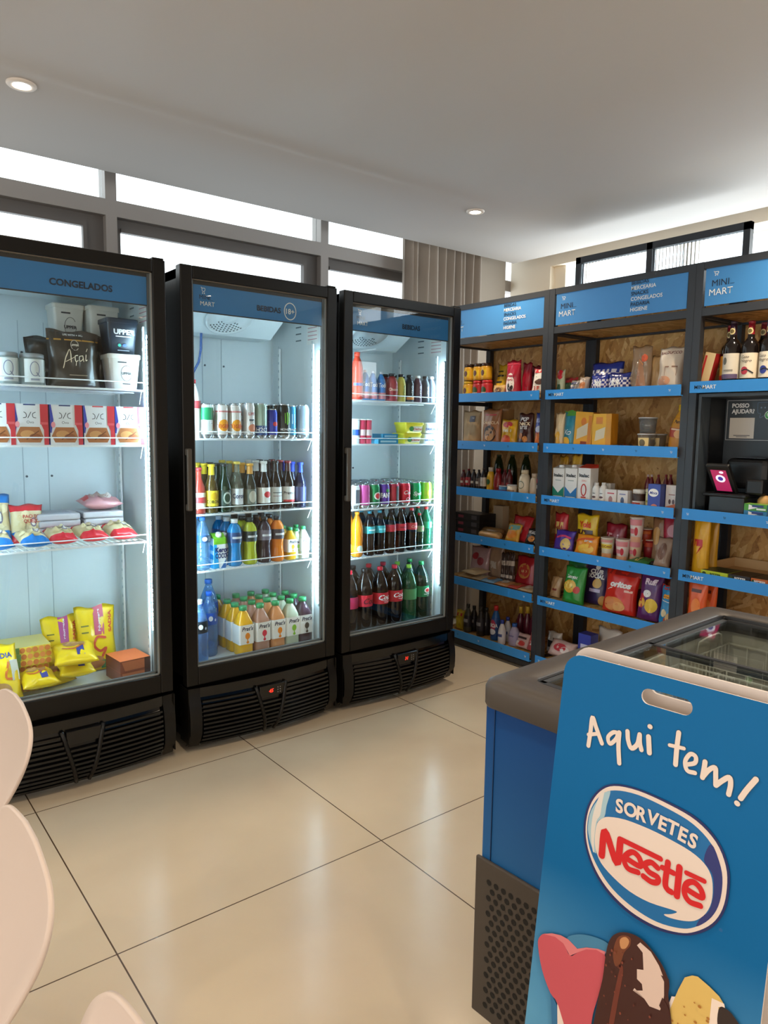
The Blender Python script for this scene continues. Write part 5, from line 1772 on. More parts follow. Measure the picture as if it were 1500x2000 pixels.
gbag('B', 0, 1143, 1206, 708, '#28388e', 'blue and silver checked bag at the back', zones=checks, D=.09, x=SXF + .08, rough=.2, lean=-.1)
gbag('B', 0, 1150, 1184, 732, '#2b3a90', 'small blue checked packet in front', [('t', 'BIS', 0, .5, .3, c(WH), {'b': .05})], zones=checks, D=.05, rough=.2)
gbag('B', 0, 1182, 1230, 728, '#202c74', 'navy packet with white check squares', [('t', 'BIS', -.2, .5, .3, c(WH), {'b': .05})], zones=checks, D=.05, rough=.2)
clearbag = clear('#e9ddd0', .35, bodycol='#b9a48c', rough=.12)
gbag('B', 0, 1232, 1272, 674, '#cdb698', 'clear bag of toast with orange label', [('p', [(-.4, .0), (.7, .0), (.4, .6), (0, .7)], c('#d98a4a')), ('e', .5, .72, .3, .09, c('#d0562e'))], D=.07, m=clearbag, wr=.008)
gbag('B', 0, 1266, 1288, 694, '#b08a58', 'brown bread roll pack standing up', D=.06, x=SXF + .05)
gbag('B', 0, 1282, 1334, 678, '#cdbfae', 'wide cream bread bag with brown lettering', [('t', 'BAUDUCCO', 0, .86, .07, c('#6a2a30'), {'b': .02}), ('r', -.2, .5, .7, .53, c('#8a6a5a')), ('r', -.2, .3, -.17, .5, c('#8a6a5a')), ('r', .67, .3, .7, .5, c('#8a6a5a')), ('e', -.2, .18, .5, .12, c('#c08a6a'))], D=.09, lean=-.05, wr=.006)
gbag('B', 0, 1325, 1346, 678, '#7c1626', 'dark red bread bag at the right end', D=.06, x=SXF + .08)
# second shelf
gbag('B', 1, 1082, 1100, 806, '#e2c79a', 'cream and yellow pouch with jagged edge', [('e', 0, .25, .6, .2, c('#e8b040'))], D=.05)
gbag('B', 1, 1096, 1122, 802, '#2f7f92', 'teal pouch with white lettering', [('r', -1, .86, 1, 1, c('#5a9a3a')), ('t', 'Xo', -.2, .42, .16, c(WH), {'s': .3}), ('e', -.3, .14, .6, .14, c('#d9a83c'))], D=.06, x=SXF + .03)
gbox('B', 1, 1120, 1154, 806, '#dca028', 'tilted yellow-orange corn flour box', [('e', .0, .72, .3, .12, c('#c9701e')), ('p', [(-.7, .2), (.5, .35), (.5, .7), (-.7, .5)], c('#d8c8a8')), ('r', -.2, .03, .5, .16, c('#8a3a1a')), ('r', .55, .1, .9, .9, c('#c87a20'))], side='#b86a1c', D=.06, roll=.06)
gbox('B', 1, 1156, 1193, 808, '#e3ad2c', 'upright yellow corn flour box', [('p', [(-.7, .2), (.3, .3), (.4, .62), (-.6, .5)], c('#dccfae')), ('r', -.6, .7, .1, .9, c('#c97a22')), ('r', .45, .0, 1, 1, c('#d0901f'))], side='#c8841c', D=.06)
for k, (l, r, col) in enumerate(((1194, 1209, '#9a4a26'), (1211, 1227, '#b8702c'), (1229, 1246, '#c99a4c'))):
    gflat('B', 1, l, r, col, ('dark cereal bar', 'brown cereal bar', 'golden cereal bar')[k] + ' lying flat', [('r', -.8, .3, .8, .5, c('#3a2a26'))], L=.12, D=.020, rz=0, kind='cereal_bar')
clc = clear('#d9d9d4', .25, bodycol='#a9a59c')
for px, dz, x_ in ((1264, 0, SXF + .02), (1264, .082, SXF + .02), (1284, 0, SXF + .10)):
    place(cup('clear_dessert_cup', .08, .045, clc if dz == 0 else clear('#cfd3d4', .4, bodycol='#8e9292'), '#c9cdd0', [('r', -.5, .1, .6, .8, c('#e0c98a')), ('e', 0, .45, .3, .25, c('#6a5a3a'))] if dz == 0 else (), taper=.85), x_ + .045, coly(px, x_ + .045, 1.38), ZSH[1] + .001 + dz,
          'clear cup of sweets ' + ('stacked on top' if dz else 'with cream label' if px < 1280 else 'behind the labelled one') + ' on the middle shelving second shelf', 'cup', None, GZ)
X, y, z, W, H = spot(1296, 1330, 782, 1)
o = bottle('pancake_mix_bottle', .215, .046, 'jug', c('#d8981e'), '#e2b81e', c('#c8861c'), [('t', 'Panq', 0, .85, .12, c('#3a1a10'), {'b': .03}), ('r', -.9, .3, .9, .62, c('#a83a22')), ('e', .2, .42, .4, .14, c('#e8b070')), ('r', -.6, .55, .6, .6, c('#e8d0b0'))], (.06, .72), sy=.7)
place(o, X + .05, y, z + .003, shelf_label('yellow pancake mix bottle with red label, tilted', 'B', 1), 'bottle', None, GZ, 0, .1)
# third shelf


def milk(unit, zi, l, r, t, tri, lab, zero=False, x=None):
    X, y, z, W, H = spot(l, r, t, zi, x)
    root = empty('milk_carton')
    D = .07
    m = MB()
    gtop = '#d23c2c' if zero else '#e9e9e4'
    m.box(-W / 2, -D / 2, 0, W / 2, D / 2, H * .90, c('#e9e8e3'))
    m.add([(-W / 2, -D / 2, H * .90), (W / 2, -D / 2, H * .90), (W / 2, D / 2, H * .90), (-W / 2, D / 2, H * .90), (-W / 2, D / 2, H), (W / 2, D / 2, H)], [(0, 1, 5, 4), (0, 4, 3), (1, 2, 5), (2, 3, 4, 5)], c(gtop))
    d = [('t', 'Italac', 0, .78, .10, c('#1c2a30'), {'b': .04, 'w': 1.6})]
    if zero:
        d += [('t', 'ZERO', 0, .62, .05, c(tri)), ('k', [(.38 * math.cos(a * PI / 8), .34 + .17 * math.sin(a * PI / 8)) for a in range(17)], .16, c(tri)), ('r', -.4, .10, .4, .14, c(tri))]
    else:
        d += [('p', [(-1, 0), (1, 0), (1, .42), (0, .20), (-1, .42)], c(tri)), ('r', -.5, .6, .5, .625, c('#9aa8a4')), ('r', -.8, .04, .8, .1, c('#d8dedc'))]
    m.decals(S_flat(W, D, H * .9), W, H * .9, d)
    m.build('carton_body', root)
    if not zero:
        MB().lathe([(.015, 0), (.015, .012), (.013, .014)], c(WH), 12, (0, -.008, H * .925)).build('cap', root)
    return place(root, X + D / 2, y, z, shelf_label(lab, unit, zi), 'carton', None, GZ)


milk('B', 2, 1079, 1101, 908, '#1f7f68', 'white milk carton with green base')
milk('B', 2, 1103, 1126, 908, '#2a78b4', 'white milk carton with blue base')
milk('B', 2, 1128, 1152, 907, '#c2342c', 'white milk carton with red circle', True)
gbag('B', 2, 1086, 1104, 888, '#c99a2c', 'yellow packet standing behind the milk', D=.05, x=SXF + .14)
gbag('B', 2, 1110, 1130, 888, '#d0a232', 'golden packet standing behind the milk', D=.05, x=SXF + .14)
for px in (1160, 1174):
    gbot('B', 2, px, 943, .023, 'juice', '#e3e2de', '#e6e6e2', 'small white dairy bottle', '#e3e2de', [('t', 'Italac', 0, .7, .14, c('#1c2a30'), {'b': .03}), ('e', 0, .2, .4, .14, c('#5a3a3a'))], kind='dairy_bottle')
gbox('B', 2, 1180, 1192, 944, '#cfccc4', 'small pale carton behind the dairy bottles', x=SXF + .08, D=.04)
gbox('B', 2, 1182, 1204, 956, '#e6e0da', 'small white cream carton with pink print', [('r', -.6, .7, .6, .78, c('#d05a6a')), ('e', 0, .3, .35, .25, c('#b88a8a'))], D=.04, kind='cream_carton')
gbox('B', 2, 1206, 1226, 958, '#e6e2de', 'small white cream carton with blue print', [('r', -.6, .7, .6, .78, c('#8a8ab0')), ('e', 0, .3, .35, .25, c('#5a6a8a'))], D=.04, kind='cream_carton')
gbot('B', 2, 1241, 958, .034, 'jar', '#3a1d14', '#e3e0da', 'chocolate spread jar with white lid', '#dcd8d2', [('r', -.6, .3, .6, .7, c('#c0483a'))], (.05, .35), kind='spread_jar', caph=.018, capr=1.08, cat='jar')
gbot('B', 2, 1266, 955, .025, 'jar', '#d9cf96', '#d8cfa8', 'pale yellow powder jar', '#dcd3a0', [('r', -.5, .2, .6, .5, c('#a8a04a'))], kind='powder_jar', cat='jar')
gbox('B', 2, 1275, 1299, 945, '#2b3c92', 'blue condensed milk carton', [('e', -.1, .66, .8, .16, c(WH)), ('t', 'Moca', -.1, .66, .11, c('#2b3c92'), {'b': .03, 's': .3}), ('e', .1, .08, .6, .14, c('#d8785a'))], D=.05, side='#1f2c70', kind='milk_carton', cat='carton')
gbox('B', 2, 1300, 1324, 948, '#e8e0da', 'white carton with orange base', [('p', [(-1, 0), (1, 0), (1, .3), (-1, .12)], c('#e0805a')), ('r', -.5, .6, .5, .64, c('#b0807a')), ('e', -.3, .34, .2, .1, c('#5a3a3a')), ('e', .3, .34, .2, .1, c('#5a3a3a'))], D=.05, kind='milk_carton', cat='carton')
for k, px in enumerate((1261, 1268, 1281, 1296, 1305)):
    gbot('B', 2, px, 927, .016, 'pet', c('#6a1a1e', .3), '#c9b0a8' if k < 2 else '#8a2226', 'little red sauce bottle at the back', None, kind='sauce_bottle', x=SXF + .17)
# fourth shelf
gbag('B', 3, 1077, 1116, 1038, '#4a2f8c', 'purple noodle packet with yellow noodles', [('e', .3, .3, .5, .3, c('#e0c070')), ('k', [(-.7, .6), (0, .7), (.7, .62)], .16, c('#d8406a'))], D=.035, lean=-.25)
gbag('B', 3, 1078, 1104, 1002, '#b3242a', 'red noodle packet standing behind', [('r', -.6, .4, .5, .75, c('#e0c478')), ('t', 'MAG', -.05, .58, .1, c('#8a1a1a'), {'b': .03})], D=.05, x=SXF + .09)
gbag('B', 3, 1118, 1163, 1047, '#e88f1e', 'orange noodle packet at the front', [('t', 'Lamen', .2, .68, .14, W_, {'b': .03}), ('e', .1, .25, .7, .25, c('#e8b83c')), ('k', [(-.9, .6), (-.3, .75), (.6, .8)], .14, c('#d8502a'))], D=.035, lean=-.25)
gbag('B', 3, 1120, 1163, 1005, '#d8b21e', 'yellow packet with dark middle behind the orange one', [('t', 'Yoki', -.1, .74, .15, c('#d0401e'), {'b': .05}), ('r', -.8, .28, .7, .6, c('#4a2418')), ('e', 0, .18, .7, .12, c('#a87240')), ('t', 'PIPOCA', 0, .45, .07, W_, {'b': .02})], D=.05, x=SXF + .09)


def ncup(unit, zi, px, t, col, lab, dec, x=None, zb=None, r_=.036):
    X, y, z, _, H = spot(px - 1, px + 1, t, zi, x, zb)
    return place(cup('noodle_cup', H, r_, col, '#d8cdbc', dec, taper=.76), X + r_, y, z, shelf_label(lab, unit, zi), 'cup', None, GZ)


PK = [('r', -1, .70, 1, .95, c('#d4868c')), ('e', .35, .45, .22, .18, c('#b8283a')), ('r', -.6, .35, .1, .55, c('#c8707a')), ('r', -1, .0, 1, .22, c('#d8a080'))]
ncup('B', 3, 1179, 1050, '#dcd3b8', 'noodle cup with yellow band', [('r', -1, .5, 1, .72, c('#e0cc3c')), ('t', 'MOOOAO', 0, .61, .12, c('#8a3a2a'), {'b': .03}), ('r', -1, 0, 1, .25, c('#d89a6a')), ('r', -1, .82, 1, .95, c('#d0908a'))])
ncup('B', 3, 1211, 1054, '#dfd2cc', 'pink and cream noodle cup at the front', PK)
ncup('B', 3, 1236, 1010, '#dfd2cc', 'pink and cream noodle cup on top', PK, zb=ZSH[3] + .107, x=SXF + .045)
ncup('B', 3, 1234, 1052, '#cfb494', 'pink and cream noodle cup holding up the top one', PK, x=SXF + .06)
ncup('B', 3, 1262, 1052, '#8e1f26', 'dark red noodle cup at the back', [('r', -1, .7, 1, .9, c('#b8442c'))], x=SXF + .13)
ncup('B', 3, 1254, 1032, '#a83a24', 'orange-red noodle cup on the dark red one', [('r', -1, .7, 1, .9, c('#c8642c'))], zb=ZSH[3] + .090, x=SXF + .13)
gbag('B', 3, 1177, 1218, 1023, '#8e1a28', 'dark red packet with white script at the back', [('t', 'Trio', .1, .55, .3, c('#d8a8a8'), {'b': .03})], D=.06, x=SXF + .16)
gbag('B', 3, 1268, 1300, 1012, '#8f6a4c', 'brown packet with chip picture at the back', [('e', -.3, .6, .5, .2, c('#c89a5a'))], D=.05, x=SXF + .14)
gbag('B', 3, 1282, 1330, 1008, '#9a1c30', 'wine red snack bag with white word', [('t', 'CONE', -.1, .32, .12, W_, {'b': .04}), ('e', 0, .7, .5, .12, c('#c0848c'))], D=.06, x=SXF + .08)
gbag('B', 3, 1272, 1304, 1054, '#a38a78', 'greyish packet leaning in front of the wine red one', [('e', 0, .5, .5, .3, c('#7c5a4a'))], D=.04, lean=-.3, x=SXF + .03)
gflat('B', 3, 1224, 1266, '#2f7a3c', 'green packet with yellow square lying flat', [('r', -.3, .1, .0, .6, c('#d8c070'))], D=.022, L=.12, kind='seasoning_packet')
gflat('B', 3, 1269, 1300, '#20201f', 'black packet with white streaks lying flat', [('k', [(-.8, .3), (-.1, .5), (.6, .3)], .12, W_), ('k', [(-.4, .7), (.4, .6)], .1, W_)], D=.022, L=.12, kind='seasoning_packet')
# fifth shelf
gbag('B', 4, 1070, 1090, 1128, '#b8946a', 'beige packet leaning at the left end', [('r', -.6, .3, .6, .4, c('#8a3a2c'))], D=.04, lean=-.2, x=SXF + .06)
gbag('B', 4, 1092, 1134, 1110, '#2b8a36', 'green crisps bag with crisp pictures', [('t', 'Sensac', -.1, .72, .10, W_, {'b': .02, 's': .2}), ('e', -.2, .45, .6, .18, c('#d8a83c')), ('e', -.3, .48, .35, .1, c('#e8c86a')), ('e', .5, .38, .25, .1, c('#b8342c'))], D=.06, lean=-.14, x=SXF + .01)
gbag('B', 4, 1104, 1140, 1096, '#1f6a2c', 'darker green crisps bag at the back', D=.05, x=SXF + .15)
gbag('B', 4, 1132, 1180, 1103, '#33224c', 'dark purple popcorn bag with pink edge', [('r', -1, 0, -.72, 1, c('#b03a8c')), ('t', 'CLUB', .1, .80, .1, W_, {'b': .05}), ('t', 'SOCIAL', .1, .69, .1, W_, {'b': .05}), ('e', .1, .9, .2, .06, W_), ('e', .3, .52, .35, .12, c('#c9a050')), ('r', -.3, .3, .6, .38, c('#c0b8d8')), ('e', .8, .1, .3, .14, c('#c9964a'))], D=.07, lean=-.10, x=SXF + .10)
gbag('B', 4, 1168, 1234, 1117, '#c8291c', 'big red tortilla chip bag', [('r', -1, .86, 1, 1, c('#8c1a18')), ('t', 'oritos', .1, .66, .13, W_, {'b': .06, 's': .2, 'w': 1.3}), ('p', [(-.7, .5), (.2, .62), (-.5, .56)], W_), ('e', -.1, .2, .6, .16, c('#d88a4a')), ('e', .2, .16, .35, .1, c('#e0a25c')), ('e', -.4, .26, .3, .09, c('#c9763a')), ('r', .4, .5, .85, .55, c('#e8c0b0'))], D=.085, lean=-.14, wr=.005, x=SXF + .015)
gbag('B', 4, 1222, 1246, 1150, '#7c1420', 'dark red bag behind the big red one', D=.05, x=SXF + .17)
gbag('B', 4, 1236, 1282, 1124, '#5a2464', 'purple and red ridged crisps bag', [('r', -1, .25, -.3, .55, c('#b8283a')), ('t', 'Ruff', .1, .82, .12, c('#e9d8e4'), {'b': .05, 'rot': 0}), ('e', -.1, .56, .35, .08, W_), ('e', .35, .32, .5, .15, c('#e2bc34')), ('e', -.45, .36, .3, .1, c('#d8a030')), ('p', [(-1, 0), (1, 0), (1, .18), (-1, .12)], c('#2b3c94'))], D=.075, lean=-.12, x=SXF + .02)
gbag('B', 4, 1278, 1318, 1146, '#2689c2', 'light blue cheese puff bag', [('r', -1, .88, 1, 1, c('#b8302c')), ('t', 'eetos', .1, .74, .13, c('#e8a02c'), {'b': .08, 's': .2, 'w': 1.5}), ('k', [(-.7, .62), (.1, .58), (.8, .64)], .07, W_), ('e', -.3, .3, .3, .1, c('#e0d0a8')), ('e', .3, .2, .35, .12, c('#d8b070')), ('e', 0, .12, .2, .08, c('#b84a34'))], D=.07, lean=-.10, x=SXF + .01)
gbag('B', 4, 1290, 1322, 1122, '#9a2a26', 'red and orange bag behind the light blue one', [('e', 0, .7, .6, .14, c('#d87a3c'))], D=.06, x=SXF + .14)
# bottom shelf
gbag('B', 5, 1062, 1090, 1236, '#cfcac4', 'white paper pack with dark label', [('r', -.6, .3, .6, .6, c('#2a2a30'))], D=.08, x=SXF + .12)
gbag('B', 5, 1061, 1112, 1262, '#d8b8b0', 'red and white tissue pack lying at the front', [('e', 0, .5, .5, .25, c('#c8404a')), ('e', .4, .4, .3, .2, c('#e9dcd8'))], D=.08, lean=-.5)
gbox('B', 5, 1128, 1152, 1239, '#3440a0', 'small blue pack beside the tissue pack', [('r', -.6, .4, .6, .7, c('#c8cdf0'))], D=.07, x=SXF + .06)
gbag('B', 5, 1158, 1204, 1230, '#cfc8be', 'white rounded bag at the back', D=.09, x=SXF + .16)

# ---------------- unit C
ZC = {0: 1.622, 2: 1.030, 3: .735}
X, y, z, W, H = spot(1364, 1384, 704, 0, SXF + .03, ZC[0])
place(box('biscuit_box', .05, .05, .15, '#d6b988', '#a81f2a', '#d8c09a', [('r', -.9, .1, -.5, .9, c('#b8302c'))]), X + .03, coly(1379, X + .03, 1.7), z + .0008, 'cream and red box leaning beside the first wine bottle on the wine shelving', 'box', None, GZ, 0, .22)
dkw = c('#15100f', .12)
for px, t_, cp, lb, dec, x_, lab in ((1405, 634, '#7c1420', '#e0b040', [('r', -1, 0, 1, .2, c('#b8402c')), ('e', 0, .65, .5, .3, c('#d8932c'))], SXF + .02, 'wine bottle with gold and red label'),
                                     (1420, 628, '#2e1a2c', '#cfc8b8', [('e', -.3, .7, .2, .15, c('#5a5a50')), ('r', -1, 0, 1, .18, c('#5a4a6a')), ('r', -.4, .3, .5, .36, c('#8a8478'))], SXF - .005, 'wine bottle with plain grey-white label and dark neck'),
                                     (1455, 627, '#8c1a28', '#ded3bc', [('t', 'Gato', -.1, .85, .12, c('#3a3230'), {'s': .3}), ('t', 'Negro', 0, .70, .12, c('#3a3230'), {'s': .3}), ('e', -.1, .30, .34, .16, c('#b02a3a')), ('k', [(-.3, .3), (.1, .34), (.7, .2)], .12, c('#1c1a1c'))], SXF, 'wine bottle with red ring and black cat figure'),
                                     (1480, 630, '#6a1a2a', '#c9bda8', [], SXF + .08, 'wine bottle standing behind the cat-label ones'),
                                     (1492, 622, '#20689a', '#e2d8c4', [('t', 'Gato', -.3, .85, .12, c('#3a3230'), {'s': .3}), ('t', 'Negro', -.2, .70, .12, c('#3a3230'), {'s': .3}), ('e', -.1, .30, .34, .16, c('#2c3a8c')), ('k', [(-.3, .3), (.1, .34), (.7, .2)], .12, c('#1c1a1c'))], SXF, 'wine bottle with blue neck and blue ring')):
    X, y, z, _, H = spot(px - 1, px + 1, t_, 0, x_, ZC[0])
    o = bottle('wine_bottle', H, .037, 'wine', dkw, cp, c(lb), dec, (.10, .50), neck=c(cp, .3), neckz=.76, capr=1.02)
    m2 = MB()
    m2.decals(S_cyl(.0150, H * .80, .03, 1.0), .03, .03, [('e', 0, .5, .9, .48, c('#d8c890')), ('e', 0, .5, .6, .3, c('#6a5a2a'))], .0005)
    m2.build('neck_seal', o)
    place(o, X + .037, y, z, lab + ' on the wine shelving top shelf', 'wine bottle', 'wine bottles on the top shelf', GZ)
# payment terminal in its niche
PT = mat('#3a4249', .5)
PTD = mat('#0c0c0e', .45)
kx = empty('payment_kiosk', (SX, 1.766, 1.0312), label='dark grey payment kiosk with help poster built into the wine shelving', cat='kiosk')
k = MB()
kd, kw, kh = .30, .60, .555
k.box(.014, -.014, 0, kd, 0, kh, PT)
k.box(.014, -kw, 0, kd, -kw + .014, kh, PT)
k.box(.014, -kw + .014, kh - .014, kd, -.014, kh, PT)
k.box(.014, -kw + .014, 0, kd, -.014, .003, PTD)
k.box(.10, -.0175, .004, kd - .002, -.0145, kh - .016, PTD)
k.box(kd - .06, -kw + .015, .004, kd - .001, -.018, kh - .015, PT)
k.build('cabinet', kx)
def SP(x, y, o):
    return (kd - .0602 - o, -.155 - x * .13, .34 + y * .195)
q = MB()
q.decals(SP, .26, .195, [('r', -1, 0, 1, 1, mat('#3c444b', .4)), ('k', [(-.985, .02), (.985, .02)], .012, W_), ('k', [(-.985, .98), (.985, .98)], .012, W_), ('k', [(-.985, .02), (-.985, .98)], .012, W_), ('k', [(.985, .02), (.985, .98)], .012, W_),
                         ('t', 'POSSO', -.50, .86, .10, W_, {'b': .04}), ('t', 'AJUDAR?', -.40, .72, .10, W_, {'b': .04}), ('r', -.86, .06, .04, .56, c('#d8d2c6')), ('r', -.7, .12, -.1, .14, c('#6a6a6a')), ('r', -.6, .09, -.2, .105, c('#6a6a6a')),
                         ('k', [(.15, .92), (.62, .92), (.66, .88), (.66, .68), (.5, .66), (.22, .56), (.24, .66), (.14, .68), (.12, .90), (.15, .92)], .014, c('#6a86a8')), ('e', .25, .80, .03, .02, c('#7a8ea8')), ('e', .38, .80, .03, .02, c('#7a8ea8')), ('e', .51, .80, .03, .02, c('#7a8ea8')),
                         ('e', .52, .62, .14, .10, W_), ('e', .52, .62, .12, .085, c('#3aa84c')), ('k', [(.47, .66), (.49, .60), (.56, .58)], .03, W_)], .0004)
q.build('help_poster', kx)
pt = empty('card_terminal', (SX, 1.766, 1.0312), label='black card payment machine with a lit magenta screen, in the kiosk niche', cat='payment terminal')
k = MB()
k.box(.03, -.235, .0035, .15, -.07, .088, mat('#26282b', .4), .006)
k.box(.02, -.245, .083, .17, -.04, .10, PTD, .006)
k.build('stand', pt)
Tt = Matrix.Translation((.062, -.135, .108)) @ Matrix.Rotation(math.radians(-38), 4, 'Y')
k = MB()
k.box(-.01, -.055, -.01, .012, .055, .16, PTD, .008, T=Tt)
dev = k.build('device', pt)
MB().add([(-.0105, -.036, .010), (-.0105, .036, .010), (-.0105, .036, .135), (-.0105, -.036, .135)], [(0, 1, 2, 3)], mat('#9a2450', .3, emit=.9), T=Tt).add([tuple((-.0109, .022 * math.cos(a), .085 + .022 * math.sin(a))) for a in [q_ * PI / 10 for q_ in range(20)]], [tuple(range(20))], mat('#e9e4f0', .3, emit=.8), T=Tt).add([tuple((-.0113, .012 * math.cos(a), .085 + .012 * math.sin(a))) for a in [q_ * PI / 10 for q_ in range(20)]], [tuple(range(20))], mat('#4a3a9c', .3, emit=.6), T=Tt).add([tuple((-.0109, -.012 + .010 * math.cos(a), .122 + .007 * math.sin(a))) for a in [q_ * PI / 10 for q_ in range(20)]], [tuple(range(20))], mat('#e9e4f0', .3, emit=.8), T=Tt).build('screen', dev)
k = MB()
k.box(.10, -.30, .12, .235, -.10, .262, PTD, .03, seg=4)
k.box(.06, -.30, .10, .16, -.22, .17, PTD, .01)
k.box(.112, -.28, .2635, .2, -.14, .2655, mat('#3a3a3c', .2))
k.build('hood', pt)
# small goods beside the terminal
for kk in range(2):
    gb = box('gum_box', .10, .05, .030, '#2a78a8' if kk == 0 else '#4a9a3c', '#5a86b8', '#8ab84c', [('p', [(-.6, .1), (.2, .5), (-.6, .9)], W_), ('r', -.3, .55, .7, .85, c('#2a3a7c')), ('r', .1, .15, .9, .4, c('#dfe9e4'))])
    place(gb, SX + .045, coly(1480, SX + .045, 1.06), 1.0345 + kk * .0306, ('green-topped' if kk else 'blue lower') + ' small gum box stacked in front of the kiosk', 'box', None, GZ)
wb = MB()
wb.lathe([(.010, 0), (.018, .012), (.010, .024), (.009, .04), (.024, .046), (.035, .065), (.034, .085), (.022, .102), (.0, .108)], mat('#c69a5c', .5), 20)
place(wb.build('wooden_knob_ornament'), SX + .10, coly(1493, SX + .1, 1.12), 1.0345, 'round pale wooden ornament standing behind the gum boxes', 'ornament', None, GZ)
for kk, (l, r, col, lab) in enumerate(((1370, 1422, '#b8c92c', 'lime green chocolate box'), (1424, 1466, '#262022', 'black chocolate box with white word'), (1468, 1500, '#c0642c', 'orange packet'))):
    X, y, z, W, H = spot(l, r, 1092, 3, SXF + .0, ZC[3])
    o = box('chocolate_box', W, .14, .030, col, col, '#2f3a22' if kk == 0 else '#1c1a1a', [('t', 'BITTER', .1, .5, .4, W_ if kk else c('#2a4a1c'), {'b': .04}), ('e', -.75, .5, .15, .3, c('#3a4a1c'))])
    place(o, X + .07, y, z, lab + ' lying on the wine shelving near the blue edge', 'box', None, GZ)
tr = MB()
tm = c('#c9a878', .5)
for a in ((0, 0, 0, .20, .006, .05), (0, -.42, 0, .20, -.414, .05), (.0, -.414, 0, .006, 0, .02), (.194, -.414, 0, .20, 0, .05), (.006, -.414, 0, .194, 0, .005)):
    tr.box(a[0], a[1], a[2], a[3], a[4], a[5], tm)
place(tr.build('wooden_tray'), SX + .185, 1.72, ZC[3] + .0008, 'shallow pale wooden tray behind the chocolate boxes on the wine shelving', 'tray', None, 0)
for l, r, t_, col, x_, lab in ((1348, 1368, 1012, '#d8a21c', SXF + .02, 'yellow crisps bag standing against the post'), (1366, 1384, 1014, '#cf9a22', SXF + .10, 'golden crisps bag standing at the back')):
    X, y, z, W, H = spot(l, r, t_, 3, x_, ZC[3])
    o = bag('snack_bag', .085, H, .05, col, [('r', -.9, .5, .4, .62, c('#c22a2c')), ('p', [(-.9, .5), (.4, .5), (-.2, .36)], c('#c22a2c'))] if x_ < SXF + .05 else [], seed=int(l))
    place(o, X + .03, y - .01, z, lab + ' on the wine shelving', 'bag', None, GZ)
for l, r, t_, x_, lab in ((1338, 1358, 1136, SXF + .0, 'orange crisps bag nearest the post'), (1356, 1380, 1138, SXF + .07, 'orange crisps bag with chip picture')):
    X, y, z, W, H = spot(l, r, t_, 4, x_, .44)
    o = bag('snack_bag', .10, H, .06, '#e0602c', [('e', 0, .2, .6, .14, c('#d8a070')), ('e', .1, .55, .5, .14, c('#e8843c')), ('r', -.5, .8, .5, .86, c('#5a2a1c'))], seed=int(l))
    place(o, X + .03, y - .012, z, lab + ' under the wine shelving trays', 'bag', None, GZ)

# outlines printed on the ice cream sign, in metres from its top left corner
AQUI = [([(0.0611,-0.1449),(0.0621,-0.1204),(0.0628,-0.0966),(0.0713,-0.111),(0.0844,-0.1334)],0.006),([(0.0589,-0.127),(0.0764,-0.1199)],0.0048),([(0.1113,-0.1083),(0.1019,-0.1097),(0.094,-0.1202),(0.0985,-0.1295),(0.1076,-0.1191),(0.1108,-0.1084)],0.0053),([(0.1122,-0.1069),(0.1132,-0.1279),(0.1178,-0.1551)],0.0061),([(0.1256,-0.1006),(0.1284,-0.1145),(0.1352,-0.1249),(0.1439,-0.1158),(0.1461,-0.0994)],0.006),([(0.1461,-0.0994),(0.1479,-0.1124),(0.1516,-0.122)],0.006),([(0.1606,-0.0984),(0.1647,-0.1224)],0.0068),([(0.2062,-0.0775),(0.206,-0.1016),(0.2069,-0.1264)],0.0062),([(0.1947,-0.1005),(0.2166,-0.0985)],0.0043),([(0.2241,-0.1205),(0.235,-0.1141),(0.235,-0.1049),(0.227,-0.1036),(0.2207,-0.1167),(0.2251,-0.1291),(0.2367,-0.1289)],0.0051),([(0.2493,-0.1078),(0.249,-0.1187),(0.2482,-0.1317)],0.0061),([(0.2484,-0.1306),(0.2564,-0.1171),(0.2642,-0.1114),(0.2663,-0.1223),(0.2679,-0.1362)],0.0057),([(0.2682,-0.1361),(0.276,-0.1265),(0.2851,-0.1184),(0.288,-0.1279),(0.2869,-0.1425)],0.006),([(0.3203,-0.1086),(0.3102,-0.1272),(0.3035,-0.142)],0.0065)]
NES = [([(0.1069,-0.3107),(0.1082,-0.2703),(0.1334,-0.3116),(0.1353,-0.2733)],0.0093),([(0.1352,-0.2719),(0.2014,-0.2748)],0.0063),([(0.1457,-0.2972),(0.1716,-0.2998),(0.1684,-0.2873),(0.157,-0.2835),(0.1471,-0.2931),(0.1454,-0.3027),(0.153,-0.3117),(0.1693,-0.3104)],0.0069),([(0.1988,-0.2901),(0.1879,-0.2864),(0.179,-0.2939),(0.1862,-0.3019),(0.2005,-0.3039),(0.2005,-0.3116),(0.1913,-0.3151),(0.1785,-0.3123)],0.0069),([(0.2134,-0.2751),(0.2128,-0.3067),(0.2172,-0.3149),(0.2233,-0.3162)],0.0071),([(0.2062,-0.2863),(0.2233,-0.287)],0.0065),([(0.2311,-0.2748),(0.2319,-0.318)],0.0079),([(0.2424,-0.3013),(0.267,-0.3037),(0.2649,-0.2924),(0.2538,-0.2868),(0.244,-0.2939),(0.2424,-0.308),(0.2508,-0.3173),(0.2668,-0.3161)],0.0066),([(0.2422,-0.2781),(0.2681,-0.2786)],0.0053)]
LG0 = [(0.114,-0.1905),(0.1542,-0.1836),(0.2073,-0.186),(0.2496,-0.1936),(0.2803,-0.2137),(0.2982,-0.2429),(0.303,-0.2727),(0.3007,-0.3059),(0.288,-0.3365),(0.2654,-0.3603),(0.2393,-0.3747),(0.2028,-0.3834),(0.1631,-0.3809),(0.1258,-0.3671),(0.0976,-0.344),(0.0777,-0.3124),(0.0695,-0.2789),(0.0729,-0.2405),(0.0889,-0.2087)]
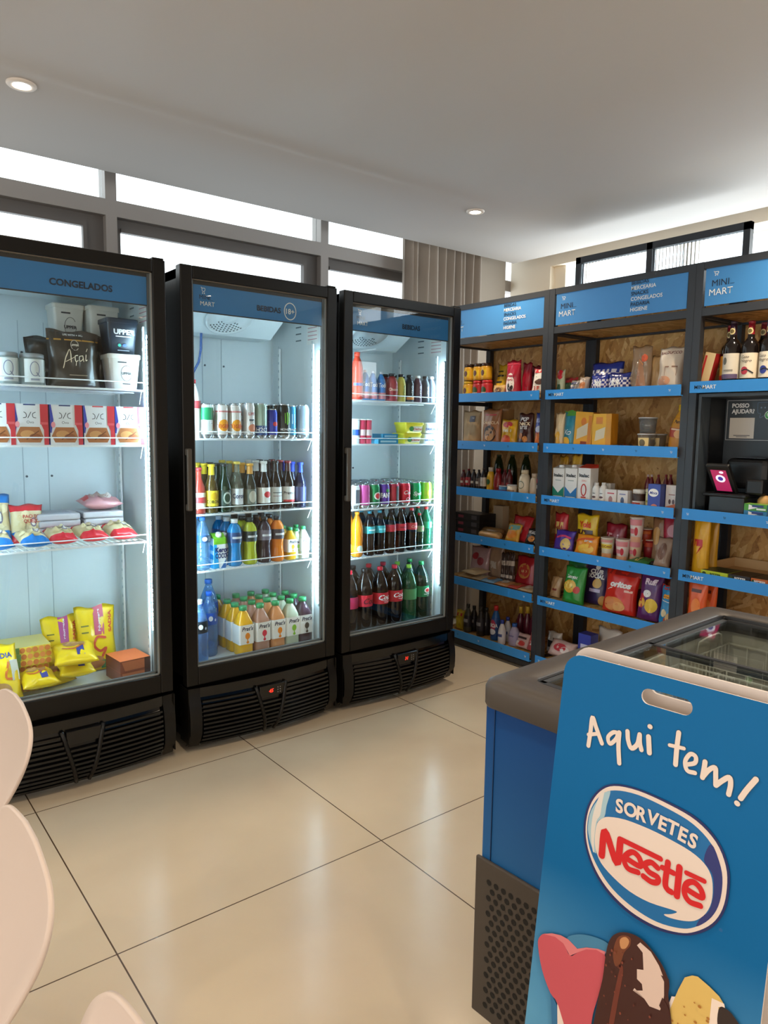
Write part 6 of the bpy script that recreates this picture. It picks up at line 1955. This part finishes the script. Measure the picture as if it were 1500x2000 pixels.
LG1 = [(0.1143,-0.1936),(0.1546,-0.1865),(0.206,-0.1894),(0.2468,-0.1973),(0.2775,-0.2165),(0.2946,-0.2446),(0.2994,-0.2744),(0.2969,-0.3062),(0.2853,-0.3338),(0.2635,-0.3572),(0.2405,-0.3705),(0.204,-0.3785),(0.1644,-0.3759),(0.1281,-0.3624),(0.1001,-0.3401),(0.081,-0.31),(0.073,-0.2774),(0.0765,-0.2409),(0.0912,-0.2112)]
LG2 = [(0.117,-0.1998),(0.1553,-0.1929),(0.2034,-0.196),(0.2427,-0.2039),(0.2719,-0.2221),(0.2882,-0.2491),(0.2932,-0.2758),(0.2907,-0.306),(0.2803,-0.3306),(0.2612,-0.3518),(0.2413,-0.3633),(0.2066,-0.3712),(0.1689,-0.3683),(0.1321,-0.356),(0.1045,-0.3354),(0.0843,-0.3086),(0.0757,-0.2763),(0.0793,-0.2436),(0.0946,-0.2148)]
LG3 = [(0.111,-0.2456),(0.1387,-0.239),(0.1786,-0.2377),(0.2136,-0.2402),(0.2441,-0.2448),(0.2644,-0.2532),(0.2761,-0.2659),(0.2807,-0.2832),(0.2812,-0.3041),(0.2755,-0.3232),(0.2646,-0.3386),(0.2526,-0.3468),(0.2367,-0.3526),(0.222,-0.3558),(0.2159,-0.3546),(0.2263,-0.3491),(0.2347,-0.3419),(0.2255,-0.3422),(0.1916,-0.3477),(0.159,-0.3459),(0.1297,-0.3365),(0.1069,-0.3234),(0.0948,-0.305),(0.0913,-0.2846),(0.0927,-0.2639),(0.1002,-0.2527)]
LGP = [(0.2719,-0.2221),(0.2882,-0.2491),(0.2932,-0.2758),(0.2907,-0.306),(0.2803,-0.3306),(0.2641,-0.349),(0.2701,-0.3309),(0.2783,-0.3202),(0.2825,-0.2987),(0.2812,-0.2765),(0.2765,-0.2624),(0.2639,-0.2485)]
LGW = [(0.0947,-0.2157),(0.1061,-0.2051),(0.1092,-0.2066),(0.1052,-0.2298),(0.1036,-0.2486),(0.0925,-0.2621),(0.0922,-0.2915),(0.0966,-0.3115),(0.0903,-0.3088),(0.0813,-0.2924),(0.077,-0.2739),(0.0797,-0.2471)]
HEART = [(0.0722,-0.4964),(0.0845,-0.4841),(0.0995,-0.4706),(0.1163,-0.4624),(0.1315,-0.4624),(0.1334,-0.4781),(0.1326,-0.5001),(0.1282,-0.5352),(0.1231,-0.5654),(0.1225,-0.5844),(0.0888,-0.605),(0.0617,-0.5882),(0.0441,-0.5757),(0.024,-0.5469),(0.0111,-0.5105),(0.0125,-0.4953),(0.0226,-0.4842),(0.0416,-0.4801),(0.0579,-0.4829)]
HEARTS = [(0.0722,-0.4964),(0.0845,-0.4841),(0.0995,-0.4706),(0.1163,-0.4624),(0.1315,-0.4624),(0.1326,-0.457),(0.1189,-0.4594),(0.0992,-0.4677),(0.0838,-0.4781),(0.0659,-0.4716),(0.0518,-0.472),(0.0348,-0.4773),(0.0196,-0.4864),(0.0416,-0.4801),(0.0579,-0.4829)]
CUPW = [(0.0602,-0.589),(0.0917,-0.6032),(0.0686,-0.6174)]
CUPB = [(0.0447,-0.5754),(0.0604,-0.5904),(0.0671,-0.6183),(0.0582,-0.6237)]
CUP2 = [(0.2418,-0.4664),(0.2385,-0.481),(0.2349,-0.5155),(0.3051,-0.4726),(0.3072,-0.45),(0.2607,-0.4579)]
PLATE = [(0.0628,-0.4718),(0.0795,-0.4562),(0.1054,-0.4455),(0.1343,-0.4426),(0.1322,-0.4612),(0.1162,-0.4616),(0.0991,-0.4675),(0.0837,-0.4776)]
CHOC = [(0.1409,-0.427),(0.1534,-0.4133),(0.1718,-0.4057),(0.1908,-0.4062),(0.2104,-0.4165),(0.2247,-0.4279),(0.2352,-0.4423),(0.2381,-0.4521),(0.238,-0.4661),(0.2441,-0.4902),(0.2384,-0.5134),(0.1239,-0.5835),(0.1294,-0.5453),(0.134,-0.4994),(0.1343,-0.4668),(0.1359,-0.4444)]
CREAM = [(0.1874,-0.4114),(0.2052,-0.4167),(0.2198,-0.4306),(0.2293,-0.4457),(0.2321,-0.4695),(0.2313,-0.4852),(0.2286,-0.4944),(0.2122,-0.4978),(0.2035,-0.4913),(0.1866,-0.4841),(0.1845,-0.4892),(0.1996,-0.4806),(0.1972,-0.4716),(0.1888,-0.4685),(0.187,-0.4538),(0.1972,-0.4495),(0.1929,-0.4246),(0.1828,-0.4183)]
CHCH = [(0.2238,-0.4424),(0.2364,-0.4417),(0.2383,-0.4533),(0.2341,-0.4544)]
CHCH2 = [(0.23,-0.4733),(0.2399,-0.4826),(0.2445,-0.4938),(0.2325,-0.4947),(0.2266,-0.488)]
COOK = [(0.2573,-0.4287),(0.2673,-0.4201),(0.2753,-0.4173),(0.2924,-0.4223),(0.307,-0.4284),(0.3147,-0.4359),(0.3178,-0.4437),(0.3243,-0.4608),(0.2373,-0.5141),(0.2416,-0.4866),(0.2501,-0.4515)]
COOKW = [(0.2975,-0.4364),(0.3146,-0.4348),(0.3163,-0.4398),(0.3076,-0.4437),(0.3073,-0.4712),(0.2986,-0.4765)]
COOKD = [(0.3075,-0.4426),(0.3175,-0.4403),(0.3293,-0.4463),(0.3347,-0.4544),(0.3094,-0.4699),(0.306,-0.4604)]

# ================================================================ folding ice cream sign
BTL = Vector((1.0, .7513, 1.0247))
BU = Vector((.10137, -.99485, 0))
BV = Vector((.12345, .01258, .99227))
BN = BU.cross(BV)
if BN.x > 0:
    BN = -BN          # towards the viewer
BW, BH = .362, 1.026


def SB_(x, y, o):
    p = BU * x + BV * y + BN * o
    return (p.x, p.y, p.z)


sign = empty('advertising_sign', BTL, label='blue folding floor sign reading Aqui tem! with ice cream pictures, in front of the freezer', cat='sign')
bm_, nt, b = node_mat('sign_print')
tc = nt.nodes.new('ShaderNodeTexCoord')
sp = nt.nodes.new('ShaderNodeSeparateXYZ')
nt.links.new(tc.outputs['Object'], sp.inputs[0])
mr = nt.nodes.new('ShaderNodeMapRange')
mr.inputs['From Min'].default_value = -.36
mr.inputs['From Max'].default_value = -.62
nt.links.new(sp.outputs['Z'], mr.inputs['Value'])
# lighter printed glow around the pictures, strongest at the sides
ab = nt.nodes.new('ShaderNodeMath')
ab.operation = 'SUBTRACT'
ab.inputs[1].default_value = -.20
nt.links.new(sp.outputs['Y'], ab.inputs[0])
ab2 = nt.nodes.new('ShaderNodeMath')
ab2.operation = 'ABSOLUTE'
nt.links.new(ab.outputs[0], ab2.inputs[0])
ml = nt.nodes.new('ShaderNodeMath')
ml.operation = 'MULTIPLY_ADD'
ml.inputs[1].default_value = 2.2
ml.inputs[2].default_value = .25
nt.links.new(ab2.outputs[0], ml.inputs[0])
mm = nt.nodes.new('ShaderNodeMath')
mm.operation = 'MULTIPLY'
nt.links.new(ml.outputs[0], mm.inputs[0])
nt.links.new(mr.outputs[0], mm.inputs[1])
mx = nt.nodes.new('ShaderNodeMixRGB')
mx.inputs[1].default_value = lin('#00609a')
mx.inputs[2].default_value = lin('#6fb4dc')
nt.links.new(mm.outputs[0], mx.inputs[0])
nt.links.new(mx.outputs[0], b.inputs['Base Color'])
b.inputs['Roughness'].default_value = .5
b.inputs['Specular IOR Level'].default_value = .2


def leaf(mb, fn, m, d0, d1, top=0.):
    out = rrect(0, -BH, BW, top, .034, 6)
    hx0, hx1, hy0, hy1 = .141, .222, -.0495, -.0245
    hole = rrect(hx0, hy0, hx1, hy1, .0124, 5)
    tri = tessellate_polygon([[Vector((x, y, 0)) for x, y in out], [Vector((x, y, 0)) for x, y in hole]])
    pts = out + hole
    n = len(pts)
    vs = [fn(x, y, d0) for x, y in pts] + [fn(x, y, d1) for x, y in pts]
    mb.add(vs, [tuple(t) for t in tri], m)
    return vs, tri, out, hole, n


WB = mat('#d8cdc6', .5)


def sheet(name, fn, face, parent):
    mb = MB()
    vs, tri, out, hole, n = leaf(mb, fn, face, .0, -.004)
    no = len(out)
    mb.add(vs, [tuple(i + n for i in t) for t in tri], WB)
    mb.add(vs, [(i, (i + 1) % no, (i + 1) % no + n, i + n) for i in range(no)] + [(no + i, no + (i + 1) % len(hole), no + (i + 1) % len(hole) + n, no + i + n) for i in range(len(hole))], WB)
    return mb.build(name, parent)


fp = sheet('front_panel', SB_, bm_, sign)
# rear leaf: hinged just behind the top, its foot set back
BV2 = Vector((-.055, -.0056, .9985)).normalized()
BN2 = BU.cross(BV2)
if BN2.x > 0:
    BN2 = -BN2


def SR_(x, y, o):
    p = BU * (x + .006) + BV2 * (y) + BN2 * o + Vector((.030, .012, .006))
    return (p.x, p.y, p.z)


sheet('rear_panel', SR_, WB, sign)
hg = MB()
for x in (.08, .27):
    hg.tube([SB_(x, -.01, -.006), SB_(x + .004, -.008, -.030)], .004, mat('#c9c4be', .4), 6)
hg.build('hinge', sign)
# the print
Pn = MB()
ly = [0]


def flat(pts, m):
    ly[0] += 1
    o = .0001 * ly[0] + .0003
    tri = tessellate_polygon([[Vector((x, y, 0)) for x, y in pts]])
    Pn.add([SB_(x, y, o) for x, y in pts], [tuple(t) for t in tri], m)


def strokes(lst, m, grow=0.):
    ly[0] += 1
    for k, (pts, w_) in enumerate(lst):
        o = .0001 * ly[0] + .0003 + .00003 * k
        vs, fs = ribbon(pts, w_ + grow, 6)
        Pn.add([SB_(x, y, o + .000004 * (i // 2)) for i, (x, y) in enumerate(vs)], fs, m)
    ly[0] += .3 * len(lst) + 3


def smooth(pts, n=4):
    P = [Vector(p) for p in pts]
    out = []
    k = len(P)
    for i in range(k):
        a, b_, c_, d = P[i - 1], P[i], P[(i + 1) % k], P[(i + 2) % k]
        for j in range(n):
            t_ = j / n
            q = .5 * ((2 * b_) + (c_ - a) * t_ + (2 * a - 5 * b_ + 4 * c_ - d) * t_ * t_ + (3 * b_ - a - 3 * c_ + d) * t_ ** 3)
            out.append((q.x, q.y))
    return out


PW = mat('#ddcdc2', .5, spec=.2)
RED = mat('#c8141c', .45)
DOT = [([(.1608, -.0819), (.1616, -.0821)], .0062), ([(.2992, -.1508), (.3000, -.1512)], .0062)]
strokes(AQUI + DOT, mat('#08557f', .45), .0032)
strokes(AQUI + DOT, PW, .0013)
flat(smooth(LG0), mat('#16215a', .45))
flat(smooth(LG1), PW)
flat(smooth(LG2), mat('#0564a0', .5))
flat(smooth(LGP), mat('#28306f', .45))
flat(smooth(LGW, 3), mat('#9dbcc8', .45))
flat(smooth([(x * .5 + .0445, y) for x, y in LGW], 3), mat('#d5cfc8', .45))
flat(smooth(LG3, 3), PW)
strokes(NES, PW, .0045)
strokes(NES, RED, .0020)
ly[0] += 1
for i, (ch, (x, y), a) in enumerate(zip('SORVETES', ((.1275, -.2203), (.1461, -.2192), (.1652, -.2190), (.1828, -.2180), (.1995, -.2198), (.2145, -.2203), (.2310, -.2240), (.2462, -.2268)), (.10, .06, 0, -.04, -.08, -.10, -.13, -.16))):
    vs, fs, w_ = text2d(ch, .035, 0, 4)
    s_ = .0215
    Pn.add([SB_(x + (vx * math.cos(a) - (vy - .5) * math.sin(a)) * s_ * .92, y + (vx * math.sin(a) + (vy - .5) * math.cos(a)) * s_, .0001 * ly[0] + .0003) for vx, vy in vs], fs, PW)
# pictures: heart lolly, chocolate-coated lolly, biscuit ice cream
flat(smooth(PLATE, 3), mat('#3f7ea6', .45))
flat([(.0447, -.5754), (.0604, -.5904), (.0800, -.72), (.0700, -.72)], mat('#2f6fa0', .45))
flat([(.058, -.578), (.125, -.60), (.135, -.74), (.080, -.74)], mat('#e6d8d0', .45))
heart = smooth(HEART[:10]) [:-6] + [(.125, -.66), (.118, -.66)] + smooth(HEART)[52:]
hp_ = HEART[:9] + [(.122, -.60), (.118, -.655), (.100, -.655)] + HEART[11:]
flat(smooth(hp_, 3), mat('#c4525f', .45))
flat(HEARTS, mat('#d67a80', .45))
flat([(.2418, -.4664), (.2385, -.481), (.2349, -.72), (.3551, -.72), (.3272, -.45), (.2607, -.4579)], mat('#e6d8d0', .45))
flat(COOK[:8] + [(.345, -.56), (.34, -.66), (.25, -.66), (.235, -.55)] + COOK[8:], mat('#d6b566', .45))
flat(COOKW[:4] + [(.318, -.52), (.305, -.60), (.29, -.60), (.298, -.47)], mat('#ead9cc', .45))
flat(smooth([(.3095, -.4426), (.3195, -.4403), (.3313, -.4463), (.3467, -.4644), (.352, -.50), (.35, -.56), (.325, -.56), (.3114, -.4799), (.308, -.4604)], 3), mat('#2b1d1a', .45))
rnd = random.Random(4)
for k in range(26):
    x, y = rnd.uniform(.245, .30), rnd.uniform(-.60, -.44)
    r_ = rnd.uniform(.0012, .0028)
    flat([(x + r_ * math.cos(a), y + r_ * math.sin(a) * .8) for a in [q * PI / 4 for q in range(8)]], mat('#a8702e', .45))
ch = CHOC[:10] + [(.252, -.535), (.250, -.62), (.240, -.66), (.140, -.66), (.126, -.63)] + CHOC[12:]
flat(smooth(ch, 3), mat('#3c1712', .4))
flat(smooth([(.150, -.425), (.160, -.4145), (.171, -.413), (.172, -.425), (.164, -.44), (.160, -.46), (.152, -.468), (.146, -.45)], 3), mat('#6f3a22', .4))
flat(smooth([(.155, -.424), (.163, -.4155), (.170, -.419), (.166, -.432), (.158, -.436)], 3), mat('#c08a5c', .4))
flat(smooth([(.160, -.468), (.166, -.47), (.163, -.52), (.158, -.60), (.152, -.62), (.153, -.55)], 3), mat('#6a2f22', .4))
flat(CREAM, mat('#d6beb2', .45))
flat(CHCH, mat('#3c1712', .4))
flat(CHCH2, mat('#3c1712', .4))
for k in range(60):
    x, y = rnd.uniform(.138, .235), rnd.uniform(-.64, -.44)
    if y > -.50 and x > .18:
        continue
    r_ = rnd.uniform(.001, .0024)
    flat([(x + r_ * math.cos(a) * .8, y + r_ * math.sin(a)) for a in [q * PI / 3 for q in range(6)]], mat('#7c3c2c' if k % 3 else '#5a251b', .4))
flat([(x + .3016, y - .331) for x, y in [(.0026 * math.cos(q * PI / 6), .0026 * math.sin(q * PI / 6)) for q in range(12)]], mat('#0f5a94', .4))
Pn.build('printed_picture', fp)

# ================================================================ white shell chairs
CH = mat('#cbbbb0', .4, spec=.3)


def chair():
    root = empty('shell_chair')
    m = MB()
    # one-piece plastic shell: v runs from the seat front over the seat and up the back
    pathp = [(.215, .440), (.20, .452), (.12, .448), (.0, .437), (-.09, .442), (-.145, .47), (-.185, .53), (-.215, .61), (-.24, .69), (-.252, .742), (-.258, .782), (-.261, .808), (-.262, .822)]
    wid = [.17, .195, .205, .205, .20, .18, .15, .138, .160, .174, .163, .122, .03]
    lift = [.0, .004, .018, .034, .055, .075, .07, .05, .03, .02, .01, .004, .0]

    def at_(a, v):
        t_ = v * (len(a) - 1)
        i = min(int(t_), len(a) - 2)
        f_ = t_ - i
        g = lambda k: a[max(0, min(len(a) - 1, k))]
        p0, p1, p2, p3 = g(i - 1), g(i), g(i + 1), g(i + 2)
        cr_ = lambda a0, a1, a2, a3: .5 * ((2 * a1) + (a2 - a0) * f_ + (2 * a0 - 5 * a1 + 4 * a2 - a3) * f_ * f_ + (3 * a1 - a0 - 3 * a2 + a3) * f_ ** 3)
        return tuple(cr_(*q) for q in zip(p0, p1, p2, p3)) if isinstance(a[0], tuple) else cr_(p0, p1, p2, p3)

    def shell(off):
        def fn(u, v):
            y, z = at_(pathp, v)
            y2, z2 = at_(pathp, min(1, v + .02))
            y1, z1 = at_(pathp, max(0, v - .02))
            d = Vector((y2 - y1, z2 - z1)).normalized()
            n_ = Vector((d.y, -d.x)) * -1        # towards the sitter / up
            w_, l_ = at_(wid, v), at_(lift, v)
            q = abs(u) ** 2.6 * l_
            s = -n_ if n_.y < 0 and v < .4 else n_
            yy_, zz_ = y, z
            yy_ += (q * (1 if v > .45 else 0)) * (.9 if v > .45 else 0)
            zz_ += q * (1 - min(1, max(0, (v - .3) / .3)))
            t2 = min(1, max(0, (v - .35) / .15))
            yy_ = y + q * t2 * .9 + off * t2
            zz_ = z + q * (1 - t2) + off * (1 - t2)
            return (u * w_, yy_, zz_)
        return fn
    m.grid(shell(0), 24, 64, CH)
    m.grid(shell(-.007), 24, 64, CH)
    # rolled edge joining the two skins
    for s in (-1, 1):
        a = [shell(0)(s, k / 64) for k in range(65)]
        b_ = [shell(-.007)(s, k / 64) for k in range(65)]
        m.add(a + b_, [(k, k + 1, k + 66, k + 65) for k in range(64)], CH, True)
    for v in (0, 1):
        a = [shell(0)(-1 + k / 12, v) for k in range(25)]
        b_ = [shell(-.007)(-1 + k / 12, v) for k in range(25)]
        m.add(a + b_, [(k, k + 1, k + 26, k + 25) for k in range(24)], CH, True)
    m.build('seat_shell', root)
    for sx, sy in ((-1, 1), (1, 1), (-1, -1), (1, -1)):
        MB().tube([(sx * .12, sy * .11, .428), (sx * .215, sy * .22, .0)], .013, mat('#c9a478', .5), 10).build('leg', root)
    br = MB()
    for a, b_ in (((-.14, .13, .34), (.14, -.13, .34)), ((.14, .13, .34), (-.14, -.13, .34))):
        br.tube([a, b_], .005, mat('#2a2a2c', .4), 6)
    br.build('wire_brace', root)
    return root


c0 = chair()
CHAIRS = [(.046, 1.635, 90, 'white plastic shell chair closest to the black freezer cabinet'),
          (-.053, 1.075, 90, 'white plastic shell chair whose rounded back stands over the floor beside the tile joint'),
          (-.045, .590, 90, 'white plastic shell chair with only its top edge showing at the bottom of the picture')]
for k, (x, y, a_, lab) in enumerate(CHAIRS):
    o = c0 if k == 0 else dup(c0)
    o.location = (x, y, 0)
    o.rotation_euler = (0, 0, math.radians(a_))
    tag(o, lab, 'chair', 'white shell chairs at the table')

# small settling moves so that neighbouring packs touch instead of running into each other: (dx, dy, dz, scale)
SETTLE = {
    'acai_bag.001': (0.0,-0.014,0.0,0.97), 'acai_bag.002': (-0.0056,-0.0056,0.0,0.86), 'acai_bag.003': (0.0,-0.008,0.0,0.94), 'acai_tub.002': (-0.03,0.0,0.0,0.9),
    'acai_tub.003': (-0.045,0.0,0.0,1.0), 'biscuit_roll.001': (0.0,0.0,0.002,1.0), 'cheese_bread_bag': (-0.021,-0.021,0.0,0.94), 'cheese_bread_bag.001': (0.0,-0.02,0.0,0.86),
    'cheese_bread_bag.002': (-0.014,0.0,0.0,0.86), 'cheese_bread_bag.003': (-0.0056,0.0056,0.0,0.9), 'cheese_bread_bag.004': (0.0,0.0,0.0,0.9), 'cheese_bread_bag.005': (0.02,0.0,0.0,0.86),
    'cleaning_bottle.008': (0.0,0.004,0.0,1.0), 'clear_dessert_cup': (-0.004,0.0,0.0,1.0), 'coconut_water_carton': (0.0,0.045,0.0,0.94), 'cream_cheese_tub': (-0.014,0.014,0.0,0.94),
    'cream_cheese_tub.001': (-0.02,0.0,0.0,1.0), 'drink_bottle': (-0.014,0.0,0.0,1.0), 'drink_can.020': (-0.021,0.021,0.0,0.97), 'drink_can.021': (-0.021,0.021,0.0,0.97),
    'drink_can.022': (-0.021,0.021,0.0,0.97), 'frozen_meal_box.008': (-0.014,0.0,0.0,1.0), 'frozen_meal_box.010': (-0.008,0.0,0.0,1.0), 'frozen_meal_box.011': (-0.008,0.0,0.0,1.0),
    'frozen_pizza_box': (-0.03,0.0,0.0,0.97), 'frozen_pizza_box.001': (-0.014,0.0,0.0,0.9), 'frozen_pizza_box.002': (-0.02,0.0,0.0,0.9), 'frozen_pizza_box.003': (0.0,0.008,0.0,0.94),
    'frozen_snack_bag': (-0.0056,0.0056,0.0,1.0), 'frozen_snack_bag.002': (-0.02,0.0,0.0,1.0), 'frozen_snack_bag.003': (-0.008,0.0,0.0,0.9), 'frozen_snack_bag.004': (0.0,0.045,0.0,0.86),
    'ice_cream_box.004': (0.008,0.0,0.0,1.0), 'juice_bottle.002': (-0.014,0.014,0.0,0.94), 'juice_bottle.003': (-0.014,0.014,0.0,0.94), 'juice_bottle.009': (0.0,0.03,0.0,1.0),
    'juice_bottle.018': (-0.004,0.0,0.0,1.0), 'juice_bottle.019': (-0.004,0.0,0.0,1.0), 'juice_bottle.020': (-0.004,0.0,0.0,1.0), 'margarine_tub': (0.0,0.014,0.0,1.0),
    'milk_carton.003': (-0.045,0.0,0.0,1.0), 'noodle_cup.001': (0.0,0.008,0.0,1.0), 'noodle_cup.003': (0.0056,0.0056,0.0,0.94), 'noodle_cup.004': (0.0098,0.0098,0.0,0.94),
    'pasta_packet': (0.0,0.004,0.0,1.0), 'pasta_packet.001': (0.0,0.0,0.002,1.0), 'pasta_packet.006': (-0.02,0.0,0.0,0.94), 'sauce_bottle.011': (0.008,0.0,0.0,1.0),
    'seasoning_packet.001': (0.0315,0.0315,0.0,0.9), 'shake_bottle.010': (-0.014,0.0,0.0,1.0), 'shake_bottle.012': (0.03,0.0,0.0,0.94), 'shake_bottle.013': (0.03,0.0,0.0,0.94),
    'snack_bag.002': (-0.0098,0.0098,0.0,0.97), 'snack_bag.014': (0.0,0.014,0.0,0.97), 'snack_bag.021': (0.0,0.014,0.0,0.97), 'snack_bag.024': (0.021,0.021,0.0,1.0),
    'snack_bag.030': (0.0,0.02,0.0,1.0), 'snack_bag.032': (-0.03,0.0,0.0,1.0), 'snack_bag.034': (0.0,0.008,0.0,1.0), 'snack_bag.036': (0.0,0.0,0.0,0.97), 'snack_bag.044': (0.02,0.0,0.0,1.0),
    'snack_bag.052': (0.004,0.0,0.0,1.0), 'snack_bag.053': (0.008,0.0,0.0,0.97), 'snack_bag.060': (0.004,0.0,0.0,1.0), 'soda_bottle.012': (-0.014,0.0,0.0,0.86),
    'soda_bottle.013': (-0.014,0.0,0.0,0.86), 'soda_bottle.024': (-0.008,0.0,0.0,0.97), 'soda_bottle.025': (-0.008,0.0,0.0,0.97), 'soft_drink_can.035': (0.008,0.0,0.0,0.86),
    'soft_drink_can.036': (0.008,0.0,0.0,0.86), 'soft_drink_can.037': (0.008,0.0,0.0,0.86), 'soft_drink_can.038': (0.008,0.0,0.0,0.86), 'soft_drink_can.039': (0.008,0.0,0.0,0.86),
    'water_bottle.002': (0.0,0.008,0.0,1.0), 'water_bottle.004': (-0.045,0.0,0.0,1.0), 'wine_bottle': (0.045,0.0,0.0,1.0), 'wooden_knob_ornament': (0.0,-0.004,0.0,0.9),
}
for n_, (dx, dy, dz, s_) in SETTLE.items():
    o = bpy.data.objects.get(n_)
    if o:
        o.location += Vector((dx, dy, dz))
        o.scale = (s_, s_, s_)

row_labels()
bpy.context.view_layer.update()
